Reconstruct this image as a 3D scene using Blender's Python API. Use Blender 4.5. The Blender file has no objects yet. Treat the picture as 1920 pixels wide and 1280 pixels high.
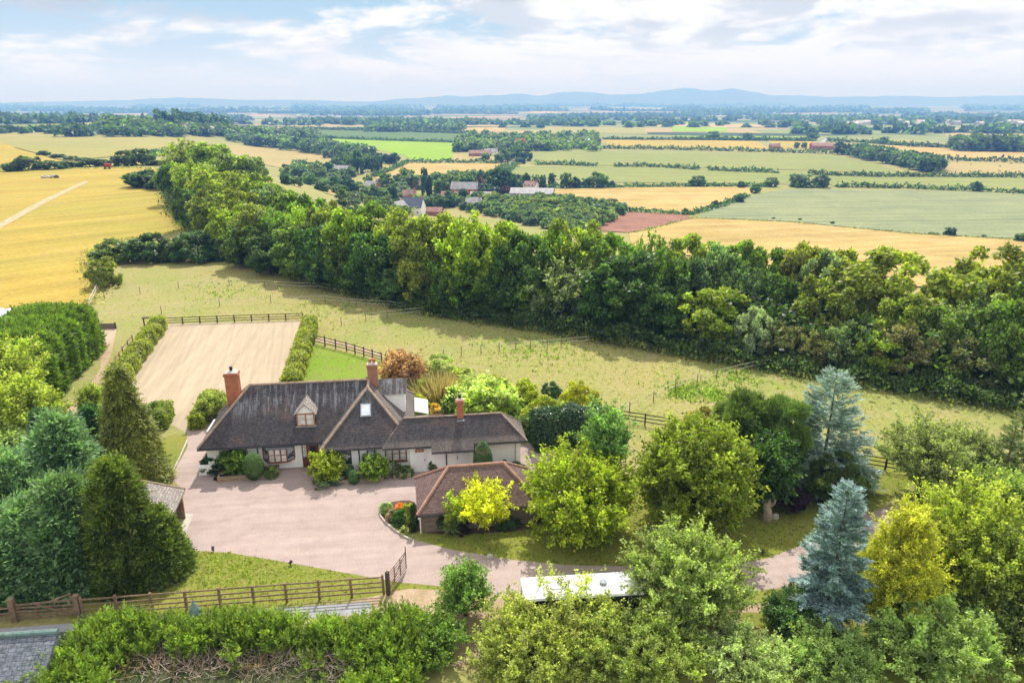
import bpy, bmesh, math, random
import numpy as np
from mathutils import Vector, Matrix

random.seed(7)
R = math.radians
sc = bpy.context.scene
COL = sc.collection

# ------------------------------------------------------------------ camera, sky, sun, exposure
F, CH = 1350.0, 28.0
CP = math.atan(452.0 / F)
cam = bpy.data.cameras.new('camera')
cam.sensor_width = 36.0
cam.lens = F / 1920.0 * 36.0
cam.clip_start = 0.5
cam.clip_end = 60000
camo = bpy.data.objects.new('camera', cam)
COL.objects.link(camo)
camo.location = (0, 0, CH)
camo.rotation_euler = (math.pi / 2 - CP, 0, 0)
sc.camera = camo

SUN_EL, SUN_AZ = R(52), R(5)          # azimuth: clockwise from +Y (straight ahead)
sd = bpy.data.lights.new('sun', 'SUN')
sd.energy = 3.7
sd.angle = R(0.55)
sd.color = (1.0, 0.965, 0.91)
so = bpy.data.objects.new('sun', sd)
COL.objects.link(so)
sdir = Vector((math.sin(SUN_AZ) * math.cos(SUN_EL), math.cos(SUN_AZ) * math.cos(SUN_EL), math.sin(SUN_EL)))
so.rotation_euler = sdir.to_track_quat('Z', 'Y').to_euler()

sc.view_settings.view_transform = 'Standard'
sc.view_settings.look = 'None'
sc.view_settings.exposure = 0.68
sc.view_settings.gamma = 1.0
sc.render.engine = 'CYCLES'
cy = sc.cycles
cy.max_bounces = 5
cy.diffuse_bounces = 4
cy.glossy_bounces = 2
cy.transmission_bounces = 3
cy.transparent_max_bounces = 6
cy.volume_bounces = 0
cy.sample_clamp_indirect = 6.0
cy.use_denoising = True
cy.caustics_reflective = False
cy.caustics_refractive = False


class NT:
    def __init__(s, tree):
        s.t = tree

    def n(s, typ, ins=None, **props):
        nd = s.t.nodes.new(typ)
        for k, v in props.items():
            setattr(nd, k, v)
        for k, v in (ins or {}).items():
            if hasattr(v, 'is_linked') or hasattr(v, 'links'):
                s.t.links.new(v, nd.inputs[k])
            else:
                nd.inputs[k].default_value = v
        return nd

    def math(s, op, a, b=None, c=None, clamp=False):
        nd = s.t.nodes.new('ShaderNodeMath')
        nd.operation = op
        nd.use_clamp = clamp
        for i, v in enumerate((a, b, c)):
            if v is None:
                continue
            if hasattr(v, 'links'):
                s.t.links.new(v, nd.inputs[i])
            else:
                nd.inputs[i].default_value = v
        return nd.outputs[0]

    def mix(s, fac, a, b, mode='MIX'):
        nd = s.t.nodes.new('ShaderNodeMix')
        nd.data_type = 'RGBA'
        nd.blend_type = mode
        for sock, v in ((nd.inputs[0], fac), (nd.inputs[6], a), (nd.inputs[7], b)):
            if hasattr(v, 'links'):
                s.t.links.new(v, sock)
            else:
                sock.default_value = v if not isinstance(v, tuple) or len(v) == 4 else (*v, 1)
        return nd.outputs[2]

    def ss(s, v, lo, hi, a=0.0, b=1.0):
        nd = s.t.nodes.new('ShaderNodeMapRange')
        nd.interpolation_type = 'SMOOTHSTEP'
        s.t.links.new(v, nd.inputs[0])
        for i, x in ((1, lo), (2, hi), (3, a), (4, b)):
            nd.inputs[i].default_value = x
        return nd.outputs[0]

    def noise(s, vec, scale, detail=4, rough=0.55, dist=0.0):
        nd = s.n('ShaderNodeTexNoise', {'Scale': scale, 'Detail': detail, 'Roughness': rough, 'Distortion': dist})
        if vec is not None:
            s.t.links.new(vec, nd.inputs['Vector'])
        return nd.outputs[0]

    def map(s, vec, scale=(1, 1, 1), rot=(0, 0, 0), loc=(0, 0, 0)):
        nd = s.n('ShaderNodeMapping', {'Scale': scale, 'Rotation': rot, 'Location': loc})
        s.t.links.new(vec, nd.inputs['Vector'])
        return nd.outputs[0]


def make_world():
    w = bpy.data.worlds.new('World')
    sc.world = w
    w.use_nodes = True
    t = w.node_tree
    t.nodes.clear()
    q = NT(t)
    sky = q.n('ShaderNodeTexSky', sky_type='NISHITA', sun_disc=False)
    sky.sun_elevation = SUN_EL
    sky.sun_rotation = SUN_AZ
    sky.air_density = 1.0
    sky.dust_density = 1.0
    sky.ozone_density = 1.5
    tc = q.n('ShaderNodeTexCoord')
    sep = q.n('ShaderNodeSeparateXYZ', {0: tc.outputs['Generated']})
    x, y, z = sep.outputs
    az = q.math('ARCTAN2', x, y)
    el = q.math('LOGARITHM', q.math('ADD', q.math('MAXIMUM', z, 0.0), 0.075), math.e)
    vec = q.n('ShaderNodeCombineXYZ', {0: az, 1: el, 2: 0.0}).outputs[0]
    A = (7.0, 3.4, 1.0)
    n1 = q.noise(q.map(vec, A, loc=(1.3, 0.7, 2.0)), 1.15, 9, 0.6, 0.25)
    nup = q.noise(q.map(vec, A, loc=(1.33, 1.12, 2.0)), 1.15, 6, 0.6, 0.25)
    n2 = q.noise(q.map(vec, (3.0, 2.6, 1.0), loc=(4.1, 2.2, 7.0)), 1.0, 5, 0.55, 0.3)
    right = q.ss(x, -0.5, 0.3)
    cov = q.math('ADD', n1, q.math('MULTIPLY', right, 0.13))
    cover = q.ss(cov, 0.44, 0.60)
    under = q.math('MULTIPLY', q.ss(nup, 0.46, 0.60), q.ss(z, 0.025, 0.085))
    big = q.math('MULTIPLY', q.ss(n2, 0.47, 0.60), q.ss(z, 0.045, 0.105))
    white = q.mix(q.math('MULTIPLY', under, 0.85), (7.9, 7.9, 7.95, 1), (4.9, 5.3, 5.8, 1))
    white = q.mix(q.math('MULTIPLY', big, 0.8), white, (3.9, 4.3, 5.0, 1))
    blue = q.mix(q.ss(z, 0.0, 0.12), (6.2, 6.6, 7.0, 1), (3.5, 5.0, 6.3, 1))
    low = q.mix(cover, blue, white)
    hz = q.ss(z, 0.0, 0.06)
    low = q.mix(hz, (7.0, 7.2, 7.35, 1), low)
    up = q.ss(z, 0.14, 0.34, 0.0, 1.0)
    bright = q.mix(0.8, sky.outputs[0], (11.6, 11.6, 11.8, 1))
    col = q.mix(up, low, bright)
    bg = q.n('ShaderNodeBackground', {'Color': col, 'Strength': 0.085})
    out = q.n('ShaderNodeOutputWorld')
    t.links.new(bg.outputs[0], out.inputs['Surface'])


make_world()

# ------------------------------------------------------------------ ground shape and pixel helpers
FRONT = [(-400, 330), (-200, 312), (-124, 262), (-79, 172), (-53, 134), (-30, 110), (-11.7, 95), (2.7, 88), (26, 74.5), (45.6, 63.5), (70, 50), (120, 25), (300, -60)]
FX = np.array([p[0] for p in FRONT], float)
FY = np.array([p[1] for p in FRONT], float)


def yfront(x):
    return np.interp(x, FX, FY)


def sstep(a, b, x):
    t = np.clip((x - a) / (b - a), 0, 1)
    return t * t * (3 - 2 * t)


def hgt(x, y):
    x = np.asarray(x, float)
    y = np.asarray(y, float)
    off = 22 - 18 * sstep(-90, -200, x)
    d = (y - yfront(x) - off) * 0.72
    s = sstep(0, 190, d)
    left = sstep(-0.30, -0.52, x / np.maximum(y, 50))
    T = -30 + 21 * left
    far = sstep(1000, 4500, y)
    T = T * (1 - far) - 60 * far
    z = T * s
    z = z + s * 13 * np.exp(-(((x + 350) / 70) ** 2 + ((y - 455) / 75) ** 2))
    z = z + s * 10 * np.exp(-(((x + 520) / 150) ** 2 + ((y - 1120) / 150) ** 2))
    return z


def dep(v):
    return CP + math.atan((v - 640.0) / F)


_T = np.concatenate([np.arange(20, 420, 0.5), np.geomspace(420, 60000, 4000)])


def ground(u, v):
    cx, cyv = (u - 960.0) / F, (v - 640.0) / F
    d = np.array([cx, math.cos(CP) - cyv * math.sin(CP), -math.sin(CP) - cyv * math.cos(CP)])
    xs, ys, zs = _T * d[0], _T * d[1], CH + _T * d[2]
    g = zs - hgt(xs, ys)
    k = np.argmax(g < 0)
    if not (g[k] < 0):
        k = len(_T) - 1
    a, b = _T[k - 1], _T[k]
    for _ in range(24):
        m = 0.5 * (a + b)
        if CH + m * d[2] - float(hgt(m * d[0], m * d[1])) < 0:
            b = m
        else:
            a = m
    return np.array([b * d[0], b * d[1], CH + b * d[2]])


def at_z(u, v, z):
    cx, cyv = (u - 960.0) / F, (v - 640.0) / F
    d = np.array([cx, math.cos(CP) - cyv * math.sin(CP), -math.sin(CP) - cyv * math.cos(CP)])
    t = (z - CH) / d[2]
    return np.array([t * d[0], t * d[1], z])


def depth_of(Y, z):
    return Y * math.cos(CP) + (CH - z) * math.sin(CP)


def x_of(u, Y, z):
    return (u - 960.0) / F * depth_of(Y, z)


# ------------------------------------------------------------------ materials
def new_mat(name):
    m = bpy.data.materials.new(name)
    m.use_nodes = True
    t = m.node_tree
    t.nodes.clear()
    q = NT(t)
    out = q.n('ShaderNodeOutputMaterial')
    p = q.n('ShaderNodeBsdfPrincipled')
    t.links.new(p.outputs[0], out.inputs[0])
    return m, q, p, out


def bump(q, p, h, strength=0.3, dist=0.05):
    b = q.n('ShaderNodeBump', {'Height': h, 'Strength': strength, 'Distance': dist})
    q.t.links.new(b.outputs[0], p.inputs['Normal'])


def plain(name, col, rough=0.7, spec=0.3, var=0.15, scale=3.0, metal=0.0):
    m, q, p, o = new_mat(name)
    tc = q.n('ShaderNodeTexCoord')
    n = q.noise(tc.outputs['Object'], scale, 5, 0.6)
    k = q.ss(n, 0.3, 0.7, 1 - var, 1 + var)
    c = q.n('ShaderNodeVectorMath', {0: col, 1: (1, 1, 1)}, operation='MULTIPLY')
    q.t.links.new(k, q.n('ShaderNodeValue').outputs[0]) if False else None
    cs = q.n('ShaderNodeVectorMath', {0: col}, operation='SCALE')
    q.t.links.new(k, cs.inputs['Scale'])
    q.t.links.new(cs.outputs[0], p.inputs['Base Color'])
    q.t.nodes.remove(c)
    p.inputs['Roughness'].default_value = rough
    p.inputs['Specular IOR Level'].default_value = spec
    p.inputs['Metallic'].default_value = metal
    return m


def leaf_mat(name, trans=0.52, rough=0.45, var=0.5, warm=(1.3, 1.55, 0.5), spec=0.35):
    m, q, p, o = new_mat(name)
    oi = q.n('ShaderNodeObjectInfo')
    geo = q.n('ShaderNodeNewGeometry')
    at = q.n('ShaderNodeAttribute', attribute_name='tone')
    r = geo.outputs['Random Per Island']
    k = q.math('MULTIPLY', q.ss(r, 0.0, 1.0, 1 - var, 1 + var), at.outputs['Fac'])
    cs = q.n('ShaderNodeVectorMath', {0: oi.outputs['Color']}, operation='SCALE')
    q.t.links.new(q.math('MULTIPLY', k, 1.7), cs.inputs['Scale'])
    hs = q.n('ShaderNodeHueSaturation', {'Color': cs.outputs[0], 'Saturation': 1.0, 'Value': 1.0})
    q.t.links.new(q.ss(q.math('FRACT', q.math('MULTIPLY', r, 17.31)), 0, 1, 0.478, 0.515), hs.inputs['Hue'])
    col = hs.outputs[0]
    q.t.links.new(col, p.inputs['Base Color'])
    p.inputs['Roughness'].default_value = rough
    p.inputs['Specular IOR Level'].default_value = spec
    tcol = q.mix(1.0, col, (*warm, 1), 'MULTIPLY')
    tr = q.n('ShaderNodeBsdfTranslucent', {'Color': tcol})
    mx = q.n('ShaderNodeMixShader', {0: trans, 1: p.outputs[0], 2: tr.outputs[0]})
    q.t.links.new(mx.outputs[0], o.inputs[0])
    return m


def ground_mat(name, cols, scale=0.06, fine=2.0, mid=0.4, rough=0.95, stripes=None, mott=0.75, gain=0.84, tram=None, rake=None):
    """cols: three base colours mixed by large noise, with mid and fine mottling; stripes=(angle deg, spacing m, strength)"""
    m, q, p, o = new_mat(name)
    tc = q.n('ShaderNodeTexCoord').outputs['Object']
    n1 = q.noise(tc, scale, 5, 0.6, 0.4)
    n2 = q.noise(tc, mid, 5, 0.65)
    n3 = q.noise(tc, fine, 4, 0.7)
    c = q.mix(q.ss(n1, 0.38, 0.62), (*cols[0], 1), (*cols[1], 1))
    c = q.mix(q.math('MULTIPLY', q.ss(n2, 0.48, 0.70), mott), c, (*cols[2], 1))
    k = q.math('MULTIPLY', q.ss(n3, 0.25, 0.75, gain * (1 - .25 * mott), gain * (1 + .25 * mott)), q.ss(n2, 0.25, 0.75, 1 + .12 * mott, 1 - .12 * mott))
    if stripes:
        ang, sp, st = stripes
        mp = q.map(tc, (1, 1, 1), (0, 0, R(ang)))
        wv = q.n('ShaderNodeTexWave', {'Vector': mp, 'Scale': 0.314 / sp, 'Distortion': 0.9, 'Detail': 3.0, 'Detail Scale': 0.4}, wave_type='BANDS', bands_direction='X')
        k = q.math('MULTIPLY', k, q.ss(wv.outputs['Fac'], 0.0, 1.0, 1 - st, 1 + st))
        if tram:
            wv = q.n('ShaderNodeTexWave', {'Vector': mp, 'Scale': 0.314 / tram, 'Distortion': 0.35, 'Detail': 2.0, 'Detail Scale': 0.2}, wave_type='BANDS', bands_direction='X')
            k = q.math('MULTIPLY', k, q.ss(wv.outputs['Fac'], 0.95, 0.995, 1.0, 0.8))
    if rake:
        ang, ac, al, st = rake
        for a2, f2 in ((ang, 1.0), (ang + 9, .45)):
            rn = q.noise(q.map(q.map(tc, (1, 1, 1), (0, 0, R(a2))), (ac * f2, al * f2, 1)), 1.0, 3, 0.6, 0.15)
            k = q.math('MULTIPLY', k, q.ss(rn, 0.3, 0.7, 1 - st, 1 + st))
    cs = q.n('ShaderNodeVectorMath', {0: c}, operation='SCALE')
    q.t.links.new(k, cs.inputs['Scale'])
    q.t.links.new(cs.outputs[0], p.inputs['Base Color'])
    p.inputs['Roughness'].default_value = rough
    p.inputs['Specular IOR Level'].default_value = 0.12
    bump(q, p, n3, 0.35, 0.08)
    return m


def uv_vec(q):
    return q.n('ShaderNodeUVMap').outputs[0]


def tile_mat(name, c1, c2, mortar, row=0.13, wid=0.19, lichen=(0.34, 0.33, 0.30), amount=0.5, streak=0.0, ridge_v=None, moss=None, fleck=0.5):
    m, q, p, o = new_mat(name)
    uv = uv_vec(q)
    br = q.n('ShaderNodeTexBrick', {'Vector': uv, 'Color1': (*c1, 1), 'Color2': (*c2, 1), 'Mortar': (*mortar, 1), 'Scale': 1.0, 'Mortar Size': 0.012, 'Mortar Smooth': 0.3, 'Bias': 0.0, 'Brick Width': wid, 'Row Height': row})
    n1 = q.noise(uv, 0.7, 6, 0.7)
    n2 = q.noise(uv, 5.0, 5, 0.75)
    n4 = q.noise(uv, 2.2, 4, 0.6)
    c = q.mix(q.math('MULTIPLY', q.ss(n4, 0.42, 0.7), 0.7), br.outputs['Color'], tuple(x * 0.45 for x in c1) + (1,))
    lf = q.math('MULTIPLY', q.math('MULTIPLY', q.ss(n1, 0.5, 0.72), q.ss(n2, 0.5, 0.68)), amount)
    c = q.mix(lf, c, (*lichen, 1))
    if moss:
        lm = q.math('MULTIPLY', q.ss(q.noise(uv, 0.35, 5, 0.65), 0.5, 0.66), 0.6)
        c = q.mix(lm, c, (*moss, 1))
    if streak:
        sepv = q.n('ShaderNodeSeparateXYZ', {0: uv}).outputs
        sn = q.noise(q.map(uv, (3.4, 0.35, 1)), 1.0, 6, 0.75)
        top = q.ss(sepv[1], ridge_v - 1.7, ridge_v + 0.1)
        f = q.math('MULTIPLY', q.math('MULTIPLY', q.ss(sn, 0.47, 0.62), top), streak)
        c = q.mix(f, c, (0.42, 0.44, 0.46, 1))
        # paler lower courses
        bot = q.math('MULTIPLY', q.ss(sepv[1], 0.95, 0.5), q.ss(n1, 0.3, 0.55, 0.2, 0.55))
        c = q.mix(bot, c, (0.20, 0.165, 0.14, 1))
    c = q.mix(q.math('MULTIPLY', q.ss(q.noise(q.map(uv, (1, 1.8, 1), loc=(3, 5, 0)), 6.5, 2, 0.6), 0.62, 0.72), q.math('MULTIPLY', q.ss(n1, 0.35, 0.6), fleck)), c, (*lichen, 1))
    csx = q.n('ShaderNodeVectorMath', {0: c}, operation='SCALE')
    q.t.links.new(q.ss(q.noise(q.map(uv, (1, 2.2, 1)), 4.5, 3, 0.8), 0.3, 0.7, 0.6, 1.5), csx.inputs['Scale'])
    q.t.links.new(csx.outputs[0], p.inputs['Base Color'])
    p.inputs['Roughness'].default_value = 0.85
    p.inputs['Specular IOR Level'].default_value = 0.25
    hh = q.math('ADD', q.math('MULTIPLY', br.outputs['Fac'], -1.0), q.math('MULTIPLY', n2, 0.6))
    bump(q, p, hh, 0.5, 0.03)
    return m


def brick_mat(name, c1, c2, mortar=(0.42, 0.37, 0.32), row=0.075, wid=0.225):
    m, q, p, o = new_mat(name)
    uv = uv_vec(q)
    br = q.n('ShaderNodeTexBrick', {'Vector': uv, 'Color1': (*c1, 1), 'Color2': (*c2, 1), 'Mortar': (*mortar, 1), 'Scale': 1.0, 'Mortar Size': 0.008, 'Brick Width': wid, 'Row Height': row})
    n = q.noise(uv, 3.0, 5, 0.7)
    c = q.mix(q.math('MULTIPLY', q.ss(n, 0.45, 0.7), 0.6), br.outputs['Color'], tuple(x * 0.5 for x in c1) + (1,))
    q.t.links.new(c, p.inputs['Base Color'])
    p.inputs['Roughness'].default_value = 0.9
    bump(q, p, br.outputs['Fac'], -0.4, 0.02)
    return m


def board_mat(name, c1, c2, row=0.18):
    m, q, p, o = new_mat(name)
    uv = uv_vec(q)
    br = q.n('ShaderNodeTexBrick', {'Vector': uv, 'Color1': (*c1, 1), 'Color2': (*c2, 1), 'Mortar': tuple(x * 0.25 for x in c1) + (1,), 'Scale': 1.0, 'Mortar Size': 0.014, 'Brick Width': 3.4, 'Row Height': row})
    n = q.noise(q.map(uv, (1.0, 9.0, 1)), 2.0, 5, 0.7)
    cs = q.n('ShaderNodeVectorMath', {0: br.outputs['Color']}, operation='SCALE')
    q.t.links.new(q.ss(n, 0.25, 0.75, 0.6, 1.35), cs.inputs['Scale'])
    q.t.links.new(cs.outputs[0], p.inputs['Base Color'])
    p.inputs['Roughness'].default_value = 0.85
    bump(q, p, br.outputs['Fac'], -0.6, 0.03)
    return m


def glass_mat(name, inner=(0.05, 0.06, 0.07), light=(0.45, 0.47, 0.5)):
    m, q, p, o = new_mat(name)
    tc = q.n('ShaderNodeTexCoord').outputs['Object']
    n = q.noise(q.map(tc, (1.5, 1.5, 3.0)), 1.3, 2, 0.5)
    c = q.mix(q.ss(n, 0.48, 0.54), (*inner, 1), (*light, 1))
    q.t.links.new(c, p.inputs['Base Color'])
    p.inputs['Roughness'].default_value = 0.06
    p.inputs['Specular IOR Level'].default_value = 0.9
    return m


def render_mat(name, col=(0.90, 0.885, 0.84)):
    m, q, p, o = new_mat(name)
    uv = uv_vec(q)
    n = q.noise(uv, 1.1, 6, 0.65)
    n2 = q.noise(q.map(uv, (3.0, 0.5, 1)), 1.2, 5, 0.65)
    c = q.mix(q.math('MULTIPLY', q.ss(n2, 0.5, 0.75), 0.4), (*col, 1), tuple(x * y for x, y in zip(col, (0.78, 0.72, 0.62))) + (1,))
    c = q.mix(q.math('MULTIPLY', q.ss(n, 0.52, 0.72), 0.3), c, tuple(x * 0.72 for x in col) + (1,))
    q.t.links.new(c, p.inputs['Base Color'])
    p.inputs['Roughness'].default_value = 0.9
    bump(q, p, q.noise(uv, 18, 3, 0.7), 0.2, 0.01)
    return m


MT = {}
MT['leaf'] = leaf_mat('broad_leaf')
MT['needle'] = leaf_mat('conifer_needle', trans=0.42, rough=0.5, var=0.42, warm=(1.25, 1.4, 0.6))
MT['waxy'] = leaf_mat('glossy_leaf', trans=0.4, rough=0.34, var=0.35, spec=0.5)
MT['bark'] = plain('bark', (0.11, 0.085, 0.06), 0.95, 0.1, 0.35, 6)
MT['paddock'] = ground_mat('paddock_turf', [(0.26, 0.235, 0.105), (0.205, 0.225, 0.075), (0.30, 0.245, 0.135)], 0.045, 2.6, 0.22)
MT['lawn'] = ground_mat('lawn_turf', [(0.235, 0.235, 0.045), (0.19, 0.215, 0.035), (0.30, 0.255, 0.075)], 0.16, 5.0, 0.9)
MT['bright_lawn'] = ground_mat('fresh_lawn', [(0.17, 0.27, 0.02), (0.20, 0.26, 0.035), (0.24, 0.25, 0.07)], 0.11, 4.0, 0.6)
MT['wheat'] = ground_mat('ripe_wheat', [(0.40, 0.285, 0.055), (0.335, 0.28, 0.05), (0.45, 0.335, 0.085)], 0.016, 1.3, 0.07, rake=(38, .5, .02, .10))
MT['stubble'] = ground_mat('straw_stubble', [(0.42, 0.305, 0.10), (0.455, 0.325, 0.12), (0.39, 0.27, 0.07)], 0.012, 1.0, 0.05, rake=(75, .25, .01, .12), tram=31)
MT['tan'] = ground_mat('dry_pasture', [(0.37, 0.29, 0.115), (0.33, 0.28, 0.095), (0.41, 0.31, 0.15)], 0.012, 0.9, 0.05)
MT['greenfield'] = ground_mat('green_crop', [(0.245, 0.265, 0.075), (0.215, 0.25, 0.065), (0.265, 0.265, 0.095)], 0.007, 0.8, 0.04, stripes=(88, 14.0, 0.05), tram=26)
MT['greygreen'] = ground_mat('grey_green_crop', [(0.225, 0.255, 0.125), (0.25, 0.27, 0.13), (0.205, 0.24, 0.13)], 0.010, 0.8, 0.04, stripes=(86, 10.0, 0.06), tram=24)
MT['acid'] = ground_mat('bright_green_crop', [(0.215, 0.36, 0.012), (0.24, 0.37, 0.014), (0.26, 0.36, 0.03)], 0.010, 0.8, 0.04, stripes=(20, 12.0, 0.05))
MT['darkcrop'] = ground_mat('dark_green_crop', [(0.085, 0.15, 0.04), (0.10, 0.165, 0.04), (0.12, 0.17, 0.05)], 0.010, 0.8, 0.06, stripes=(85, 16.0, 0.14))
MT['olivefield'] = ground_mat('olive_pasture', [(0.31, 0.28, 0.085), (0.27, 0.27, 0.075), (0.35, 0.29, 0.10)], 0.010, 0.8, 0.04, stripes=(65, 11.0, 0.04))
MT['plough'] = ground_mat('red_ploughland', [(0.27, 0.135, 0.09), (0.30, 0.15, 0.10), (0.24, 0.12, 0.085)], 0.02, 1.0, 0.1, stripes=(70, 7.0, 0.10))
MT['gravel'] = ground_mat('pink_gravel', [(0.395, 0.305, 0.27), (0.425, 0.335, 0.30), (0.365, 0.28, 0.245)], 0.08, 9.0, 0.8, mott=.5, rake=(80, 1.6, .06, .06))
MT['dirt'] = ground_mat('dry_dirt', [(0.40, 0.29, 0.19), (0.45, 0.33, 0.22), (0.35, 0.27, 0.14)], 0.15, 5.0, 1.0)
MT['chalk'] = ground_mat('worn_track', [(0.42, 0.355, 0.20), (0.45, 0.38, 0.23), (0.38, 0.31, 0.14)], 0.1, 3.0, 0.5)
MT['soil'] = ground_mat('bed_soil', [(0.10, 0.065, 0.045), (0.13, 0.085, 0.055), (0.15, 0.10, 0.07)], 0.4, 7.0, 1.2)
MT['sand'] = ground_mat('arena_sand', [(0.425, 0.34, 0.235), (0.45, 0.36, 0.25), (0.40, 0.32, 0.22)], 0.05, 5.0, 0.5, mott=.25, rake=(-15, 2.6, .035, .08))
MT['tarmac'] = ground_mat('pale_tarmac', [(0.33, 0.33, 0.34), (0.36, 0.355, 0.36), (0.29, 0.29, 0.30)], 0.2, 8.0, 1.0)
MT['concrete'] = plain('concrete', (0.42, 0.39, 0.32), 0.9, 0.2, 0.2, 2)
MT['render'] = render_mat('white_render')
MT['roof'] = tile_mat('clay_tile_dark', (0.088, 0.074, 0.072), (0.046, 0.047, 0.056), (0.03, 0.026, 0.026), amount=0.22, streak=0.32, ridge_v=5.1, moss=(0.105, 0.068, 0.055))
MT['barnroof'] = tile_mat('clay_tile_red', (0.185, 0.118, 0.10), (0.14, 0.09, 0.082), (0.07, 0.04, 0.035), row=0.15, wid=0.2, amount=0.15)
MT['shedroof'] = tile_mat('stone_tile', (0.30, 0.27, 0.235), (0.24, 0.21, 0.185), (0.12, 0.10, 0.09), row=0.2, wid=0.3, amount=0.4)
MT['slate'] = tile_mat('slate_tile', (0.135, 0.15, 0.175), (0.165, 0.175, 0.20), (0.04, 0.045, 0.05), row=0.22, wid=0.34, amount=0.25, lichen=(0.25, 0.27, 0.2))
MT['ridge'] = plain('ridge_tile', (0.33, 0.245, 0.175), 0.9, 0.2, 0.25, 3)
MT['ridge_red'] = plain('ridge_tile_red', (0.37, 0.21, 0.15), 0.9, 0.2, 0.22, 3)
MT['brick'] = brick_mat('orange_brick', (0.52, 0.16, 0.065), (0.40, 0.115, 0.05), (0.34, 0.19, 0.12))
MT['brick2'] = brick_mat('weathered_brick', (0.42, 0.17, 0.10), (0.30, 0.12, 0.075), (0.34, 0.24, 0.18))
MT['lead'] = plain('lead', (0.25, 0.27, 0.29), 0.5, 0.4, 0.2, 4)
MT['copper'] = plain('weathered_metal', (0.12, 0.19, 0.17), 0.5, 0.4, 0.25, 6)
MT['mortar'] = plain('mortar_cap', (0.50, 0.46, 0.40), 0.9, 0.2, 0.2, 5)
MT['pot'] = plain('clay_pot', (0.42, 0.17, 0.11), 0.8, 0.2, 0.2, 6)
MT['timber'] = plain('brown_timber', (0.20, 0.075, 0.028), 0.5, 0.4, 0.3, 4)
MT['oak'] = plain('orange_timber', (0.36, 0.155, 0.045), 0.5, 0.4, 0.25, 4)
MT['door'] = plain('dark_door', (0.115, 0.04, 0.018), 0.45, 0.4, 0.3, 3)
MT['white'] = plain('white_paint', (0.78, 0.78, 0.76), 0.5, 0.4, 0.05, 2)
MT['panel'] = plain('trailer_roof_panel', (0.62, 0.62, 0.61), 0.55, 0.3, 0.12, 1.5)
MT['black'] = plain('black_plastic', (0.02, 0.02, 0.022), 0.4, 0.4, 0.1, 5)
MT['glass'] = glass_mat('window_glass')
MT['curtain'] = glass_mat('window_blind', (0.50, 0.48, 0.44), (0.66, 0.65, 0.62))
MT['skyglass'] = glass_mat('roof_glass', (0.62, 0.66, 0.70), (0.72, 0.75, 0.78))
MT['boards'] = board_mat('weathered_boards', (0.24, 0.18, 0.13), (0.18, 0.135, 0.10))
MT['planter'] = board_mat('sleeper_timber', (0.36, 0.27, 0.16), (0.30, 0.22, 0.13), 0.2)
MT['stone'] = brick_mat('stone_wall', (0.34, 0.26, 0.17), (0.27, 0.20, 0.13), (0.2, 0.15, 0.1), 0.15, 0.3)
MT['fence'] = plain('fence_timber', (0.235, 0.16, 0.10), 0.85, 0.2, 0.3, 4)
MT['fence_dark'] = plain('dark_fence_timber', (0.085, 0.065, 0.05), 0.85, 0.2, 0.3, 4)
MT['rust'] = plain('rusty_iron', (0.14, 0.075, 0.055), 0.7, 0.3, 0.3, 5)
MT['tape'] = plain('fence_tape', (0.62, 0.60, 0.52), 0.6, 0.3, 0.05, 5)
MT['wrap'] = plain('bale_wrap', (0.60, 0.72, 0.74), 0.25, 0.6, 0.08, 2)
MT['hay'] = plain('old_hay', (0.14, 0.10, 0.07), 0.95, 0.1, 0.3, 6)
MT['twig'] = plain('dead_twig', (0.42, 0.33, 0.26), 0.95, 0.1, 0.35, 6)
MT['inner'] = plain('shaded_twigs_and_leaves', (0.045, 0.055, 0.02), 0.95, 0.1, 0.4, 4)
MT['red'] = plain('red_paint', (0.30, 0.05, 0.035), 0.6, 0.3, 0.2, 3)
MT['rock'] = plain('pale_stone', (0.45, 0.42, 0.36), 0.95, 0.1, 0.25, 5)
MT['horse'] = plain('horse_coat', (0.10, 0.05, 0.03), 0.7, 0.2, 0.2, 3)


# ------------------------------------------------------------------ mesh helpers
def link(o, parent=None):
    COL.objects.link(o)
    if parent is not None:
        o.parent = parent
    return o


def tag(o, label=None, cat=None, group=None, kind=None):
    if label:
        o['label'] = label
    if cat:
        o['category'] = cat
    if group:
        o['group'] = group
    if kind:
        o['kind'] = kind
    elif cat:
        o['kind'] = 'thing'
    return o


def empty(name, loc, rz=0.0, label=None, cat=None, group=None):
    o = bpy.data.objects.new(name, None)
    o.empty_display_size = 0.3
    o.location = loc
    o.rotation_euler = (0, 0, rz)
    link(o)
    return tag(o, label, cat, group)


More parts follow.
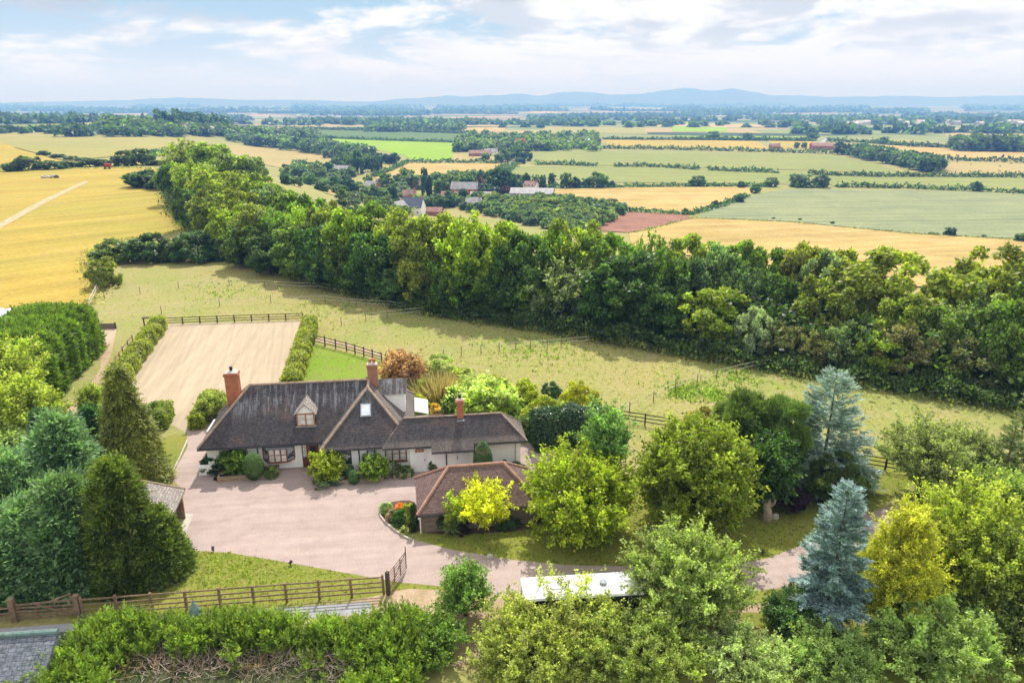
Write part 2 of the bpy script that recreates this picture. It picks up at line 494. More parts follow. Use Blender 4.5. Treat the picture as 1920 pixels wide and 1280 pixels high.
class MB:
    def __init__(s):
        s.v, s.f = [], []

    def add(s, vs, fs):
        b = len(s.v)
        s.v += [tuple(map(float, p)) for p in vs]
        s.f += [tuple(i + b for i in f) for f in fs]

    def box(s, x0, y0, z0, x1, y1, z1, M=None):
        vs = [Vector(p) for p in ((x0, y0, z0), (x1, y0, z0), (x1, y1, z0), (x0, y1, z0), (x0, y0, z1), (x1, y0, z1), (x1, y1, z1), (x0, y1, z1))]
        if M is not None:
            vs = [M @ p for p in vs]
        s.add(vs, [(0, 3, 2, 1), (4, 5, 6, 7), (0, 1, 5, 4), (1, 2, 6, 5), (2, 3, 7, 6), (3, 0, 4, 7)])

    def poly(s, pts):
        s.add(pts, [tuple(range(len(pts)))])

    def beam(s, p0, p1, w, h, up=(0, 0, 1)):
        p0, p1 = Vector(p0), Vector(p1)
        d = (p1 - p0).normalized()
        u = Vector(up)
        a = d.cross(u)
        if a.length < 1e-4:
            a = d.cross(Vector((1, 0, 0)))
        a.normalize()
        b = a.cross(d)
        vs = []
        for p in (p0, p1):
            for sx, sy in ((-1, -1), (1, -1), (1, 1), (-1, 1)):
                vs.append(p + a * (w / 2 * sx) + b * (h / 2 * sy))
        s.add(vs, [(3, 2, 1, 0), (4, 5, 6, 7), (0, 1, 5, 4), (1, 2, 6, 5), (2, 3, 7, 6), (3, 0, 4, 7)])

    def tube(s, pts, rs, n=7, cap=True):
        pts = [Vector(p) for p in pts]
        b = len(s.v)
        for i, p in enumerate(pts):
            d = (pts[min(i + 1, len(pts) - 1)] - pts[max(i - 1, 0)]).normalized()
            a = d.cross(Vector((0.13, 0.99, 0.07)))
            if a.length < 0.1:
                a = d.cross(Vector((1, 0, 0)))
            a.normalize()
            c = d.cross(a)
            for k in range(n):
                t = 2 * math.pi * k / n
                s.v.append(tuple(p + (a * math.cos(t) + c * math.sin(t)) * rs[i]))
        for i in range(len(pts) - 1):
            for k in range(n):
                k2 = (k + 1) % n
                s.f.append((b + i * n + k, b + i * n + k2, b + (i + 1) * n + k2, b + (i + 1) * n + k))
        if cap:
            s.f.append(tuple(b + k for k in reversed(range(n))))
            s.f.append(tuple(b + (len(pts) - 1) * n + k for k in range(n)))

    def lathe(s, prof, c=(0, 0, 0), n=16, sx=1.0, sy=1.0):
        b = len(s.v)
        for r, z in prof:
            for k in range(n):
                t = 2 * math.pi * k / n
                s.v.append((c[0] + r * sx * math.cos(t), c[1] + r * sy * math.sin(t), c[2] + z))
        for i in range(len(prof) - 1):
            for k in range(n):
                k2 = (k + 1) % n
                s.f.append((b + i * n + k, b + i * n + k2, b + (i + 1) * n + k2, b + (i + 1) * n + k))
        s.f.append(tuple(b + k for k in reversed(range(n))))
        s.f.append(tuple(b + (len(prof) - 1) * n + k for k in range(n)))

    def build(s, name, mat, parent=None, smooth=False, loc=None):
        me = bpy.data.meshes.new(name)
        me.from_pydata(s.v, [], s.f)
        me.update()
        uvl = me.uv_layers.new(name='UVMap')
        for p in me.polygons:
            n = p.normal
            t = Vector((0, 0, 1)).cross(n)
            if t.length < 1e-3:
                t = Vector((1, 0, 0))
            t.normalize()
            b = n.cross(t)
            for li in p.loop_indices:
                co = me.vertices[me.loops[li].vertex_index].co
                uvl.data[li].uv = (co.dot(t), co.dot(b))
        if smooth:
            for p in me.polygons:
                p.use_smooth = True
        me.materials.append(mat)
        o = bpy.data.objects.new(name, me)
        if loc is not None:
            o.location = loc
        return link(o, parent)


def norm(a):
    return a / np.maximum(np.linalg.norm(a, axis=-1, keepdims=True), 1e-9)


def quads_mesh(name, P, A, N, L, W, tone, mat):
    """rhombic leaves: base P, axis A, normal N, length L, width W"""
    n = len(P)
    A = norm(A)
    S = norm(np.cross(N, A))
    L = L[:, None]
    W = W[:, None]
    co = np.empty((n, 4, 3), np.float32)
    co[:, 0] = P
    co[:, 1] = P + A * L * 0.45 + S * W * 0.5
    co[:, 2] = P + A * L
    co[:, 3] = P + A * L * 0.45 - S * W * 0.5
    me = bpy.data.meshes.new(name)
    me.vertices.add(4 * n)
    me.vertices.foreach_set('co', co.ravel())
    me.loops.add(4 * n)
    me.loops.foreach_set('vertex_index', np.arange(4 * n, dtype=np.int32))
    me.polygons.add(n)
    me.polygons.foreach_set('loop_start', np.arange(n, dtype=np.int32) * 4)
    me.update(calc_edges=True)
    at = me.attributes.new('tone', 'FLOAT', 'POINT')
    at.data.foreach_set('value', np.repeat(tone.astype(np.float32), 4))
    me.materials.append(mat)
    return me


def rand_dirs(rng, n):
    return norm(rng.normal(size=(n, 3)))


def clumps_to_leaves(rng, C, RC, OUT, n, leaf, zsq=0.85, shell=0.55, tone_var=0.28, flat=0.0):
    """leaves over the outer shell of each clump"""
    wts = RC ** 2
    idx = rng.choice(len(C), n, p=wts / wts.sum())
    u = rand_dirs(rng, n)
    bad = (u * OUT[idx]).sum(1) < -0.35
    u[bad] *= -1
    r = RC[idx] * (1 - shell * rng.random(n) ** 1.6) * (0.85 + 0.3 * rng.random(n))
    P = C[idx] + u * r[:, None] * np.array([1, 1, zsq])
    N = norm(u * 0.55 + rng.normal(size=(n, 3)) * 0.5 + np.array([0, 0, 0.35 + flat]))
    A = norm(np.cross(N, rng.normal(size=(n, 3))) + u * 0.3 + np.array([0, 0, -0.15]))
    L = leaf * (0.65 + 0.7 * rng.random(n))
    tc = 1 + tone_var * rng.uniform(-1, 1, len(C))
    return P, A, N, L, L * rng.uniform(0.5, 0.85, n), tc[idx]


def broad_clumps(rng, w, h, z0, nc, cr=(0.2, 0.34), low=-0.75, top=1.0, hollow=0.45):
    rx, rz = w / 2, (h - z0) / 2
    i = np.arange(nc) + 0.5
    ph = np.arccos(1 - 2 * i / nc)
    th = math.pi * (1 + 5 ** 0.5) * i
    D = np.stack([np.cos(th) * np.sin(ph), np.sin(th) * np.sin(ph), np.cos(ph)], 1)
    D = norm(D + rng.normal(size=D.shape) * 0.22)
    D = D[D[:, 2] > low]
    rc = rng.uniform(cr[0], cr[1], len(D))
    fr = (1 - rc) * rng.uniform(0.72, 1.06, len(D))
    inner = rng.random(len(D)) < 0.18
    fr[inner] *= hollow
    C = D * fr[:, None] * np.array([rx, rx, rz]) + np.array([0, 0, z0 + rz])
    return C, rc * (rx * 0.6 + rz * 0.4), D


def broad_mesh(name, seed, w, h, z0f=0.14, nc=40, n=9000, leaf=0.4, mat=None, cr=(0.2, 0.34), low=-0.75, shell=0.55, flat=0.0, tone_var=0.28):
    rng = np.random.default_rng(seed)
    C, RC, D = broad_clumps(rng, w, h, z0f * h, nc, cr, low)
    d = clumps_to_leaves(rng, C, RC, D, n, leaf, shell=shell, flat=flat, tone_var=tone_var)
    me = quads_mesh(name, *d, mat or MT['leaf'])
    return me, C


def trunk_mesh(name, seed, h, r, C=None, limbs=7, split=0.28, lean=(0, 0)):
    rng = random.Random(seed)
    mb = MB()
    top = Vector((lean[0], lean[1], h * 0.72))
    pts = [Vector((0, 0, -0.15)), Vector((rng.uniform(-.02, .02) * h, rng.uniform(-.02, .02) * h, h * 0.2)), Vector((lean[0] * .5, lean[1] * .5, h * 0.45)), top]
    mb.tube(pts, [r * 1.25, r * 0.9, r * 0.6, r * 0.15], 8)
    if C is not None and len(C):
        for c in rng.sample(list(range(len(C))), min(limbs, len(C))):
            e = Vector(C[c])
            s = Vector((0, 0, h * (split + rng.uniform(0, 0.2))))
            if e.z < s.z:
                s.z = e.z * 0.7
            m = s.lerp(e, 0.5) + Vector((0, 0, h * 0.05))
            mb.tube([s, m, e], [r * 0.45, r * 0.28, r * 0.08], 6)
    return mb


def tree(name, cat, label, loc, crown, trunk, color, scale=(1, 1, 1), rz=0.0, group=None, crown_name='crown'):
    """trunk may be a mesh or an MB; crown a mesh"""
    root = empty(name, loc, rz, label, cat, group)
    root.scale = scale
    c = bpy.data.objects.new(crown_name, crown)
    c.color = (*color, 1)
    link(c, root)
    if trunk is not None:
        if isinstance(trunk, MB):
            trunk.build('trunk', MT['bark'], root, smooth=True)
        else:
            t = bpy.data.objects.new('trunk', trunk)
            link(t, root)
    return root


def spray_leaves(rng, P, Dv, N, ln, K=7, leaf=0.3, spread=0.75, wid=0.42, tone=None, droop=0.0):
    """feathery sprays: each has K side leaflets along its axis"""
    M = len(P)
    Dv = norm(Dv)
    N = norm(N - (N * Dv).sum(1, keepdims=True) * Dv)
    S = np.cross(N, Dv)
    k = np.arange(K)
    t = (k + 0.3) / K
    side = np.where(k % 2 == 0, 1.0, -1.0)
    side[-1] = 0.0
    base = P[:, None] + Dv[:, None] * (ln[:, None] * t)[..., None]
    base[..., 2] -= droop * (ln[:, None] * t) ** 2
    ax = Dv[:, None] + S[:, None] * (side * spread)[None, :, None] + rng.normal(size=(M, K, 3)) * 0.16
    nn = N[:, None] + rng.normal(size=(M, K, 3)) * 0.3
    L = leaf * ln[:, None] * (1.15 - 0.75 * t)[None, :] * rng.uniform(0.8, 1.25, (M, K)) * 2.0
    tn = np.repeat((tone if tone is not None else np.ones(M))[:, None], K, 1)
    f = lambda a: a.reshape(-1, *a.shape[2:])
    return f(base), f(ax), f(nn), f(L), f(L) * wid, f(tn)


def cat_sets(*sets):
    return [np.concatenate(z) for z in zip(*sets)]


def conifer_mesh(name, seed, h, w, z0=0.06, nb=170, per=9, slope=(-0.25, 0.5), p=0.9, spray=0.5, K=7, leaf=0.3, mat=None, hang=0.0, start=0.25, jag=0.3, wid=0.42, tone_var=0.2):
    """whorled conifer: branches from trunk, sprays along each branch"""
    rng = np.random.default_rng(seed)
    t = np.sort(rng.random(nb) ** 1.15)
    az = rng.random(nb) * 2 * math.pi
    Lb = w / 2 * ((1 - t) ** p) * rng.uniform(1 - jag, 1 + jag * 0.4, nb) + 0.12
    zb = h * (z0 + (0.985 - z0) * t)
    sl = slope[0] + (slope[1] - slope[0]) * t
    bd = np.stack([np.cos(az), np.sin(az), sl], 1)
    tb = 1 + tone_var * rng.uniform(-1, 1, nb)
    cnt = np.maximum(2, (per * Lb / (w / 2) + 1.5).astype(int))
    bi = np.repeat(np.arange(nb), cnt)
    s = start + (1 - start) * rng.random(len(bi)) ** 0.7
    P = np.stack([np.zeros(len(bi)), np.zeros(len(bi)), zb[bi]], 1) + bd[bi] * (Lb[bi] * s)[:, None]
    P[:, 2] += 0.10 * Lb[bi] * s ** 2 * (1 - t[bi])
    side = rng.normal(size=len(bi)) * 0.75
    perp = np.stack([-np.sin(az[bi]), np.cos(az[bi]), np.zeros(len(bi))], 1)
    Dv = bd[bi] + perp * side[:, None] + np.stack([np.zeros(len(bi))] * 2 + [rng.normal(size=len(bi)) * 0.18 + 0.05], 1)
    if hang:
        Dv = Dv * (1 - hang) + np.array([0, 0, -1.0]) * hang * 1.3
        N = norm(bd[bi] + rng.normal(size=(len(bi), 3)) * 0.4)
    else:
        N = np.array([0, 0, 1.0]) + rng.normal(size=(len(bi), 3)) * 0.3
    ln = spray * rng.uniform(0.7, 1.3, len(bi)) * (0.55 + 0.45 * (1 - t[bi]))
    d = spray_leaves(rng, P, Dv, N, ln, K, leaf, wid=wid, tone=tb[bi] * rng.uniform(0.9, 1.1, len(bi)))
    # leader
    return quads_mesh(name, *d, mat or MT['needle'])


def conifer_trunk(h, r):
    mb = MB()
    mb.tube([(0, 0, -0.15), (0, 0, h * 0.4), (0, 0, h * 0.97)], [r, r * 0.6, r * 0.06], 8)
    return mb


def sprays_on_clumps(name, seed, C, RC, OUT, n, ln=0.6, K=7, up=0.5, leaf=0.3, mat=None, tone_var=0.22, wid=0.42, outw=0.9):
    """sprays radiating out of lumpy surface (cypress, yew)"""
    rng = np.random.default_rng(seed)
    wts = RC ** 2
    i = rng.choice(len(C), n, p=wts / wts.sum())
    u = rand_dirs(rng, n)
    bad = (u * OUT[i]).sum(1) < -0.25
    u[bad] *= -1
    P = C[i] + u * (RC[i] * (1 - 0.4 * rng.random(n) ** 1.5))[:, None]
    Dv = u * outw + np.array([0, 0, up]) + rng.normal(size=(n, 3)) * 0.35
    N = norm(u + np.array([0, 0, 0.8]) + rng.normal(size=(n, 3)) * 0.4)
    tn = (1 + tone_var * rng.uniform(-1, 1, len(C)))[i] * rng.uniform(0.9, 1.12, n)
    d = spray_leaves(rng, P, Dv, N, ln * rng.uniform(0.65, 1.3, n), K, leaf, tone=tn, wid=wid)
    return quads_mesh(name, *d, mat or MT['needle'])


def cone_clumps(rng, h, w, z0, nc, p=0.8, rc=(0.16, 0.28)):
    t = np.linspace(0.02, 0.97, nc) ** 1.2
    az = np.arange(nc) * 2.4 + rng.normal(size=nc) * 0.5
    r = w / 2 * (1 - t) ** p
    rr = rng.uniform(rc[0], rc[1], nc) * (w * (0.35 + 0.65 * (1 - t)))
    rad = np.maximum(r - rr * 0.75, 0)
    C = np.stack([np.cos(az) * rad, np.sin(az) * rad, z0 + (h - z0) * t - rr * 0.5 * t], 1)
    OUT = norm(np.stack([np.cos(az), np.sin(az), 0.4 + t], 1))
    return C, rr, OUT


def airy_crown(name, seed, w, h, nb=46, tw=11, lf=34, leaf=.15, twig=.9, up=.45, z0f=.1, tr=.14, mat=None, droop=0.0, wid=.62, twigs=True, taper=0.0):
    """branch, twig and leaf built crown: loose, with gaps and pointing shoots; gives the crown mesh and a trunk with limbs"""
    rng = np.random.default_rng(seed)
    i = np.arange(nb) + .5
    ph = np.arccos(1 - 1.72 * i / nb)
    th = math.pi * (1 + 5 ** .5) * i + rng.normal(size=nb) * .3
    D = np.stack([np.cos(th) * np.sin(ph), np.sin(th) * np.sin(ph), np.cos(ph)], 1)
    zc = h * (z0f + (1 - z0f) * .46)
    E = D * np.array([w / 2, w / 2, (h - z0f * h) * .5]) * rng.uniform(.66, .98, nb)[:, None] + np.array([0, 0, zc])
    E[:, 2] = np.maximum(E[:, 2], .02 * h)
    E[:, :2] *= (1 + taper * .45 - taper * 1.15 * np.clip(E[:, 2] / h, 0, 1))[:, None]
    S = np.stack([np.zeros(nb), np.zeros(nb), np.clip(E[:, 2] * .45 - .1 * h * rng.random(nb), h * .05, h * .6)], 1)
    bi = np.repeat(np.arange(nb), tw)
    t = .3 + .7 * rng.random(len(bi)) ** .75
    sag = np.array([0, 0, 1.0]) * (t * (1 - t) * h * .12)[:, None]
    T0 = S[bi] + (E - S)[bi] * t[:, None] + sag
    bd = norm(E - S)[bi]
    Td = norm(bd * .7 + rng.normal(size=bd.shape) * .55 + np.array([0, 0, up]))
    Tl = twig * rng.uniform(.5, 1.35, len(bi))
    tone = (1 + .34 * rng.uniform(-1, 1, nb))[bi]
    li = np.repeat(np.arange(len(bi)), lf)
    s = rng.random(len(li)) ** .8
    P = T0[li] + Td[li] * (Tl[li] * s)[:, None] + rng.normal(size=(len(li), 3)) * leaf * (.75 - .4 * s)[:, None]
    P[:, 2] -= droop * s * s * Tl[li]
    A = norm(Td[li] * .6 + rng.normal(size=P.shape) * .8 + np.array([0, 0, -.2]))
    N = norm(rng.normal(size=P.shape) * .75 + np.array([0, 0, .7]))
    L = leaf * rng.uniform(.6, 1.4, len(li))
    me = quads_mesh(name, P, A, N, L, L * wid, tone[li] * (.85 + .3 * s), mat or MT['leaf'])
    mb = MB()
    mb.tube([(0, 0, -.012 * h), (0, 0, h * .3), (0, 0, h * .66)], [tr, tr * .7, tr * .2], 8)
    for k in range(nb):
        a, b = S[k], E[k]
        m = (a + b) / 2 + np.array([0, 0, .03 * h])
        mb.tube([a, m, b], [tr * .3, tr * .18, tr * .05], 5, False)
    if twigs:
        for k in range(0, len(bi), 2):
            mb.tube([T0[k], T0[k] + Td[k] * Tl[k] * .7], [tr * .07, tr * .03], 3, False)
    return me, mb


ORD = ['first', 'second', 'third', 'fourth', 'fifth', 'sixth', 'seventh', 'eighth', 'ninth', 'tenth', 'eleventh', 'twelfth', 'thirteenth', 'fourteenth', 'fifteenth', 'sixteenth', 'seventeenth', 'eighteenth', 'nineteenth', 'twentieth']
TENS = {2: 'twenty', 3: 'thirty', 4: 'forty', 5: 'fifty', 6: 'sixty'}


def ordinal(i):
    if i < 20:
        return ORD[i]
    t, u = divmod(i + 1, 10)
    if u == 0:
        return {2: 'twentieth', 3: 'thirtieth', 4: 'fortieth', 5: 'fiftieth', 6: 'sixtieth'}[t]
    return TENS[t] + '-' + ORD[u - 1]


# ------------------------------------------------------------------ terrain and sheets
def make_terrain():
    ys = np.concatenate([np.linspace(-120, 420, 181), np.geomspace(424, 15600, 140)])
    us = np.linspace(-1, 1, 201)
    us = np.sign(us) * np.abs(us) ** 1.25
    X = us[None, :] * (np.maximum(ys, 0)[:, None] * 0.82 + 260)
    Y = np.repeat(ys[:, None], len(us), 1)
    Z = hgt(X, Y)
    co = np.stack([X, Y, Z], -1).reshape(-1, 3)
    nx = len(us)
    ny = len(ys)
    i, j = np.meshgrid(np.arange(ny - 1), np.arange(nx - 1), indexing='ij')
    a = (i * nx + j).ravel()
    faces = np.stack([a, a + 1, a + nx + 1, a + nx], 1)
    me = bpy.data.meshes.new('ground')
    me.from_pydata(co.tolist(), [], faces.tolist())
    me.update()
    for p in me.polygons:
        p.use_smooth = True
    # material: dry turf near, patchwork farmland far away
    m, q, p, o = new_mat('countryside')
    tc = q.n('ShaderNodeTexCoord').outputs['Object']
    n1 = q.noise(tc, 0.045, 5, 0.6, 0.4)
    n2 = q.noise(tc, 0.22, 5, 0.65)
    n3 = q.noise(tc, 2.4, 4, 0.7)
    near = q.mix(q.ss(n1, 0.38, 0.62), (0.295, 0.26, 0.098, 1), (0.235, 0.25, 0.072, 1))
    near = q.mix(q.math('MULTIPLY', q.ss(n2, 0.47, 0.7), 0.75), near, (0.32, 0.262, 0.125, 1))
    mp = q.map(tc, (1.0, 0.8, 1.0), (0, 0, R(12)))
    vo = q.n('ShaderNodeTexVoronoi', {'Vector': mp, 'Scale': 0.0033, 'Randomness': 0.85}, feature='F1', distance='CHEBYCHEV')
    rr = q.n('ShaderNodeSeparateColor', {0: vo.outputs['Color']}).outputs[0]
    ramp = q.n('ShaderNodeValToRGB', {0: rr})
    el = ramp.color_ramp.elements
    ramp.color_ramp.interpolation = 'CONSTANT'
    el[0].position, el[0].color = 0.0, (0.12, 0.17, 0.05, 1)
    el[1].position, el[1].color = 0.2, (0.20, 0.23, 0.08, 1)
    for pos, c in ((0.36, (0.34, 0.26, 0.12, 1)), (0.5, (0.10, 0.15, 0.05, 1)), (0.62, (0.22, 0.24, 0.09, 1)), (0.74, (0.40, 0.29, 0.14, 1)), (0.84, (0.13, 0.18, 0.05, 1)), (0.93, (0.28, 0.20, 0.13, 1))):
        e = el.new(pos)
        e.color = c
    wood = q.ss(q.noise(q.map(tc, (0.5, 1.3, 1)), 0.0016, 5, 0.6), 0.54, 0.57)
    farc = q.mix(wood, ramp.outputs[0], (0.045, 0.075, 0.03, 1))
    yy = q.n('ShaderNodeSeparateXYZ', {0: tc}).outputs[1]
    c = q.mix(q.ss(yy, 900, 1250), near, farc)
    k = q.ss(n3, 0.25, 0.75, 0.72, 1.12)
    cs = q.n('ShaderNodeVectorMath', {0: c}, operation='SCALE')
    q.t.links.new(k, cs.inputs['Scale'])
    q.t.links.new(cs.outputs[0], p.inputs['Base Color'])
    p.inputs['Roughness'].default_value = 0.95
    p.inputs['Specular IOR Level'].default_value = 0.1
    bump(q, p, n3, 0.3, 0.08)
    me.materials.append(m)
    o = bpy.data.objects.new('ground', me)
    link(o)
    tag(o, kind='structure')


make_terrain()


def smooth_loop(pts, n=6):
    out = []
    m = len(pts)
    for i in range(m):
        p0, p1, p2, p3 = (np.array(pts[(i + k - 1) % m], float) for k in range(4))
        for j in range(n):
            t = j / n
            out.append(0.5 * ((2 * p1) + (-p0 + p2) * t + (2 * p0 - 5 * p1 + 4 * p2 - p3) * t * t + (-p0 + 3 * p1 - 3 * p2 + p3) * t ** 3))
    return out


BARE = []


def sheet(name, px, off, mat, smooth=0, world=False, maxlen=None, kind='structure'):
    pts = [np.array(p, float) if world else ground(*p)[:2] for p in px]
    if smooth:
        pts = smooth_loop(pts, smooth)
    if name in ('arena', 'gravel_yard', 'road', 'track', 'verge', 'path', 'shed_apron', 'flower_bed'):
        BARE.append([(float(p[0]), float(p[1])) for p in pts])
    bm = bmesh.new()
    vs = [bm.verts.new((p[0], p[1], 0)) for p in pts]
    bm.faces.new(vs)
    bmesh.ops.triangulate(bm, faces=bm.faces[:])
    if maxlen:
        for _ in range(9):
            es = [e for e in bm.edges if e.calc_length() > maxlen]
            if not es or len(bm.faces) > 60000:
                break
            bmesh.ops.subdivide_edges(bm, edges=es, cuts=1)
            bmesh.ops.triangulate(bm, faces=[f for f in bm.faces if len(f.verts) > 3])
    co = np.array([v.co[:] for v in bm.verts])
    z = hgt(co[:, 0], co[:, 1]) + off
    for v, zz in zip(bm.verts, z):
        v.co.z = zz
    bm.normal_update()
    if sum(f.normal.z for f in bm.faces) < 0:
        bmesh.ops.reverse_faces(bm, faces=bm.faces[:])
    me = bpy.data.meshes.new(name)
    bm.to_mesh(me)
    bm.free()
    me.materials.append(mat)
    o = bpy.data.objects.new(name, me)
    link(o)
    tag(o, kind=kind)
    return o


# fields, from near to far
FIELDS = [
    ('wheat_field', [(-330, 330), (-40, 322), (110, 317), (235, 314), (330, 318), (296, 345), (350, 400), (352, 430), (290, 442), (235, 448), (175, 470), (160, 500), (190, 540), (165, 572), (120, 590), (-60, 590), (-500, 560)], 'wheat', 0.06, 14),
    ('wheat_field', [(-300, 256), (-40, 268), (30, 279), (75, 290), (118, 303), (20, 315), (-60, 318), (-300, 326)], 'wheat', 0.3, 14),
    ('pasture_field', [(-200, 249), (100, 252), (340, 258), (330, 284), (240, 292), (125, 303), (80, 290), (20, 275), (-60, 264), (-200, 258)], 'olivefield', 0.32, 20),
    ('dry_field', [(420, 271), (500, 277), (560, 285), (632, 294), (632, 318), (560, 320), (480, 305), (430, 290)], 'tan', 0.3, 20),
    ('bright_crop_field', [(596, 259), (700, 263), (852, 268), (847, 300), (780, 303), (755, 291), (690, 278), (610, 268)], 'acid', 0.3, 25),
    ('orchard_field', [(575, 243), (700, 246), (880, 252), (858, 268), (720, 263), (598, 258)], 'darkcrop', 0.3, 30),
    ('dry_field', [(848, 290), (925, 292), (930, 302), (848, 303)], 'tan', 0.3, 20),
    ('stubble_field', [(688, 333), (720, 315), (750, 307), (860, 306), (940, 308), (925, 322), (800, 335), (740, 338)], 'stubble', 0.3, 16),
    ('stubble_field', [(838, 240), (948, 239), (945, 247), (860, 248)], 'stubble', 0.35, 30),
    ('pasture_field', [(1020, 238), (1205, 239), (1215, 252), (1110, 250), (1015, 250)], 'olivefield', 0.35, 30),
    ('wheat_field', [(1132, 262), (1300, 263), (1420, 265), (1442, 280), (1300, 280), (1140, 276)], 'wheat', 0.3, 25),
    ('wheat_field', [(1440, 264), (1532, 266), (1545, 279), (1452, 279)], 'wheat', 0.3, 25),
    ('crop_field', [(1000, 281), (1200, 282), (1560, 291), (1640, 307), (1705, 328), (1480, 319), (1200, 312), (995, 308)], 'greenfield', 0.3, 25),
    ('crop_field', [(960, 312), (1200, 314), (1480, 322), (1705, 330), (1760, 352), (1640, 349), (1400, 345), (1100, 342), (955, 330)], 'greenfield', 0.3, 18),
    ('straw_field', [(1028, 356), (1200, 352), (1395, 351), (1418, 360), (1370, 382), (1300, 400), (1180, 392), (1080, 380), (1030, 370)], 'stubble', 0.3, 14),
    ('grey_green_field', [(1312, 402), (1420, 364), (1480, 355), (1720, 357), (1980, 366), (2150, 375), (2150, 465), (1950, 452), (1700, 437), (1480, 416), (1312, 409)], 'greygreen', 0.3, 14),
    ('ploughed_field', [(1092, 408), (1190, 399), (1290, 404), (1297, 411), (1240, 424), (1180, 437), (1105, 433)], 'plough', 0.3, 12),
    ('stubble_field', [(1180, 438), (1240, 425), (1300, 409), (1480, 417), (1700, 438), (1950, 453), (2150, 466), (2200, 520), (1950, 540), (1700, 540), (1450, 500), (1200, 470)], 'stubble', 0.25, 10),
    ('crop_field', [(1560, 336), (1720, 331), (2000, 333), (2000, 359), (1760, 353), (1560, 350)], 'greenfield', 0.34, 18),
    ('wheat_field', [(1590, 270), (1760, 277), (2000, 290), (2000, 305), (1730, 298), (1600, 285)], 'stubble', 0.3, 25),
    ('dry_field', [(1712, 301), (1850, 304), (2000, 310), (2000, 329), (1760, 326), (1716, 315)], 'tan', 0.3, 20),
    ('crop_field', [(1260, 237), (1362, 239), (1362, 248), (1260, 247)], 'acid', 0.35, 30),
    ('crop_field', [(1262, 255), (1520, 257), (1515, 262), (1262, 260)], 'acid', 0.35, 30),
    ('dry_field', [(1770, 250), (2000, 252), (2000, 263), (1775, 257)], 'tan', 0.35, 30),
    ('pasture_field', [(1545, 260), (1700, 262), (1800, 272), (1760, 276), (1600, 269)], 'olivefield', 0.35, 30),
    ('pasture_field', [(1760, 264), (2000, 268), (2000, 284), (1830, 279)], 'greygreen', 0.35, 30),
    ('dry_field', [(600, 350), (700, 348), (765, 352), (765, 364), (610, 363)], 'tan', 0.3, 12),
]
for nm, px, mt, off, ml in FIELDS:
    sheet(nm, px, off, MT[mt], maxlen=ml)

# near ground sheets (flat ground, stacked about 4 mm apart)
sheet('lawn', [(300, 822), (352, 815), (350, 850), (318, 898), (290, 900), (270, 860)], 0.010, MT['lawn'], 4)
sheet('lawn', [(150, 1135), (250, 1040), (340, 1032), (430, 1036), (560, 1058), (700, 1082), (790, 1090), (860, 1103), (840, 1115), (760, 1125), (715, 1118), (500, 1135), (160, 1160)], 0.010, MT['lawn'], 4)
sheet('lawn', [(770, 985), (790, 1010), (850, 1031), (960, 1049), (1060, 1059), (1200, 1062), (1360, 1062), (1440, 1046), (1512, 1018), (1560, 985), (1660, 945), (1710, 900), (1690, 862), (1560, 850), (1420, 850), (1250, 880), (1120, 900), (1000, 960), (900, 985)], 0.010, MT['lawn'], 4)
sheet('lawn', [(1380, 1112), (1460, 1104), (1530, 1085), (1640, 1010), (1740, 950), (1960, 930), (1990, 1300), (1400, 1300), (1390, 1170), (1395, 1135)], 0.010, MT['lawn'], 4)
sheet('lawn', [(572, 722), (590, 650), (612, 652), (712, 676), (800, 700), (960, 720), (960, 800), (760, 812), (600, 745)], 0.012, MT['bright_lawn'], 3)
sheet('arena', [(303, 608), (566, 601), (552, 650), (538, 712), (528, 762), (470, 800), (395, 808), (350, 812), (325, 798), (200, 790), (236, 712), (270, 660)], 0.014, MT['sand'])
sheet('gravel_yard', [(350, 810), (395, 806), (420, 830), (700, 830), (1000, 832), (1060, 838), (1075, 870), (1010, 905), (985, 925), (780, 975), (715, 958), (716, 968), (735, 988), (770, 1010), (850, 1031), (960, 1049), (1060, 1059), (1200, 1062), (1360, 1062), (1440, 1046), (1512, 1018), (1560, 985), (1640, 958), (1700, 942), (1730, 950), (1640, 1008), (1530, 1084), (1460, 1103), (1350, 1117), (1180, 1125), (990, 1122), (860, 1102), (745, 1091), (700, 1083), (560, 1058), (430, 1036), (338, 1031), (336, 1000), (345, 975), (345, 918), (318, 897), (352, 838)], 0.016, MT['gravel'])
sheet('track', [(98, 800), (150, 745), (188, 690), (184, 655), (190, 612), (216, 612), (212, 650), (196, 695), (165, 760), (120, 820), (95, 830)], 0.010, MT['dirt'], 3)
sheet('track', [(-60, 440), (0, 418), (80, 375), (158, 340), (168, 341), (90, 379), (0, 430), (-60, 455)], 0.12, MT['chalk'], maxlen=14)
sheet('path', [(1370, 1134), (1420, 1131), (1475, 1138), (1480, 1147), (1420, 1148), (1370, 1146)], 0.014, MT['dirt'], 3)
sheet('verge', [(560, 1158), (740, 1108), (800, 1105), (900, 1110), (1000, 1130), (900, 1240), (700, 1240), (560, 1200)], 0.013, MT['dirt'], 3)
sheet('road', [(-60, 1186), (0, 1178), (240, 1160), (480, 1142), (690, 1128), (700, 1136), (690, 1150), (500, 1166), (240, 1200), (0, 1225), (-60, 1232)], 0.017, MT['tarmac'])
sheet('flower_bed', [(712, 950), (740, 940), (778, 942), (786, 990), (770, 1000), (740, 985), (715, 968)], 0.021, MT['soil'], 3)
sheet('flower_bed', [(790, 988), (860, 985), (1000, 975), (1000, 990), (900, 1000), (800, 1000)], 0.016, MT['soil'], 3)
sheet('sand_heap_ground', [(184, 630), (195, 612), (218, 614), (212, 634), (196, 642)], 0.013, MT['sand'], 3)
sheet('worn_track', [(592, 634), (640, 640), (716, 664), (714, 670), (640, 648), (592, 641)], 0.015, MT['dirt'], 2)
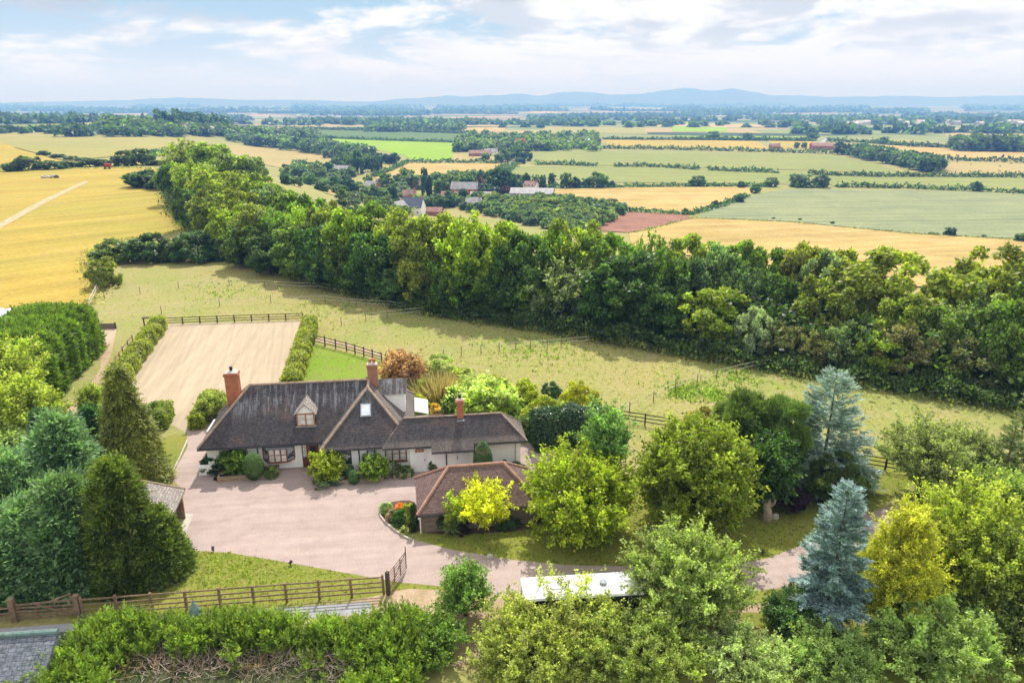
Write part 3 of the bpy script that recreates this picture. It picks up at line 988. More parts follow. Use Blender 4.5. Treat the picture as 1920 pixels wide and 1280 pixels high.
sheet('shed_apron', [(346, 962), (363, 964), (345, 1006), (330, 1006), (334, 985)], 0.021, MT['concrete'])


# far hills on the skyline
def make_hills(name, prof, Y0, thick, base):
    mb = MB()
    rng = random.Random(3)
    xs, zs = [], []
    for (u0, v0), (u1, v1) in zip(prof[:-1], prof[1:]):
        for k in range(6):
            t = k / 6
            tt = t * t * (3 - 2 * t)
            u, v = u0 + (u1 - u0) * t, v0 + (v1 - v0) * tt
            xs.append((u - 960) / F * (Y0 * math.cos(CP)))
            zs.append(max(CH - Y0 * math.tan(dep(v)) + rng.uniform(-6, 6), base + 4))
    prof_s = [(-1.0, 0.0), (-0.55, 0.35), (-0.2, 0.82), (0, 1.0), (0.3, 0.8), (1.0, 0.0)]
    vs = []
    for x, z in zip(xs, zs):
        for dy, k in prof_s:
            vs.append((x, Y0 + dy * thick + 120 * math.sin(x * 0.003) * (1 - abs(dy)), base + (z - base) * k * (1 + (0.06 * math.sin(x * 0.011 + dy * 5) if 0 < k < 1 else 0))))
    n = len(prof_s)
    fs = []
    for i in range(len(xs) - 1):
        for j in range(n - 1):
            fs.append((i * n + j, (i + 1) * n + j, (i + 1) * n + j + 1, i * n + j + 1))
    mb.add(vs, fs)
    o = mb.build(name, HILLM, smooth=True)
    tag(o, kind='structure')


HILLM = ground_mat('hill_moor', [(0.10, 0.125, 0.09), (0.08, 0.105, 0.075), (0.12, 0.13, 0.095)], 0.001, 0.02, 0.004)
make_hills('hills', [(640, 192), (700, 190), (760, 185), (815, 182), (840, 179), (870, 182), (920, 179), (980, 176), (1010, 180), (1060, 173), (1100, 173), (1150, 178), (1200, 176), (1250, 169), (1292, 165), (1330, 170), (1370, 167), (1410, 173), (1445, 179), (1500, 179), (1560, 182), (1620, 181), (1700, 180), (1780, 182), (1850, 180), (1920, 179), (2060, 184), (2200, 190)], 12500, 1100, -62)
make_hills('hills', [(-200, 194), (0, 192), (110, 191), (160, 190), (230, 188), (290, 185), (340, 183), (400, 185), (470, 188), (560, 188), (640, 190), (720, 192)], 12000, 1000, -62)


# ------------------------------------------------------------------ the farmhouse
def hip_roof(mb, x0, x1, y0, y1, ze, zr, a, b, axis='x', th=0.13):
    """closed hipped solid; ridge from a to b along axis"""
    if axis == 'x':
        ym = (y0 + y1) / 2
        r0, r1 = (a, ym, zr), (b, ym, zr)
    else:
        xm = (x0 + x1) / 2
        r0, r1 = (xm, a, zr), (xm, b, zr)
    e = [(x0, y0, ze), (x1, y0, ze), (x1, y1, ze), (x0, y1, ze)]
    l = [(p[0], p[1], ze - th) for p in e]
    vs = e + [r0, r1] + l
    if axis == 'x':
        fs = [(0, 1, 5, 4), (1, 2, 5), (2, 3, 4, 5), (3, 0, 4)]
    else:
        fs = [(0, 1, 4), (1, 2, 5, 4), (2, 3, 5), (3, 0, 4, 5)]
    fs += [(6, 7, 1, 0), (7, 8, 2, 1), (8, 9, 3, 2), (9, 6, 0, 3), (9, 8, 7, 6)]
    mb.add(vs, fs)
    return e, r0, r1


def caps(mb, segs, r=0.12):
    for p, q in segs:
        mb.tube([p, q], [r, r], 6)


def window(parent, x0, x1, z0, z1, y, frame_mat, lights=2, bars=0, depth=0.07, pane='glass', fw=0.07, sill=None, name='window'):
    """window proud of a wall that faces -y at y"""
    mb = MB()
    y0, y1 = y - depth, y + 0.02
    mb.box(x0, y0, z0, x0 + fw, y1, z1)
    mb.box(x1 - fw, y0, z0, x1, y1, z1)
    mb.box(x0 + fw, y0, z1 - fw, x1 - fw, y1, z1)
    mb.box(x0 + fw, y0, z0, x1 - fw, y1, z0 + fw)
    w = (x1 - x0) / lights
    for i in range(1, lights):
        mb.box(x0 + i * w - fw * .5, y0, z0 + fw, x0 + i * w + fw * .5, y1, z1 - fw)
    for b in range(bars):
        zb = z0 + (z1 - z0) * (b + 1) / (bars + 1)
        mb.box(x0 + fw, y0 + 0.02, zb - .02, x1 - fw, y1, zb + .02)
    f = mb.build(name, MT[frame_mat], parent)
    for i in range(lights):
        g = MB()
        g.box(x0 + i * w + fw * .5, y - depth * 0.4, z0 + fw, x0 + (i + 1) * w - fw * .5, y - 0.01, z1 - fw)
        g.build('pane', MT[pane], f)
    if sill:
        s = MB()
        s.box(x0 - 0.05, y - depth - 0.08, z0 - 0.07, x1 + 0.05, y + 0.01, z0 - 0.003)
        s.build('sill', MT[sill], f)
    return f


def chimney(parent, x, y, w, d, z0, z1, mat, pots=1, cap='mortar'):
    mb = MB()
    mb.box(x - w / 2, y - d / 2, z0, x + w / 2, y + d / 2, z1 - 0.42)
    for k, (o, h) in enumerate(((0.04, 0.08), (0.08, 0.1), (0.03, 0.1))):
        zb = z1 - 0.42 + [0, .08, .18][k]
        mb.box(x - w / 2 - o, y - d / 2 - o, zb, x + w / 2 + o, y + d / 2 + o, zb + h)
    c = mb.build('chimney', MT[mat], parent)
    m2 = MB()
    m2.add([(x - w / 2, y - d / 2, z1 - .14), (x + w / 2, y - d / 2, z1 - .14), (x + w / 2, y + d / 2, z1 - .14), (x - w / 2, y + d / 2, z1 - .14), (x - w / 4, y - d / 4, z1), (x + w / 4, y - d / 4, z1), (x + w / 4, y + d / 4, z1), (x - w / 4, y + d / 4, z1)],
           [(0, 1, 5, 4), (1, 2, 6, 5), (2, 3, 7, 6), (3, 0, 4, 7), (4, 5, 6, 7)])
    m2.build('flaunching', MT[cap], c)
    for k in range(pots):
        m3 = MB()
        px = x + (k - (pots - 1) / 2) * 0.32
        m3.lathe([(0.13, 0), (0.12, 0.28), (0.15, 0.3), (0.15, 0.36), (0.1, 0.36)], (px, y, z1 - 0.06), 10)
        m3.build('pot', MT['pot' if mat != 'brick' else 'black'], c)
    return c


HOUSE_O, HOUSE_A = (-24.4, 50.3, 0), R(7.5)


def make_house():
    root = empty('farmhouse', HOUSE_O, HOUSE_A, 'long white cottage with steep dark tiled roofs, three brick chimneys and one dormer', 'house')
    # walls
    w = MB()
    w.box(0.5, 0.5, -.1, 10.6, 6.75, 2.45)
    w.box(10.0, -1.05, -.1, 16.3, 8.2, 2.47)
    w.box(16.3, -1.45, -.1, 25.1, 1.25, 2.43)
    w.box(18.0, -1.62, -.1, 21.3, -1.45, 2.2)
    wall = w.build('wall', MT['render'], root)
    ze = 2.4
    # main roofs
    a = MB()
    eA, rA0, rA1 = hip_roof(a, 0, 13.3, -.1, 7.1, ze, 6.1, 3.6, 13.1)
    ra = a.build('roof', MT['roof'], root)
    b = MB()
    eB, rB0, rB1 = hip_roof(b, 9.5, 16.72, -1.57, 8.9, ze, 6.02, 2.02, 4.4, 'y', th=0.125)
    rb = b.build('roof', MT['roof'], root)
    c = MB()
    eC, rC0, rC1 = hip_roof(c, 14.2, 25.55, -1.95, 1.65, ze, 4.12, 15.9, 23.7, th=0.135)
    rc = c.build('roof', MT['roof'], root)
    # lower sweep of the middle of the service wing, slightly proud of the main slope
    s = MB()
    k = 1.72 / 1.8
    for (x0, x1) in ((18.0, 21.3),):
        y0, y1 = -2.35, -0.35
        z0, z1 = ze - 0.4 * k + .05, ze + 1.6 * k + .05
        s.add([(x0, y0, z0), (x1, y0, z0), (x1, y1, z1), (x0, y1, z1), (x0, y0, z0 - .1), (x1, y0, z0 - .1), (x1, y1, z1 - .1), (x0, y1, z1 - .1)],
              [(0, 1, 2, 3), (4, 5, 1, 0), (5, 6, 2, 1), (7, 4, 0, 3), (6, 7, 3, 2), (7, 6, 5, 4)])
    s.build('lean_to_roof', MT['roof'], root)
    # hips and ridges
    r = MB()
    caps(r, [((3.6, 3.5, 6.13), (13.1, 3.5, 6.13)), (eA[0], rA0), (eA[3], rA0)], 0.11)
    r.build('ridge', MT['ridge'], ra)
    r = MB()
    caps(r, [(rB0, rB1), (eB[0], rB0), (eB[1], rB0), (eB[2], rB1), (eB[3], rB1)], 0.12)
    r.build('ridge', MT['ridge'], rb)
    r = MB()
    caps(r, [(rC0, rC1), (eC[1], rC1), (eC[2], rC1)], 0.085)
    r.build('ridge', MT['ridge'], rc)
    # chimneys
    chimney(ra, 2.35, 3.4, 1.0, 0.8, 4.0, 7.5, 'brick', 1)
    chimney(rb, 13.45, 3.7, 0.8, 0.62, 5.0, 7.55, 'brick2', 2)
    chimney(rc, 20.4, -.15, 0.5, 0.5, 3.6, 5.6, 'brick', 1)
    f = MB()
    f.box(20.1, -.62, 3.62, 20.7, -.43, 3.86)
    f.build('flashing', MT['lead'], rc)
    # flue pipe beside small chimney
    f = MB()
    f.tube([(19.2, .3, 3.6), (19.2, .3, 4.75)], [.06, .06], 8)
    f.lathe([(.1, 0), (.1, .12), (.02, .18)], (19.2, .3, 4.72), 8)
    f.build('flue', MT['black'], rc)
    # dormer on the main roof
    dx0, dx1, dy, dz0, dz1 = 7.5, 8.9, 0.93, 3.42, 4.5
    d = MB()
    d.box(dx0 + .05, dy, dz0 - .1, dx1 - .05, dy + 1.9, dz1)
    xm = (dx0 + dx1) / 2
    d.add([(dx0, dy - .001, dz1), (dx1, dy - .001, dz1), (xm, dy - .001, 5.26)], [(0, 1, 2)])
    dm = d.build('dormer', MT['render'], root)
    e = MB()
    for sgn, xe in ((-1, dx0 - .16), (1, dx1 + .16)):
        p = [(xe, dy - .18, dz1 - .06), (xm, dy - .18, 5.36), (xm, dy + 2.2, 5.36), (xe, dy + 1.25, dz1 - .06)]
        if sgn > 0:
            p = p[::-1]
        e.poly(p)
        e.poly([(x, y, z - .07) for x, y, z in p][::-1])
        e.add([p[0], p[1], (p[1][0], p[1][1], p[1][2] - .07), (p[0][0], p[0][1], p[0][2] - .07)], [(0, 3, 2, 1)])
        e.add([p[3], p[2], (p[2][0], p[2][1], p[2][2] - .07), (p[3][0], p[3][1], p[3][2] - .07)], [(0, 1, 2, 3)])
    e.build('dormer_roof', MT['shedroof'], dm)
    window(dm, dx0, dx1, dz0, dz1, dy, 'oak', 2, 0, .06, 'curtain', .1)
    e = MB()
    e.box(dx0 - .1, dy - .14, dz0 - .07, dx1 + .1, dy + .05, dz0 - .003)
    e.build('lead_apron', MT['lead'], dm)
    # skylight on the front hip
    k = Matrix.Translation((12.95, 0.62, 4.62)) @ Matrix.Rotation(R(45.2), 4, 'X')
    e = MB()
    e.box(-.42, -.56, -.04, .42, .56, .07, k)
    sl = e.build('skylight', MT['lead'], root)
    e = MB()
    e.box(-.33, -.44, .07, .33, .46, .085, k)
    e.build('pane', MT['skyglass'], sl)
    # side dormer, far slope of the cross wing
    e = MB()
    e.box(14.3, 2.9, 3.3, 16.0, 5.4, 5.0)
    sd_ = e.build('side_dormer', MT['render'], root)
    e = MB()
    e.add([(13.3, 2.7, 5.0), (16.2, 2.7, 5.0), (16.2, 4.15, 5.85), (13.3, 4.15, 5.85), (16.2, 5.6, 5.0), (13.3, 5.6, 5.0)], [(0, 1, 2, 3), (3, 2, 4, 5), (1, 4, 2), (5, 4, 1, 0)])
    e.build('dormer_roof', MT['roof'], sd_)
    # bay window
    bx0, bx1 = 4.75, 7.15
    e = MB()
    yb = 0.5
    P = [(bx0, yb), (bx0 + .5, yb - .55), (bx1 - .5, yb - .55), (bx1, yb)]
    for z0, z1, o in ((.78, .9, .05), (1.95, 2.05, .03)):
        e.add([(x, y - (o if i in (1, 2) else 0), z0) for i, (x, y) in enumerate(P)] + [(x, y - (o if i in (1, 2) else 0), z1) for i, (x, y) in enumerate(P)],
              [(0, 1, 5, 4), (1, 2, 6, 5), (2, 3, 7, 6), (4, 5, 6, 7), (3, 2, 1, 0)])
    posts = [P[0], P[1], ((P[1][0] * 2 + P[2][0]) / 3, P[1][1]), ((P[1][0] + 2 * P[2][0]) / 3, P[1][1]), P[2], P[3]]
    for x, y in posts:
        e.box(x - .045, y - .045, .9, x + .045, y + .045, 1.95)
    for i in range(5):
        (xa, ya), (xb, yb2) = posts[i], posts[i + 1]
        e.beam((xa, ya, 1.45), (xb, yb2, 1.45), .04, .04)
    bay = e.build('bay_window', MT['timber'], root)
    for i in range(5):
        (xa, ya), (xb, yb2) = posts[i], posts[i + 1]
        g = MB()
        g.beam((xa, ya + .03, 1.425), (xb, yb2 + .03, 1.425), .02, 1.05)
        g.build('pane', MT['curtain' if i in (1, 2, 3) else 'glass'], bay)
    e = MB()
    e.add([(bx0 - .15, .5, 2.06), (bx0 + .4, -.2, 2.06), (bx1 - .4, -.2, 2.06), (bx1 + .15, .5, 2.06), (bx0 + .2, .49, 2.34), (bx1 - .2, .49, 2.34)], [(0, 1, 4), (1, 2, 5, 4), (2, 3, 5), (3, 2, 1, 0)])
    e.build('bay_roof', MT['lead'], bay)
    # front door with side lights
    e = MB()
    e.box(7.75, .38, 0, 9.45, .52, 2.2)
    dr = e.build('door', MT['door'], root)
    e = MB()
    e.box(8.22, .33, .05, 9.0, .379, 2.05)
    lf = e.build('door_leaf', MT['timber'], dr)
    e = MB()
    e.box(8.36, .31, 1.15, 8.86, .329, 1.9)
    e.build('pane', MT['black'], lf)
    for x0 in (7.84, 9.08):
        e = MB()
        e.box(x0, .34, 1.0, x0 + .28, .379, 2.05)
        e.build('side_light', MT['curtain'], dr)
    e = MB()
    e.box(7.6, -.15, 0.0, 9.6, .37, .07)
    e.build('door_step', MT['stone'], root)
    # windows and door of the cross wing
    yB = -1.05
    window(root, 10.7, 11.75, .85, 2.15, yB, 'black', 1, 2, .06, 'glass', .06, 'white')
    window(root, 12.95, 13.6, 1.1, 2.2, yB, 'black', 1, 2, .06, 'curtain', .06)
    window(root, 14.35, 16.05, .85, 2.15, yB, 'timber', 3, 1, .06, 'curtain', .09, 'timber')
    yC = -1.45
    e = MB()
    e.box(16.55, yC - .07, 0, 17.6, yC + .01, 2.12)
    d2 = e.build('door', MT['white'], root)
    for i in range(3):
        e = MB()
        e.box(16.72 + i * .24, yC - .085, 1.72, 16.92 + i * .24, yC - .069, 1.98)
        e.build('pane', MT['oak'], d2)
    e = MB()
    e.box(17.42, yC - .11, .95, 17.46, yC - .069, 1.15)
    e.build('handle', MT['black'], d2)
    yM = -1.62
    e = MB()
    e.box(19.9, yM - .05, 0, 20.95, yM + .01, 1.95)
    d3 = e.build('door', MT['white'], root)
    e = MB()
    k = Matrix.Translation((20.55, yM - .06, 1.72)) @ Matrix.Rotation(R(45), 4, 'Y')
    e.box(-.11, -.02, -.11, .11, .009, .11, k)
    e.build('plaque', MT['black'], d3)
    e = MB()
    e.box(20.0, yM - .09, 1.0, 20.04, yM - .051, 1.25)
    e.build('handle', MT['black'], d3)
    # downpipes and gutter
    for x, y, z in ((12.35, yB - .06, 2.3), (4.35, .44, 2.3), (19.15, yM - .06, 2.05), (21.36, yC - .1, 2.3), (24.7, yC - .06, 2.3)):
        e = MB()
        e.tube([(x, y, 0), (x, y, z - .25), (x, y - .35, z)], [.045] * 3, 7)
        e.build('downpipe', MT['black' if x < 24 else 'mortar'], root)
    e = MB()
    for p, q in (((0, -.16, 2.3), (9.5, -.16, 2.3)), ((9.6, -1.63, 2.3), (16.6, -1.63, 2.3)), ((16.8, -2.02, 2.3), (17.98, -2.02, 2.3)), ((21.32, -2.02, 2.3), (25.5, -2.02, 2.3)), ((18, -2.41, 1.98), (21.3, -2.41, 1.98))):
        e.tube([p, q], [.055, .055], 6)
    e.build('gutter', MT['black'], root)
    # wall lamp on the service wing, white garden room behind
    e = MB()
    e.box(21.55, yC - .16, 2.02, 21.7, yC, 2.2)
    e.build('wall_lamp', MT['white'], root)
    e = MB()
    e.add([(16.75, 4.6, 2.6), (17.9, 4.6, 2.3), (17.9, 7.6, 2.3), (16.75, 7.6, 2.6), (16.75, 4.6, 2.52), (17.9, 4.6, 2.22), (17.9, 7.6, 2.22), (16.75, 7.6, 2.52)], [(0, 1, 2, 3), (7, 6, 5, 4), (4, 5, 1, 0), (5, 6, 2, 1), (6, 7, 3, 2)])
    for i in range(7):
        e.box(16.76, 4.6 + i * .49, 2.1 if i else 2.1, 17.9, 4.64 + i * .49, 2.11)
    e.box(17.8, 4.65, 0, 17.88, 7.55, 2.095)
    e.box(16.8, 4.65, 0, 17.79, 4.72, 2.09)
    e.build('garden_room', MT['white'], root)
    # white lean-to edge at left end
    e = MB()
    e.box(-.25, 4.2, 0, .49, 6.2, 1.9)
    e.box(-.4, 4.0, 1.9, .2, 6.4, 2.0)
    e.build('side_porch', MT['white'], root)
    e = MB()
    e.box(-.2, .1, -.1, 1.3, .49, .75)
    e.build('plinth_wall', MT['render'], root)


make_house()


def make_barn():
    o = at_z(782, 965, 1.6)
    root = empty('garage_barn', (o[0], o[1], 0), R(9), 'low timber-boarded outbuilding with a reddish hipped tile roof, in front of the white cottage', 'outbuilding')
    w = MB()
    w.box(.3, .3, -.15, 8.3, 4.8, 1.62)
    w.build('wall', MT['boards'], root)
    for x in (.26, 4.2, 8.2):
        w = MB()
        w.box(x - .04, .24, -.1, x + .14, .3, 1.58)
        w.build('corner_board', MT['fence'], root)
    w = MB()
    e, r0, r1 = hip_roof(w, 0, 8.6, 0, 5.1, 1.6, 3.68, 2.35, 6.25)
    rf = w.build('roof', MT['barnroof'], root)
    r = MB()
    caps(r, [(r0, r1), (e[0], r0), (e[3], r0), (e[1], r1), (e[2], r1)], 0.12)
    r.build('ridge', MT['ridge_red'], rf)
    g = MB()
    g.tube([(0, -.06, 1.5), (8.6, -.06, 1.5)], [.06, .06], 6)
    g.build('gutter', MT['black'], root)
    g = MB()
    g.tube([(.2, .2, 0), (.2, .2, 1.3), (.15, -.05, 1.5)], [.045] * 3, 6)
    g.build('downpipe', MT['white'], root)
    g = MB()
    g.box(.05, .05, 1.2, .2, .2, 1.32)
    g.build('wall_lamp', MT['white'], root)


make_barn()


def make_shed():
    o = at_z(347, 916, 2.15)
    root = empty('cart_shed', (o[0], o[1], 0), R(11), 'open-fronted cart shed with pale stone-tiled roof, half hidden by the dark yew', 'shed')
    L, D = 6.2, 5.0
    w = MB()
    w.box(-D + .3, -L + .3, -.1, -D + .45, -.3, 2.2)
    w.box(-D + .46, -.42, -.1, -.3, -.28, 2.2)
    w.box(-D + .46, -L + .3, -.1, -.3, -L + .44, 2.2)
    w.build('wall', MT['boards'], root)
    for y in (-.35, -2.2, -4.1, -L + .4):
        p = MB()
        p.box(-.36, y - .09, 0, -.18, y + .09, 2.05)
        p.build('post', MT['fence'], root)
    p = MB()
    p.box(-.34, -L + .2, 2.05, -.2, -.2, 2.2)
    p.build('beam', MT['fence'], root)
    w = MB()
    e, r0, r1 = hip_roof(w, -D, 0, -L, 0, 2.15, 3.95, -L + 1.5, -1.5, 'y')
    rf = w.build('roof', MT['shedroof'], root)
    r = MB()
    caps(r, [(r0, r1), (e[1], r0), (e[0], r0), (e[2], r1), (e[3], r1)], .09)
    r.build('ridge', MT['ridge'], rf)


make_shed()


def make_front_building():
    # slate roofed building at the roadside, near the camera
    zr = 2.9
    a = at_z(-70, 1196, zr)
    b = at_z(108, 1184, zr)
    ang = math.atan2(b[1] - a[1], b[0] - a[0])
    L = float(np.hypot(b[0] - a[0], b[1] - a[1]))
    root = empty('roadside_building', (float(b[0]), float(b[1]), 0), ang, 'grey slate-roofed building beside the lane, in the near corner of the view', 'building')
    w = MB()
    w.box(-L - 5, -2.6, -.1, -.25, 2.0, 1.15)
    w.build('wall', MT['stone'], root)
    w = MB()
    x0, x1 = -L - 5.3, 0
    w.add([(x0, -3.2, .95), (x1, -3.2, .95), (x1, 0, zr), (x0, 0, zr), (x1, 2.4, .95), (x0, 2.4, .95), (x0, -3.2, .83), (x1, -3.2, .83), (x1, 2.4, .83), (x0, 2.4, .83)],
          [(0, 1, 2, 3), (3, 2, 4, 5), (6, 7, 1, 0), (8, 9, 5, 4), (1, 7, 8, 4, 2), (6, 0, 3, 5, 9), (9, 8, 7, 6)])
    rf = w.build('roof', MT['slate'], root)
    r = MB()
    r.tube([(x0, 0, zr + .03), (x1 + .02, 0, zr + .03)], [.14, .14], 8)
    r.build('ridge', MT['copper'], rf)


make_front_building()


def make_turret():
    p = at_z(362, 1128, 2.9)
    root = empty('lantern_turret', (float(p[0]), float(p[1]), 0), 0, 'small pointed grey-green cone roof with a spike, poking up behind the front conifer hedge', 'turret')
    m = MB()
    m.tube([(0, 0, -.1), (0, 0, 2.0)], [.2, .18], 8)
    m.build('post', MT['fence'], root)
    m = MB()
    m.lathe([(.42, 2.0), (.40, 2.06), (.24, 2.45), (.09, 2.82), (.025, 2.9)], n=10)
    m.build('cone_roof', MT['copper'], root)
    m = MB()
    m.lathe([(.02, 2.88), (.05, 2.95), (.02, 3.02), (.008, 3.25)], n=8)
    m.build('finial', MT['copper'], root)


make_turret()


def make_trailer():
    a = at_z(975, 1082, 2.45)
    b = at_z(1178, 1070, 2.45)
    ang = math.atan2(b[1] - a[1], b[0] - a[0])
    L = float(np.hypot(b[0] - a[0], b[1] - a[1])) + 0.4
    root = empty('horse_trailer', (float(a[0]), float(a[1]), 0), ang, 'long white-roofed trailer with dark sides and a round roof vent, behind the front trees', 'trailer')
    m = MB()
    m.box(.05, -1.93, .55, L - .05, -.05, 2.36)
    m.build('body', MT['black'], root)
    m = MB()
    m.add([(0, -2.0, 2.37), (L, -2.0, 2.37), (L, 0, 2.37), (0, 0, 2.37), (.06, -1.93, 2.47), (L - .06, -1.93, 2.47), (L - .06, -.07, 2.47), (.06, -.07, 2.47)],
          [(0, 1, 5, 4), (1, 2, 6, 5), (2, 3, 7, 6), (3, 0, 4, 7), (4, 5, 6, 7), (3, 2, 1, 0)])
    rf = m.build('roof', MT['panel'], root)
    m = MB()
    m.lathe([(.16, 0), (.16, .08), (.22, .1), (.2, .16), (.05, .2)], (4.55, -1.0, 2.47), 12)
    m.build('vent', MT['lead'], rf)
    for xs in (1.2, 2.6, 4.0, 5.4):
        m = MB()
        m.box(xs, -1.9, 2.4715, xs + .035, -.1, 2.485)
        m.build('roof_seam', MT['lead'], rf)
    m = MB()
    m.box(1.6, -1.25, 2.472, 2.3, -.75, 2.53)
    m.build('roof_hatch', MT['skyglass'], rf)
    for x in (2.0, 2.9, 5.6):
        for y in (-1.85, -.2):
            m = MB()
            M = Matrix.Translation((x, y, .36)) @ Matrix.Rotation(R(90), 4, 'X')
            pr = [(.2, -.11), (.34, -.11), (.36, -.06), (.36, .06), (.34, .11), (.2, .11)]
            m.lathe(pr, n=18)
            m.v = [tuple(M @ Vector(q)) for q in m.v]
            wh = m.build('wheel', MT['black'], root)
            m = MB()
            m.lathe([(.05, -.1), (.2, -.1), (.2, .1), (.05, .1)], n=14)
            m.v = [tuple(M @ Vector(q)) for q in m.v]
            m.build('rim', MT['lead'], wh)
    m = MB()
    m.beam((0, -1.0, .5), (-1.2, -1.0, .5), .1, .1)
    m.build('tow_bar', MT['lead'], root)


make_trailer()


# ------------------------------------------------------------------ fences and gates
def fence(name, cat, label, px, posth=1.2, rails=(.35, .7, 1.05), spacing=1.85, post=0.12, mat='fence', rw=0.04, rh=0.09, group=None, world=None):
    pts = [Vector((float(p[0]), float(p[1]), 0)) for p in (world or [ground(*q) for q in px])]
    root = empty(name, pts[0], 0, label, cat, group)
    o = pts[0].copy()
    allp = []
    for a, b in zip(pts[:-1], pts[1:]):
        n = max(1, round((b - a).length / spacing))
        for i in range(n):
            allp.append(a.lerp(b, i / n))
    allp.append(pts[-1])
    rng = random.Random(len(px or world) + int(abs(o.x * 10)))
    for p in allp:
        m = MB()
        m.box(-post / 2, -post / 2, -.15, post / 2, post / 2, posth + rng.uniform(-.03, .05), Matrix.Translation(p - o) @ Matrix.Rotation(rng.uniform(-.03, .03), 4, 'Y'))
        m.build('post', MT[mat], root)
    for z in rails:
        m = MB()
        for a, b in zip(allp[:-1], allp[1:]):
            d = (b - a).normalized()
            s = Vector((d.y, -d.x, 0)) * (post / 2 + rw / 2)
            m.beam(a - o + s + Vector((0, 0, z + rng.uniform(-.012, .012))), b - o + s + Vector((0, 0, z + rng.uniform(-.012, .012))), rw, rh)
        m.build('rail', MT[mat], root)
    return root


fence('rail_fence', 'fence', 'long brown four-rail timber fence beside the front lawn and lane', [(158, 1158), (720, 1114)], 1.35, (.3, .62, .95, 1.3), 1.85, .13)
fence('rail_fence', 'fence', 'short shaded timber fence past the closed wooden gate, below the big conifers', [(-60, 1176), (27, 1166)], 1.25, (.35, .7, 1.05), 1.9, .14)
fence('rail_fence', 'fence', 'dark three-rail fence along the far end of the sand arena', [(310, 609), (440, 604), (568, 600)], 1.0, (.3, .62, .95), 2.3, .13, 'fence_dark')
fence('rail_fence', 'fence', 'dark rail fence between bright green lawn and paddock, behind the cottage', [(590, 644), (650, 659), (716, 680)], 1.25, (.4, .75, 1.1), 1.7, .13, 'fence_dark')
fence('rail_fence', 'fence', 'dark rail fence glimpsed between the tall tapering ash and the paddock', [(1165, 790), (1300, 812)], 1.2, (.4, .75, 1.1), 2.0, .12, 'fence_dark')
fence('rail_fence', 'fence', 'dark rail fence at the paddock edge beside the clipped round yew', [(1600, 872), (1720, 892)], 1.2, (.4, .75, 1.1), 2.0, .12, 'fence_dark')
fence('rail_fence', 'fence', 'pale worn rail fence outside the yellow-green hedge along the arena', [(212, 700), (232, 668), (250, 645)], 1.2, (.6, 1.1), 2.2, .1, 'fence')
fence('rail_fence', 'fence', 'pale rail fence where the wheat meets the paddock, below the lone bush', [(168, 575), (180, 550), (190, 530)], 1.1, (.5, 1.0), 2.4, .1, 'tape')
fence('board_edging', 'edging', 'low dark board edging along the arena beneath the yellow-green hedge', [(247, 704), (276, 655), (304, 610)], .4, (.1, .24), 2.4, .1, 'fence_dark', .04, .14)
fence('garden_trellis', 'trellis', 'low brown trellis behind the cottage, next to the white garden room', [(790, 792), (832, 788)], 1.1, (.3, .7, 1.05), 1.4, .1, 'fence')


def make_gates():
    a, b = ground(30, 1165), ground(150, 1158)
    ang = math.atan2(b[1] - a[1], b[0] - a[0])
    L = float(np.hypot(b[0] - a[0], b[1] - a[1]))
    r = empty('field_gate', (float(a[0]), float(a[1]), 0), ang, 'closed five-bar wooden gate between two stout posts, below the big conifers', 'gate')
    for x in (0, L):
        m = MB()
        m.box(x - .14, -.14, -.1, x + .14, .14, 1.55)
        m.build('gate_post', MT['fence'], r)
    m = MB()
    for z in (.25, .45, .68, .92):
        m.beam((.16, 0, z), (L - .16, 0, z), .05, .08)
    m.beam((.16, 0, 1.1), (L - .16, 0, 1.25), .06, .1)
    for x in (.2, L * .35, L * .65, L - .2):
        m.beam((x, .04, .2), (x, .04, 1.2), .08, .05)
    m.beam((L - .2, -.05, .25), (L * .4, -.05, 1.1), .04, .09)
    m.beam((L - .2, -.05, 1.25), (L - .25, -.05, 1.75), .08, .08)
    m.beam((L - .22, -.04, 1.7), (L * .55, -.04, 1.18), .05, .08)
    m.build('gate_leaf', MT['fence'], r)
    # iron gate, standing open
    a = ground(722, 1114)
    b = ground(756, 1068)
    ang = math.atan2(b[1] - a[1], b[0] - a[0])
    L = float(np.hypot(b[0] - a[0], b[1] - a[1]))
    r = empty('field_gate', (float(a[0]) + .2, float(a[1]), 0), ang, 'rusty iron bar gate standing open at the end of the four-rail fence', 'gate')
    m = MB()
    m.box(-.1, -.1, -.1, .1, .1, 1.6)
    m.build('gate_post', MT['fence_dark'], r)
    m = MB()
    for i in range(7):
        z = .15 + i * .2
        m.tube([(.12, 0, z), (L, 0, z)], [.022, .022], 6)
    for x in (.12, L * .36, L * .68, L):
        m.tube([(x, 0, .12), (x, 0, 1.38 if x < L else 1.7)], [.03, .03], 6)
    m.tube([(.12, 0, .15), (L, 0, 1.35)], [.018, .018], 6)
    m.build('gate_leaf', MT['rust'], r)


make_gates()


def tape_fence(label, px, h=1.1, tapes=(.6, 1.05)):
    pts = [Vector((float(p[0]), float(p[1]), 0)) for p in [ground(*q) for q in px]]
    o = pts[0]
    root = empty('tape_fence', o, 0, label, 'fence', 'electric tape fences in the paddock')
    for p in pts:
        m = MB()
        q = p - o
        m.tube([q + Vector((0, 0, -.15)), q + Vector((0, 0, h))], [.055, .045], 6)
        m.build('post', MT['fence'], root)
    for z in tapes:
        m = MB()
        for a, b in zip(pts[:-1], pts[1:]):
            prev = None
            for k in range(5):
                t = k / 4
                p = a.lerp(b, t) - o + Vector((0, 0, z - .12 * 4 * t * (1 - t) * min(1, (b - a).length / 10)))
                if prev is not None:
                    m.beam(prev, p, .012, .036)
                prev = p
        m.build('tape', MT['tape'], root)


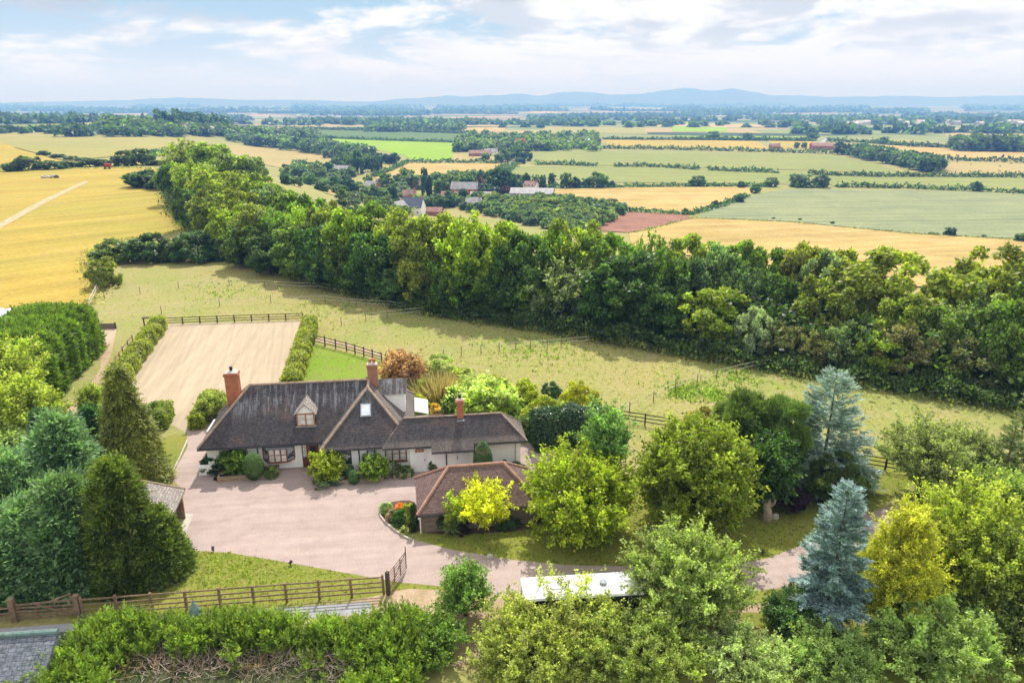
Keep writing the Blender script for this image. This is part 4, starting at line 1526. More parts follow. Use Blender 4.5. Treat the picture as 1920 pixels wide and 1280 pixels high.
tape_fence('thin tape fence crossing the top of the paddock, nearest the lone bush', [(196, 560), (263, 551), (335, 541), (430, 536), (497, 538), (592, 543), (650, 549)])
tape_fence('thin tape fence crossing the upper paddock above the far arena rails', [(180, 600), (303, 588), (412, 574), (508, 568), (610, 568), (668, 574), (728, 578), (850, 590)])
tape_fence('short tape fence curving up to the wood from above the arena hedge', [(640, 610), (686, 602), (726, 597), (790, 590)])
tape_fence('row of slim posts with tape in front of the wood, centre of the paddock', [(832, 672), (865, 667), (902, 662), (936, 659), (967, 657), (995, 655), (1026, 653), (1052, 651), (1078, 648), (1104, 646)])
tape_fence('tape fence climbing the paddock behind the tall tapering ash', [(1150, 792), (1180, 773), (1225, 752), (1266, 733), (1307, 719), (1343, 711), (1380, 702), (1410, 695), (1440, 690)])

# ------------------------------------------------------------------ small yard things
def topiary(label, px, by, wpx, hpx, shape, color=(.05, .10, .025), world=None):
    p = ground(px, by)
    sc_ = depth_of(p[1], .5) / F
    w, h = wpx * sc_, hpx * sc_ / math.cos(dep(by)) * 1.0
    rng = np.random.default_rng(int(px * 7 + by))
    n = 9000
    u = rand_dirs(rng, n)
    if shape == 'egg':
        zz = (u[:, 2] + 1) / 2
        k = np.where(zz > .45, 1 - .30 * ((zz - .45) / .55) ** 2, 1.0)
    else:
        k = np.ones(n)
    P = np.stack([u[:, 0] * w / 2 * k, u[:, 1] * w / 2 * k, h / 2 + u[:, 2] * h / 2], 1) * (1 - .04 * rng.random(n))[:, None]
    N = norm(u + rng.normal(size=(n, 3)) * .35)
    A = np.cross(N, rng.normal(size=(n, 3)))
    L = np.full(n, .075 if w < 1.2 else .09) * rng.uniform(.7, 1.3, n)
    me = quads_mesh('clipped_foliage', P, A, N, L, L * .75, np.ones(n), MT['needle'])
    root = empty('topiary_shrub', (float(p[0]), float(p[1]), 0), 0, label, 'topiary')
    c = bpy.data.objects.new('clipped_foliage', me)
    c.color = (*color, 1)
    link(c, root)
    m = MB()
    m.lathe([(w * .12, .02), (w * .46, h * .28), (w * .47, h * .5), (w * .38, h * .78), (w * .12, h * .95)], n=14)
    m.build('inner_growth', MT['hay'], root, True)
    m = MB()
    m.tube([(0, 0, -.1), (0, 0, h * .4)], [.06, .05], 6)
    m.build('stem', MT['bark'], root)


topiary('tall clipped egg-shaped topiary against the white service wing', 906, 895, 36, 66, 'egg', (.055, .11, .028))
topiary('large clipped ball in the raised bed under the bay window', 478, 897, 37, 46, 'ball', (.07, .13, .03))
topiary('small clipped ball touching the larger pair by the dark front window', 655, 895, 19, 24, 'ball', (.06, .12, .03))
topiary('small clipped ball lowest at the edge of the front bed, below its twin', 664, 906, 20, 24, 'ball', (.06, .12, .03))
topiary('little rounded bush at the foot of the egg-shaped topiary', 923, 880, 12, 14, 'ball', (.05, .10, .03))
topiary('little dark upright bush along the wing wall, between egg topiary and corner', 946, 876, 9, 14, 'egg', (.04, .08, .03))


def planter(label, px0, px1, by, depth, h, mat, cat='planter'):
    a, b = ground(px0, by), ground(px1, by - (px1 - px0) * 0.105)
    ang = math.atan2(b[1] - a[1], b[0] - a[0])
    L = float(np.hypot(b[0] - a[0], b[1] - a[1]))
    r = empty('raised_planter', (float(a[0]), float(a[1]), 0), ang, label, cat)
    m = MB()
    t = .14
    m.box(0, 0, -.1, L, t, h)
    m.box(0, depth - t, -.1, L, depth, h)
    m.box(0, t, -.1, t, depth - t, h)
    m.box(L - t, t, -.1, L, depth - t, h)
    m.build('planter_wall', MT[mat], r)
    m = MB()
    m.box(t, t, 0, L - t, depth - t, h - .06)
    m.build('soil', MT['soil'], r)


planter('long timber raised bed below the bay window', 408, 522, 905, 1.2, .42, 'planter')
planter('low stone-edged bed in front of the cross wing windows', 626, 720, 910, .9, .3, 'stone')
planter('small stone trough bed beside the white panelled door', 738, 771, 899, .8, .4, 'stone')


def spotlight(label, px, py):
    p = ground(px, py)
    r = empty('garden_spotlight', (float(p[0]), float(p[1]), 0), random.uniform(0, 6), label, 'garden light', 'low garden spotlights')
    m = MB()
    m.tube([(0, 0, -.1), (0, 0, .18)], [.03, .03], 6)
    m.build('spike', MT['black'], r)
    m = MB()
    m.tube([(-.09, 0, .2), (.12, 0, .3)], [.08, .1], 10)
    m.build('lamp_head', MT['black'], r)


spotlight('black garden spotlight at the yard edge nearest the yew', 400, 1034)
spotlight('black garden spotlight on the lawn edge above the middle of the long fence', 545, 1060)
spotlight('black garden spotlight on the shaded lawn where the drive bends', 1430, 1039)


def stone_marker(label, px, py, s):
    p = ground(px, py)
    rng = np.random.default_rng(int(px))
    m = MB()
    m.lathe([(s * .5, -.05), (s * .55, s * .3), (s * .4, s * .75), (s * .15, s * .95)], (0, 0, 0), 9, 1.2, .85)
    m.v = [tuple(np.array(v) + rng.normal(size=3) * s * .05) for v in m.v]
    o = m.build('edge_stone', MT['rock'], None, True, (float(p[0]), float(p[1]), 0))
    tag(o, label, 'stone')


stone_marker('pale stone marking the edge of the drive below the barn', 919, 1046, .35)
stone_marker('small pale stone on the grass below the twisted stump', 1453, 972, .45)


def make_stump():
    p = ground(1437, 975)
    r = empty('tree_stump', (float(p[0]), float(p[1]), 0), 0, 'twisted upright dead stump in the shade beside the purple shrub', 'stump')
    m = MB()
    m.tube([(0, 0, -.1), (.05, 0, .6), (-.1, .05, 1.2), (.05, 0, 1.7)], [.42, .3, .26, .14], 9)
    m.tube([(-.05, 0, 1.0), (.35, 0, 1.35), (.45, 0, 1.75), (.2, 0, 2.0)], [.16, .12, .1, .06], 7)
    m.tube([(0, 0, .9), (-.35, .1, 1.4), (-.3, .1, 1.9)], [.15, .1, .05], 7)
    m.build('dead_wood', MT['twig'], r, True)


make_stump()


def bed_edging(label, px):
    pts = [ground(*q) for q in px]
    o = pts[0]
    m = MB()
    for a, b in zip(pts[:-1], pts[1:]):
        m.beam(Vector(a) - Vector(o) + Vector((0, 0, .07)), Vector(b) - Vector(o) + Vector((0, 0, .07)), .1, .16)
    ob = m.build('bed_edging', MT['concrete'], None, False, (float(o[0]), float(o[1]), 0))
    tag(ob, label, 'edging')


bed_edging('pale kerb curving round the flower bed at the barn corner', [(712, 948), (713, 968), (722, 980), (740, 995), (760, 1008), (772, 1014)])
bed_edging('pale kerb between the small lawn and the gravel path', [(352, 826), (336, 862), (319, 897)])


def make_paddock_things():
    p = ground(200, 617)
    m = MB()
    r = empty('jump_filler', (float(p[0]) - 1.2, float(p[1]), 0), R(4), 'dark board barrier on the sand patch beyond the clipped conifer hedge', 'barrier')
    m.box(0, 0, 0, 2.4, .08, .75)
    m.build('board', MT['boards'], r)
    for x in (0.05, 2.35):
        m = MB()
        m.box(x - .06, -.1, -.1, x + .06, -.001, .9)
        m.build('post', MT['fence_dark'], r)
    p = ground(271, 611)
    r = empty('feed_shelter', (float(p[0]), float(p[1]), 0), R(6), 'small dark wooden frame stand at the far corner of the arena hedge', 'stand')
    for x in (0, 1.0):
        m = MB()
        m.box(x - .07, -.07, -.1, x + .07, .07, 1.05)
        m.build('post', MT['fence_dark'], r)
    m = MB()
    m.box(-.15, -.25, 1.05, 1.15, .25, 1.16)
    m.build('top_board', MT['fence_dark'], r)
    # wrapped bales
    proto = None
    k = 0
    for row, (v, us) in enumerate(((584, (-6, 9, 25, 41, 57, 72, 87)), (590, (-2, 15, 31, 47, 62)), (597, (6, 40)))):
        for u in us:
            p = ground(u, v + 9)
            m = MB()
            if proto is None:
                m.lathe([(.3, 0), (.56, .03), (.62, .12), (.62, 1.05), (.56, 1.16), (.3, 1.2)], n=18)
                proto = m.build('wrapped_bale', MT['wrap'], None, True)
                o = proto
            else:
                o = link(proto.copy())
            o.location = (float(p[0]), float(p[1]), 0)
            o.rotation_euler = (R(90), 0, random.uniform(-.4, .4))
            o.location.z = .62
            tag(o, '%s pale-wrapped bale of the %s row beside the wheat, from the picture edge' % (ordinal(us.index(u)), ('back', 'middle', 'front')[row]), 'bale', 'wrapped bales stored beside the wheat')
    for i, (u, v) in enumerate(((19, 610), (-3, 611))):
        p = ground(u, v)
        m = MB()
        m.lathe([(.3, 0), (.58, .03), (.62, .1), (.62, 1.1), (.58, 1.17), (.3, 1.2)], n=18)
        o = m.build('unwrapped_bale', MT['hay'], None, True, (float(p[0]), float(p[1]), .62))
        o.rotation_euler = (R(90), 0, .2)
        tag(o, ('bare brown round bale in front of the pale wrapped ones' if i == 0 else 'bare brown round bale cut by the picture edge, in front of the wrapped ones'), 'bale')
    # red trailer on the wheat
    p = ground(203, 317)
    r = empty('farm_trailer', (float(p[0]), float(p[1]), float(p[2])), R(10), 'small red farm trailer standing on the far side of the wheat field', 'trailer')
    m = MB()
    m.add([(-1.2, -1, .7), (1.2, -1, .7), (1.2, 1, .7), (-1.2, 1, .7), (-1.3, -1.1, 2.3), (1.3, -1.1, 2.3), (1.3, 1.1, 2.3), (-1.3, 1.1, 2.3)], [(0, 1, 5, 4), (1, 2, 6, 5), (2, 3, 7, 6), (3, 0, 4, 7), (4, 5, 6, 7), (3, 2, 1, 0)])
    m.build('body', MT['red'], r)
    for x in (-.9, .9):
        m = MB()
        M = Matrix.Translation((x, -1.15, .45)) @ Matrix.Rotation(R(90), 4, 'X')
        m.lathe([(.25, -.1), (.45, -.1), (.45, .1), (.25, .1)], n=14)
        m.v = [tuple(M @ Vector(q)) for q in m.v]
        m.build('wheel', MT['black'], r)
    # rubble heaps on the wheat
    for i, (u, v, s, mt) in enumerate(((98, 333, 1.6, 'rock'), (106, 334, 1.1, 'hay'), (88, 334, 1.2, 'rock'))):
        p = ground(u, v)
        rng = np.random.default_rng(i)
        m = MB()
        for j in range(9):
            c = rng.normal(size=3) * s * .5
            q = .3 + .4 * rng.random()
            m.lathe([(q * .4, -.1), (q, q * .3), (q * .7, q), (q * .2, q * 1.3)], (c[0], c[1], abs(c[2]) * .4), 7)
        o = m.build('rubble_heap', MT[mt], None, False, (float(p[0]), float(p[1]), float(p[2])))
        tag(o, ('largest pale rubble heap on the wheat beside the track', 'dark rubble heap next to the pale ones on the wheat', 'smaller pale rubble heap nearest the track on the wheat')[i], 'rubble heap')
    # horses far off on the dry slope
    m = MB()
    m.tube([(-.75, 0, 1.15), (-.5, 0, 1.2), (.2, 0, 1.12), (.6, 0, 1.25), (1.0, 0, 1.6), (1.15, 0, 1.75)], [.16, .3, .28, .27, .15, .11], 8)
    m.tube([(1.08, 0, 1.75), (1.3, 0, 1.62), (1.5, 0, 1.4)], [.11, .12, .07], 7)
    for x in (-.6, .55):
        for y in (-.16, .16):
            m.tube([(x, y, 1.05), (x + .03, y, .55), (x, y, 0)], [.13, .07, .06], 6)
    m.tube([(-.75, 0, 1.3), (-.95, 0, .95), (-.95, 0, .55)], [.06, .07, .03], 5)
    proto = m.build('horse', MT['horse'], None, True)
    for i, (u, v) in enumerate(((550, 302), (562, 302), (570, 302), (575, 301))):
        o = proto if i == 0 else link(proto.copy())
        p = ground(u, v)
        o.location = p
        o.rotation_euler = (0, 0, random.uniform(0, 6))
        tag(o, 'dark horse on the dry slope beyond the wood, %s from the wheat side' % ordinal(i), 'horse', 'horses on the dry slope')
    for i, (u, v) in enumerate(((1755, 303), (1765, 307), (1795, 305), (1820, 310), (1835, 322), (1874, 322), (1895, 308), (1905, 306), (1875, 313))):
        o = link(proto.copy())
        p = ground(u, v)
        o.location = p
        o.scale = (1.1, 1.2, .85)
        o.name = 'grazing_cow'
        o.rotation_euler = (0, 0, random.uniform(0, 6))
        tag(o, 'tiny dark animal grazing on the far tan field, %s counting from the long copse' % ordinal(i), 'cow', 'cattle on the far tan field')


make_paddock_things()

# ------------------------------------------------------------------ vegetation: shared crowns
PAL = {
    'lime': ((.178, .22, .024), 'lime green'), 'olive': ((.155, .182, .03), 'olive green'), 'mid': ((.105, .155, .026), 'mid green'),
    'dark': ((.06, .105, .022), 'dark green'), 'grey': ((.13, .165, .075), 'grey green'), 'greyd': ((.075, .11, .05), 'dull grey-green'),
    'silver': ((.22, .26, .17), 'silvery'), 'khaki': ((.165, .165, .062), 'khaki green'), 'pale': ((.17, .22, .09), 'pale green'),
    'blueg': ((.06, .11, .06), 'blue-green'), 'gold': ((.36, .30, .02), 'golden'),
}
BP = []
for i in range(9):
    me, C = broad_mesh('crown', 100 + i, 1.0, 1.0, 0.06, 62, 14000, 0.042, cr=(.11, .25), low=-.9, shell=.6, tone_var=.28)
    tk = trunk_mesh('trunk', 100 + i, 1.0, .035, C, 6).build('trunk', MT['bark'], None, True)
    BP.append((me, tk.data))
    bpy.data.objects.remove(tk)
for i in range(8):
    me, mb = airy_crown('crown', 150 + i, 1.0, 1.0, 60, 9, 26, .036, .13, (.15, .3, .45, .1)[i % 4], .03, .028, twigs=False)
    tk = mb.build('trunk', MT['bark'], None, True)
    BP.append((me, tk.data))
    bpy.data.objects.remove(tk)
BUSH = []
for i in range(5):
    me, C = broad_mesh('crown', 200 + i, 1.0, 1.0, -0.5, 40, 5600, 0.07, cr=(.14, .27), low=-.4, shell=.6)
    BUSH.append(me)
FINE = []
for i in range(3):
    me, C = broad_mesh('crown', 230 + i, 1.0, 1.0, -0.5, 64, 14000, 0.042, cr=(.1, .22), low=-.4, shell=.6)
    FINE.append(me)
for i in range(3):
    me, mb = airy_crown('crown', 245 + i, 1.0, 1.0, 44, 9, 30, .05, .18, .25, .0, .02, twigs=False)
    FINE.append(me)
FARB = []
for i in range(5):
    me, C = broad_mesh('crown', 260 + i, 1.0, 1.0, -0.15, 28, 1900, 0.11, cr=(.16, .3), low=-.7, shell=.5)
    FARB.append(me)
rngc = np.random.default_rng(11)
FIR = []
for i in range(2):
    FIR.append(conifer_mesh('crown', 300 + i, 1.0, 1.0, .03, 110, 5, (-.15, .4), .85, .12, 5, .3, wid=.6))
FIRT = conifer_trunk(1.0, .03).build('trunk', MT['bark'])
FIRTM = FIRT.data
bpy.data.objects.remove(FIRT)


def jit(c, k=.12, rng=random):
    f = 1 + rng.uniform(-k, k)
    return tuple(max(.005, x * f * (1 + rng.uniform(-k * .5, k * .5))) for x in c)


# ------------------------------------------------------------------ the wood belt behind the paddock
BELT = [
    (350, 262, 75, 14, 'olive'), (395, 264, 80, 14, 'lime'), (430, 283, 80, 13, 'olive'), (470, 287, 52, 13, 'grey'), (330, 303, 60, 12, 'dark'), (365, 298, 80, 13, 'olive'),
    (400, 316, 85, 12, 'lime'), (445, 320, 80, 12, 'olive'), (490, 323, 70, 12, 'olive'), (360, 345, 70, 11, 'dark'), (405, 352, 90, 12, 'olive'), (455, 350, 80, 12, 'lime'),
    (505, 348, 80, 12, 'grey'), (545, 353, 80, 12, 'mid'), (585, 363, 90, 12, 'mid'), (430, 383, 80, 11, 'lime'), (480, 380, 90, 12, 'olive'), (525, 388, 80, 11, 'mid'),
    (570, 383, 80, 11, 'lime'), (615, 376, 90, 12, 'olive'), (460, 415, 80, 11, 'mid'), (510, 418, 80, 10, 'dark'), (555, 415, 90, 11, 'mid'), (600, 415, 90, 12, 'dark'),
    (655, 383, 95, 13, 'lime'), (702, 378, 90, 13, 'mid'), (650, 425, 90, 12, 'mid'), (695, 430, 90, 12, 'dark'), (452, 450, 60, 8, 'mid'), (500, 455, 70, 9, 'dark'),
    (560, 460, 80, 9, 'mid'), (612, 455, 90, 10, 'dark'), (745, 388, 100, 13, 'olive'), (740, 445, 100, 11, 'dark'), (795, 402, 110, 13, 'olive'), (790, 455, 90, 11, 'olive'),
    (842, 397, 100, 13, 'olive'), (885, 402, 125, 14, 'lime'), (850, 470, 100, 11, 'mid'), (932, 410, 100, 13, 'lime'), (905, 462, 110, 11, 'mid'), (975, 435, 110, 12, 'dark'),
    (950, 482, 100, 10, 'dark'), (1020, 425, 100, 12, 'mid'), (1075, 408, 120, 13, 'olive'), (1058, 487, 115, 9, 'grey'), (1008, 505, 90, 8.5, 'mid'), (1110, 440, 100, 11, 'mid'),
    (1145, 438, 90, 11, 'mid'), (1182, 472, 150, 11, 'dark'), (1225, 440, 90, 11.5, 'mid'), (1260, 470, 100, 10.5, 'dark'), (1130, 505, 90, 9, 'dark'), (1295, 440, 100, 11, 'olive'),
    (1240, 530, 90, 7.5, 'dark'), (680, 480, 90, 9, 'dark'), (760, 495, 90, 9, 'dark'), (830, 515, 90, 9, 'dark'), (905, 530, 90, 8, 'dark'), (985, 545, 90, 8, 'mid'), (1140, 560, 100, 8, 'dark'),
    (1337, 537, 125, 7.5, 'lime'), (1300, 472, 90, 10.5, 'greyd'), (1347, 455, 80, 10.5, 'grey'), (1395, 452, 80, 10.5, 'mid'), (1402, 495, 80, 9, 'greyd'), (1412, 575, 60, 6.5, 'silver'),
    (1452, 455, 90, 10.5, 'mid'), (1458, 512, 85, 8.5, 'dark'), (1510, 455, 100, 11, 'olive'), (1570, 460, 100, 11, 'olive'), (1545, 472, 90, 10.5, 'grey'), (1655, 467, 190, 12, 'olive'),
    (1555, 510, 120, 9.5, 'olive'), (1615, 525, 120, 9, 'olive'), (1850, 460, 165, 13, 'olive'), (1790, 500, 100, 10, 'khaki'), (1905, 490, 110, 11, 'mid'), (1472, 602, 75, 6.5, 'khaki'),
    (1535, 612, 90, 6.5, 'khaki'), (1600, 602, 90, 7, 'grey'), (1650, 612, 90, 7, 'lime'), (1700, 602, 100, 7.5, 'khaki'), (1745, 570, 100, 8, 'mid'), (1790, 577, 80, 7.5, 'pale'),
    (1840, 547, 120, 9, 'pale'), (1890, 562, 110, 9.5, 'mid'), (1925, 612, 110, 8, 'mid'), (1832, 632, 110, 7, 'khaki'), (1770, 642, 110, 6.5, 'mid'), (1880, 667, 110, 6.5, 'khaki'), (1920, 700, 90, 6, 'dark'),
    (1960, 500, 120, 12, 'mid'), (1990, 600, 120, 9, 'mid'), (1980, 700, 120, 7, 'dark'), (1690, 545, 90, 9, 'olive'), (1400, 620, 70, 5.5, 'mid'), (1280, 590, 90, 7, 'dark'),
]


def belt():
    rows = {0: [], 1: [], 2: []}
    rng = random.Random(5)
    for cx, ty, w, h, ck in BELT:
        t = math.tan(dep(ty))
        Y = (CH - h) / t
        for _ in range(12):
            x = x_of(cx, Y, h * .6)
            z0 = float(hgt(x, Y))
            Y = (CH - h - z0) / t if z0 > -4 else (CH - h - z0 * .5) / t
        x = x_of(cx, Y, h * .6)
        Y = max(Y, float(yfront(x)) + 2.0 + .42 * w * Y / F)
        x = x_of(cx, Y, h * .6)
        z0 = float(hgt(x, Y))
        hh = min(max(CH - Y * t - z0, 3.5), 19)
        ww = w * depth_of(Y, z0 + hh / 2) / F
        d = Y - float(yfront(x))
        rows[0 if d < 9 else 1 if d < 24 else 2].append((x, Y, z0, ww, hh, ck))
    names = {0: 'along the paddock edge of the wood', 1: 'in the middle of the wood', 2: 'on the valley side of the wood'}
    for r, lst in rows.items():
        lst.sort(key=lambda q: q[0])
        for i, (x, Y, z0, ww, hh, ck) in enumerate(lst):
            me, tk = BP[rng.randrange(9)] if rng.random() < .72 else BP[9 + rng.randrange(8)]
            c, wd = PAL[ck]
            root = tree('wood_tree', 'tree', '%s tree, %s counting from the wheat, %s' % (wd, ordinal(i), names[r]), (x, Y, z0 - .1), me, tk, jit(c, .14, rng),
                        (ww * 1.22, ww * 1.22, hh * 1.03), rng.uniform(0, 6.28), 'trees of the wood belt behind the paddock')


belt()


def strip_cards(name, pts, dens, h, depth, size, color, mat='leaf', seed=1, z=True, kind=None, tone=.3, hvar=.45):
    """low irregular vegetation along a world polyline"""
    rng = np.random.default_rng(seed)
    P, T, H = [], [], []
    for (ax, ay), (bx, by) in zip(pts[:-1], pts[1:]):
        L = math.hypot(bx - ax, by - ay)
        n = int(L * dens)
        t = rng.random(n)
        x = ax + (bx - ax) * t
        y = ay + (by - ay) * t
        s = rng.normal(size=n) * depth * .35
        x = x - (by - ay) / L * s
        y = y + (bx - ax) / L * s
        P.append(np.stack([x, y], 1))
    P = np.concatenate(P)
    prof = 1 - hvar + hvar * (np.sin(P[:, 0] * .9 + 1.3 * np.sin(P[:, 1] * .4)) * .5 + .5 + np.sin(P[:, 0] * .23 + P[:, 1] * .17 + seed) * .4)
    zz = rng.random(len(P)) ** .6 * h * prof
    z0 = hgt(P[:, 0], P[:, 1])
    P3 = np.stack([P[:, 0], P[:, 1], z0 + zz], 1)
    N = norm(rng.normal(size=P3.shape) + np.array([0, -.2, .6]))
    A = np.cross(N, rng.normal(size=P3.shape))
    L = size * rng.uniform(.6, 1.4, len(P3))
    tn = 1 + tone * np.sin(P[:, 0] * 1.7 + np.sin(P[:, 1]) * 2 + seed)
    me = quads_mesh(name, P3, A, N, L, L * .75, np.clip(tn, .5, 1.5), MT[mat])
    o = bpy.data.objects.new(name, me)
    o.color = (*color, 1)
    link(o)
    if kind:
        tag(o, kind=kind)
    return o


und = [(x, float(yfront(x)) + 1.2) for x in np.linspace(-122, 75, 60)]
strip_cards('undergrowth', und, 300, 2.4, 2.6, .28, (.055, .085, .022), seed=4, kind='stuff')
und2 = [(x, float(yfront(x)) + .2) for x in np.linspace(-75, 60, 50)]
strip_cards('rough_grass', und2, 70, .7, 1.6, .3, (.15, .16, .05), seed=9, kind='stuff', hvar=.8)
sel = [(x, float(yfront(x)) + 8) for x in np.linspace(-122, 75, 60)]
strip_cards('undergrowth', sel, 150, 5.5, 7, .6, (.04, .065, .018), seed=6, kind='stuff')


def inside(P, poly):
    r = np.zeros(len(P), bool)
    for (x0, y0), (x1, y1) in zip(poly, poly[1:] + poly[:1]):
        c = ((y0 > P[:, 1]) != (y1 > P[:, 1])) & (P[:, 0] < (x1 - x0) * (P[:, 1] - y0) / (y1 - y0 + 1e-12) + x0)
        r ^= c
    return r


mg = [tuple(ground(*q)[:2]) for q in ((296, 345), (345, 400), (348, 432), (290, 444), (235, 450), (178, 472), (163, 500), (188, 540), (165, 574), (120, 592))]
strip_cards('rough_grass', mg, 26, .55, 3.0, .34, (.21, .19, .06), seed=15, kind='stuff', hvar=.8)
mg = [tuple(ground(*q)[:2]) for q in ((-60, 322), (110, 318), (235, 315), (330, 319))]
strip_cards('rough_grass', mg, 12, .6, 4.0, .5, (.17, .18, .06), seed=16, kind='stuff', hvar=.8)
mg = [tuple(ground(*q)[:2]) for q in ((1180, 438), (1300, 409), (1480, 417), (1700, 438), (1950, 453))]
strip_cards('rough_grass', mg, 9, .7, 3.0, .7, (.16, .17, .07), seed=17, kind='stuff', hvar=.8)


def tufts(name, spots, n, size, color, seed):
    rng = np.random.default_rng(seed)
    P = []
    for (u, v, r) in spots:
        c = ground(u, v)
        P.append(np.array(c[:2]) + rng.normal(size=(n, 2)) * r)
    P = np.concatenate(P)
    P = P[(P[:, 1] < yfront(P[:, 0]) + 1)]
    for poly in BARE:
        P = P[~inside(P, poly)]
    k = 5
    Q = np.repeat(P, k, 0) + rng.normal(size=(len(P) * k, 2)) * size * .5
    P3 = np.stack([Q[:, 0], Q[:, 1], np.zeros(len(Q))], 1)
    A = norm(rng.normal(size=P3.shape) * .5 + np.array([0, 0, 1.0]))
    N = norm(rng.normal(size=P3.shape) * np.array([1, 1, .3]))
    L = size * rng.uniform(.5, 1.5, len(Q))
    me = quads_mesh(name, P3, A, N, L, L * .5, np.repeat(rng.uniform(.75, 1.25, len(P)), k), MT['leaf'])
    o = bpy.data.objects.new(name, me)
    o.color = (*color, 1)
    link(o)
    tag(o, kind='stuff')


tufts('paddock_weeds', [(1300, 728, 2.2), (1320, 735, 1.5), (1275, 738, .8), (1345, 742, .7), (1380, 706, 1.4), (960, 655, 3.0), (1040, 655, 3.0), (1480, 695, 2.5), (420, 545, 4), (640, 575, 4)], 110, .26, (.15, .20, .05), 1)
tufts('grazed_tufts', [(900, 690, 14), (1200, 700, 12), (700, 610, 12), (450, 540, 12), (1500, 730, 10), (1650, 760, 9), (1100, 680, 10), (560, 590, 10)], 1000, .13, (.25, .235, .09), 2)
tufts('lawn_tufts', [(480, 1075, 3), (600, 1090, 3), (420, 1060, 2), (900, 1020, 3), (1100, 1040, 4), (1300, 1040, 4), (1450, 1010, 3), (1680, 900, 4)], 900, .1, (.17, .20, .04), 3)

# ------------------------------------------------------------------ bushes and hedges of the middle distance
def bush(name, cat, label, px, topy, wpx, by, color, meshes=None, group=None, mat=None, squash=1.0, stem=True, crown='crown'):
    p = ground(px, by)
    ww = wpx * depth_of(p[1], p[2] + 1) / F
    top = CH - p[1] * math.tan(dep(topy)) - p[2]
    # the top of a round crown is seen above its centre line
    hh = max(top, .3)
    ms = meshes or BUSH
    root = empty(name, (float(p[0]), float(p[1]) + ww * .2, float(p[2]) - .03), random.uniform(0, 6), label, cat, group)
    root.scale = (ww * 1.1, ww * 1.1 * squash, hh * .98)
    c = bpy.data.objects.new(crown, random.choice(ms))
    c.color = (*jit(color, .06), 1)
    link(c, root)
    if stem:
        t = bpy.data.objects.new('stem', FIRTM)
        t.scale = (1.0, 1.0, .55)
        link(t, root)
    return root


W2 = 'between wheat and paddock'
bush('hedge_bush', 'bush', 'round lone bush at the wheat corner where the pale rail fence ends', 192, 474, 60, 540, (.15, .17, .028), FINE)
bush('hedge_bush', 'bush', 'mid green bush behind the lone bush, first of the clump ' + W2, 208, 446, 76, 494, (.085, .115, .026), BUSH)
bush('hedge_bush', 'bush', 'dark rounded bush, second of the clump ' + W2, 278, 433, 84, 492, (.05, .085, .024), BUSH)
bush('hedge_bush', 'bush', 'small gap-filling bush, third of the clump ' + W2, 318, 444, 56, 491, (.065, .095, .028), BUSH)
bush('hedge_bush', 'bush', 'largest dark bush of the clump, ' + W2, 366, 426, 92, 491, (.05, .09, .03), FINE)
bush('hedge_bush', 'bush', 'grey-green bush of the clump touching the wood, ' + W2, 412, 440, 56, 488, (.08, .11, .04), BUSH)
bush('hedge_bush', 'bush', 'dark rounded bush sticking out of the wood into the wheat', 262, 318, 66, 352, (.045, .08, .025), FARB)
bush('hedge_bush', 'bush', 'second dark bush between the wood and the one in the wheat', 300, 322, 60, 356, (.05, .085, .025), FARB)
for i, (u, t, w, b) in enumerate(((18, 303, 34, 322), (48, 288, 44, 320), (98, 298, 44, 318), (136, 302, 30, 314), (165, 296, 34, 313), (190, 298, 34, 312), (230, 280, 40, 312), (264, 276, 44, 310), (290, 300, 34, 311), (80, 282, 22, 292), (105, 288, 30, 297), (130, 292, 26, 301), (152, 295, 30, 303))):
    bush('crest_bush', 'bush', 'bush on the crest behind the wheat, %s from the yellow slope' % ordinal(i), u, t, w, b, jit((.06, .09, .03), .2), FARB, 'bushes on the crest behind the wheat')

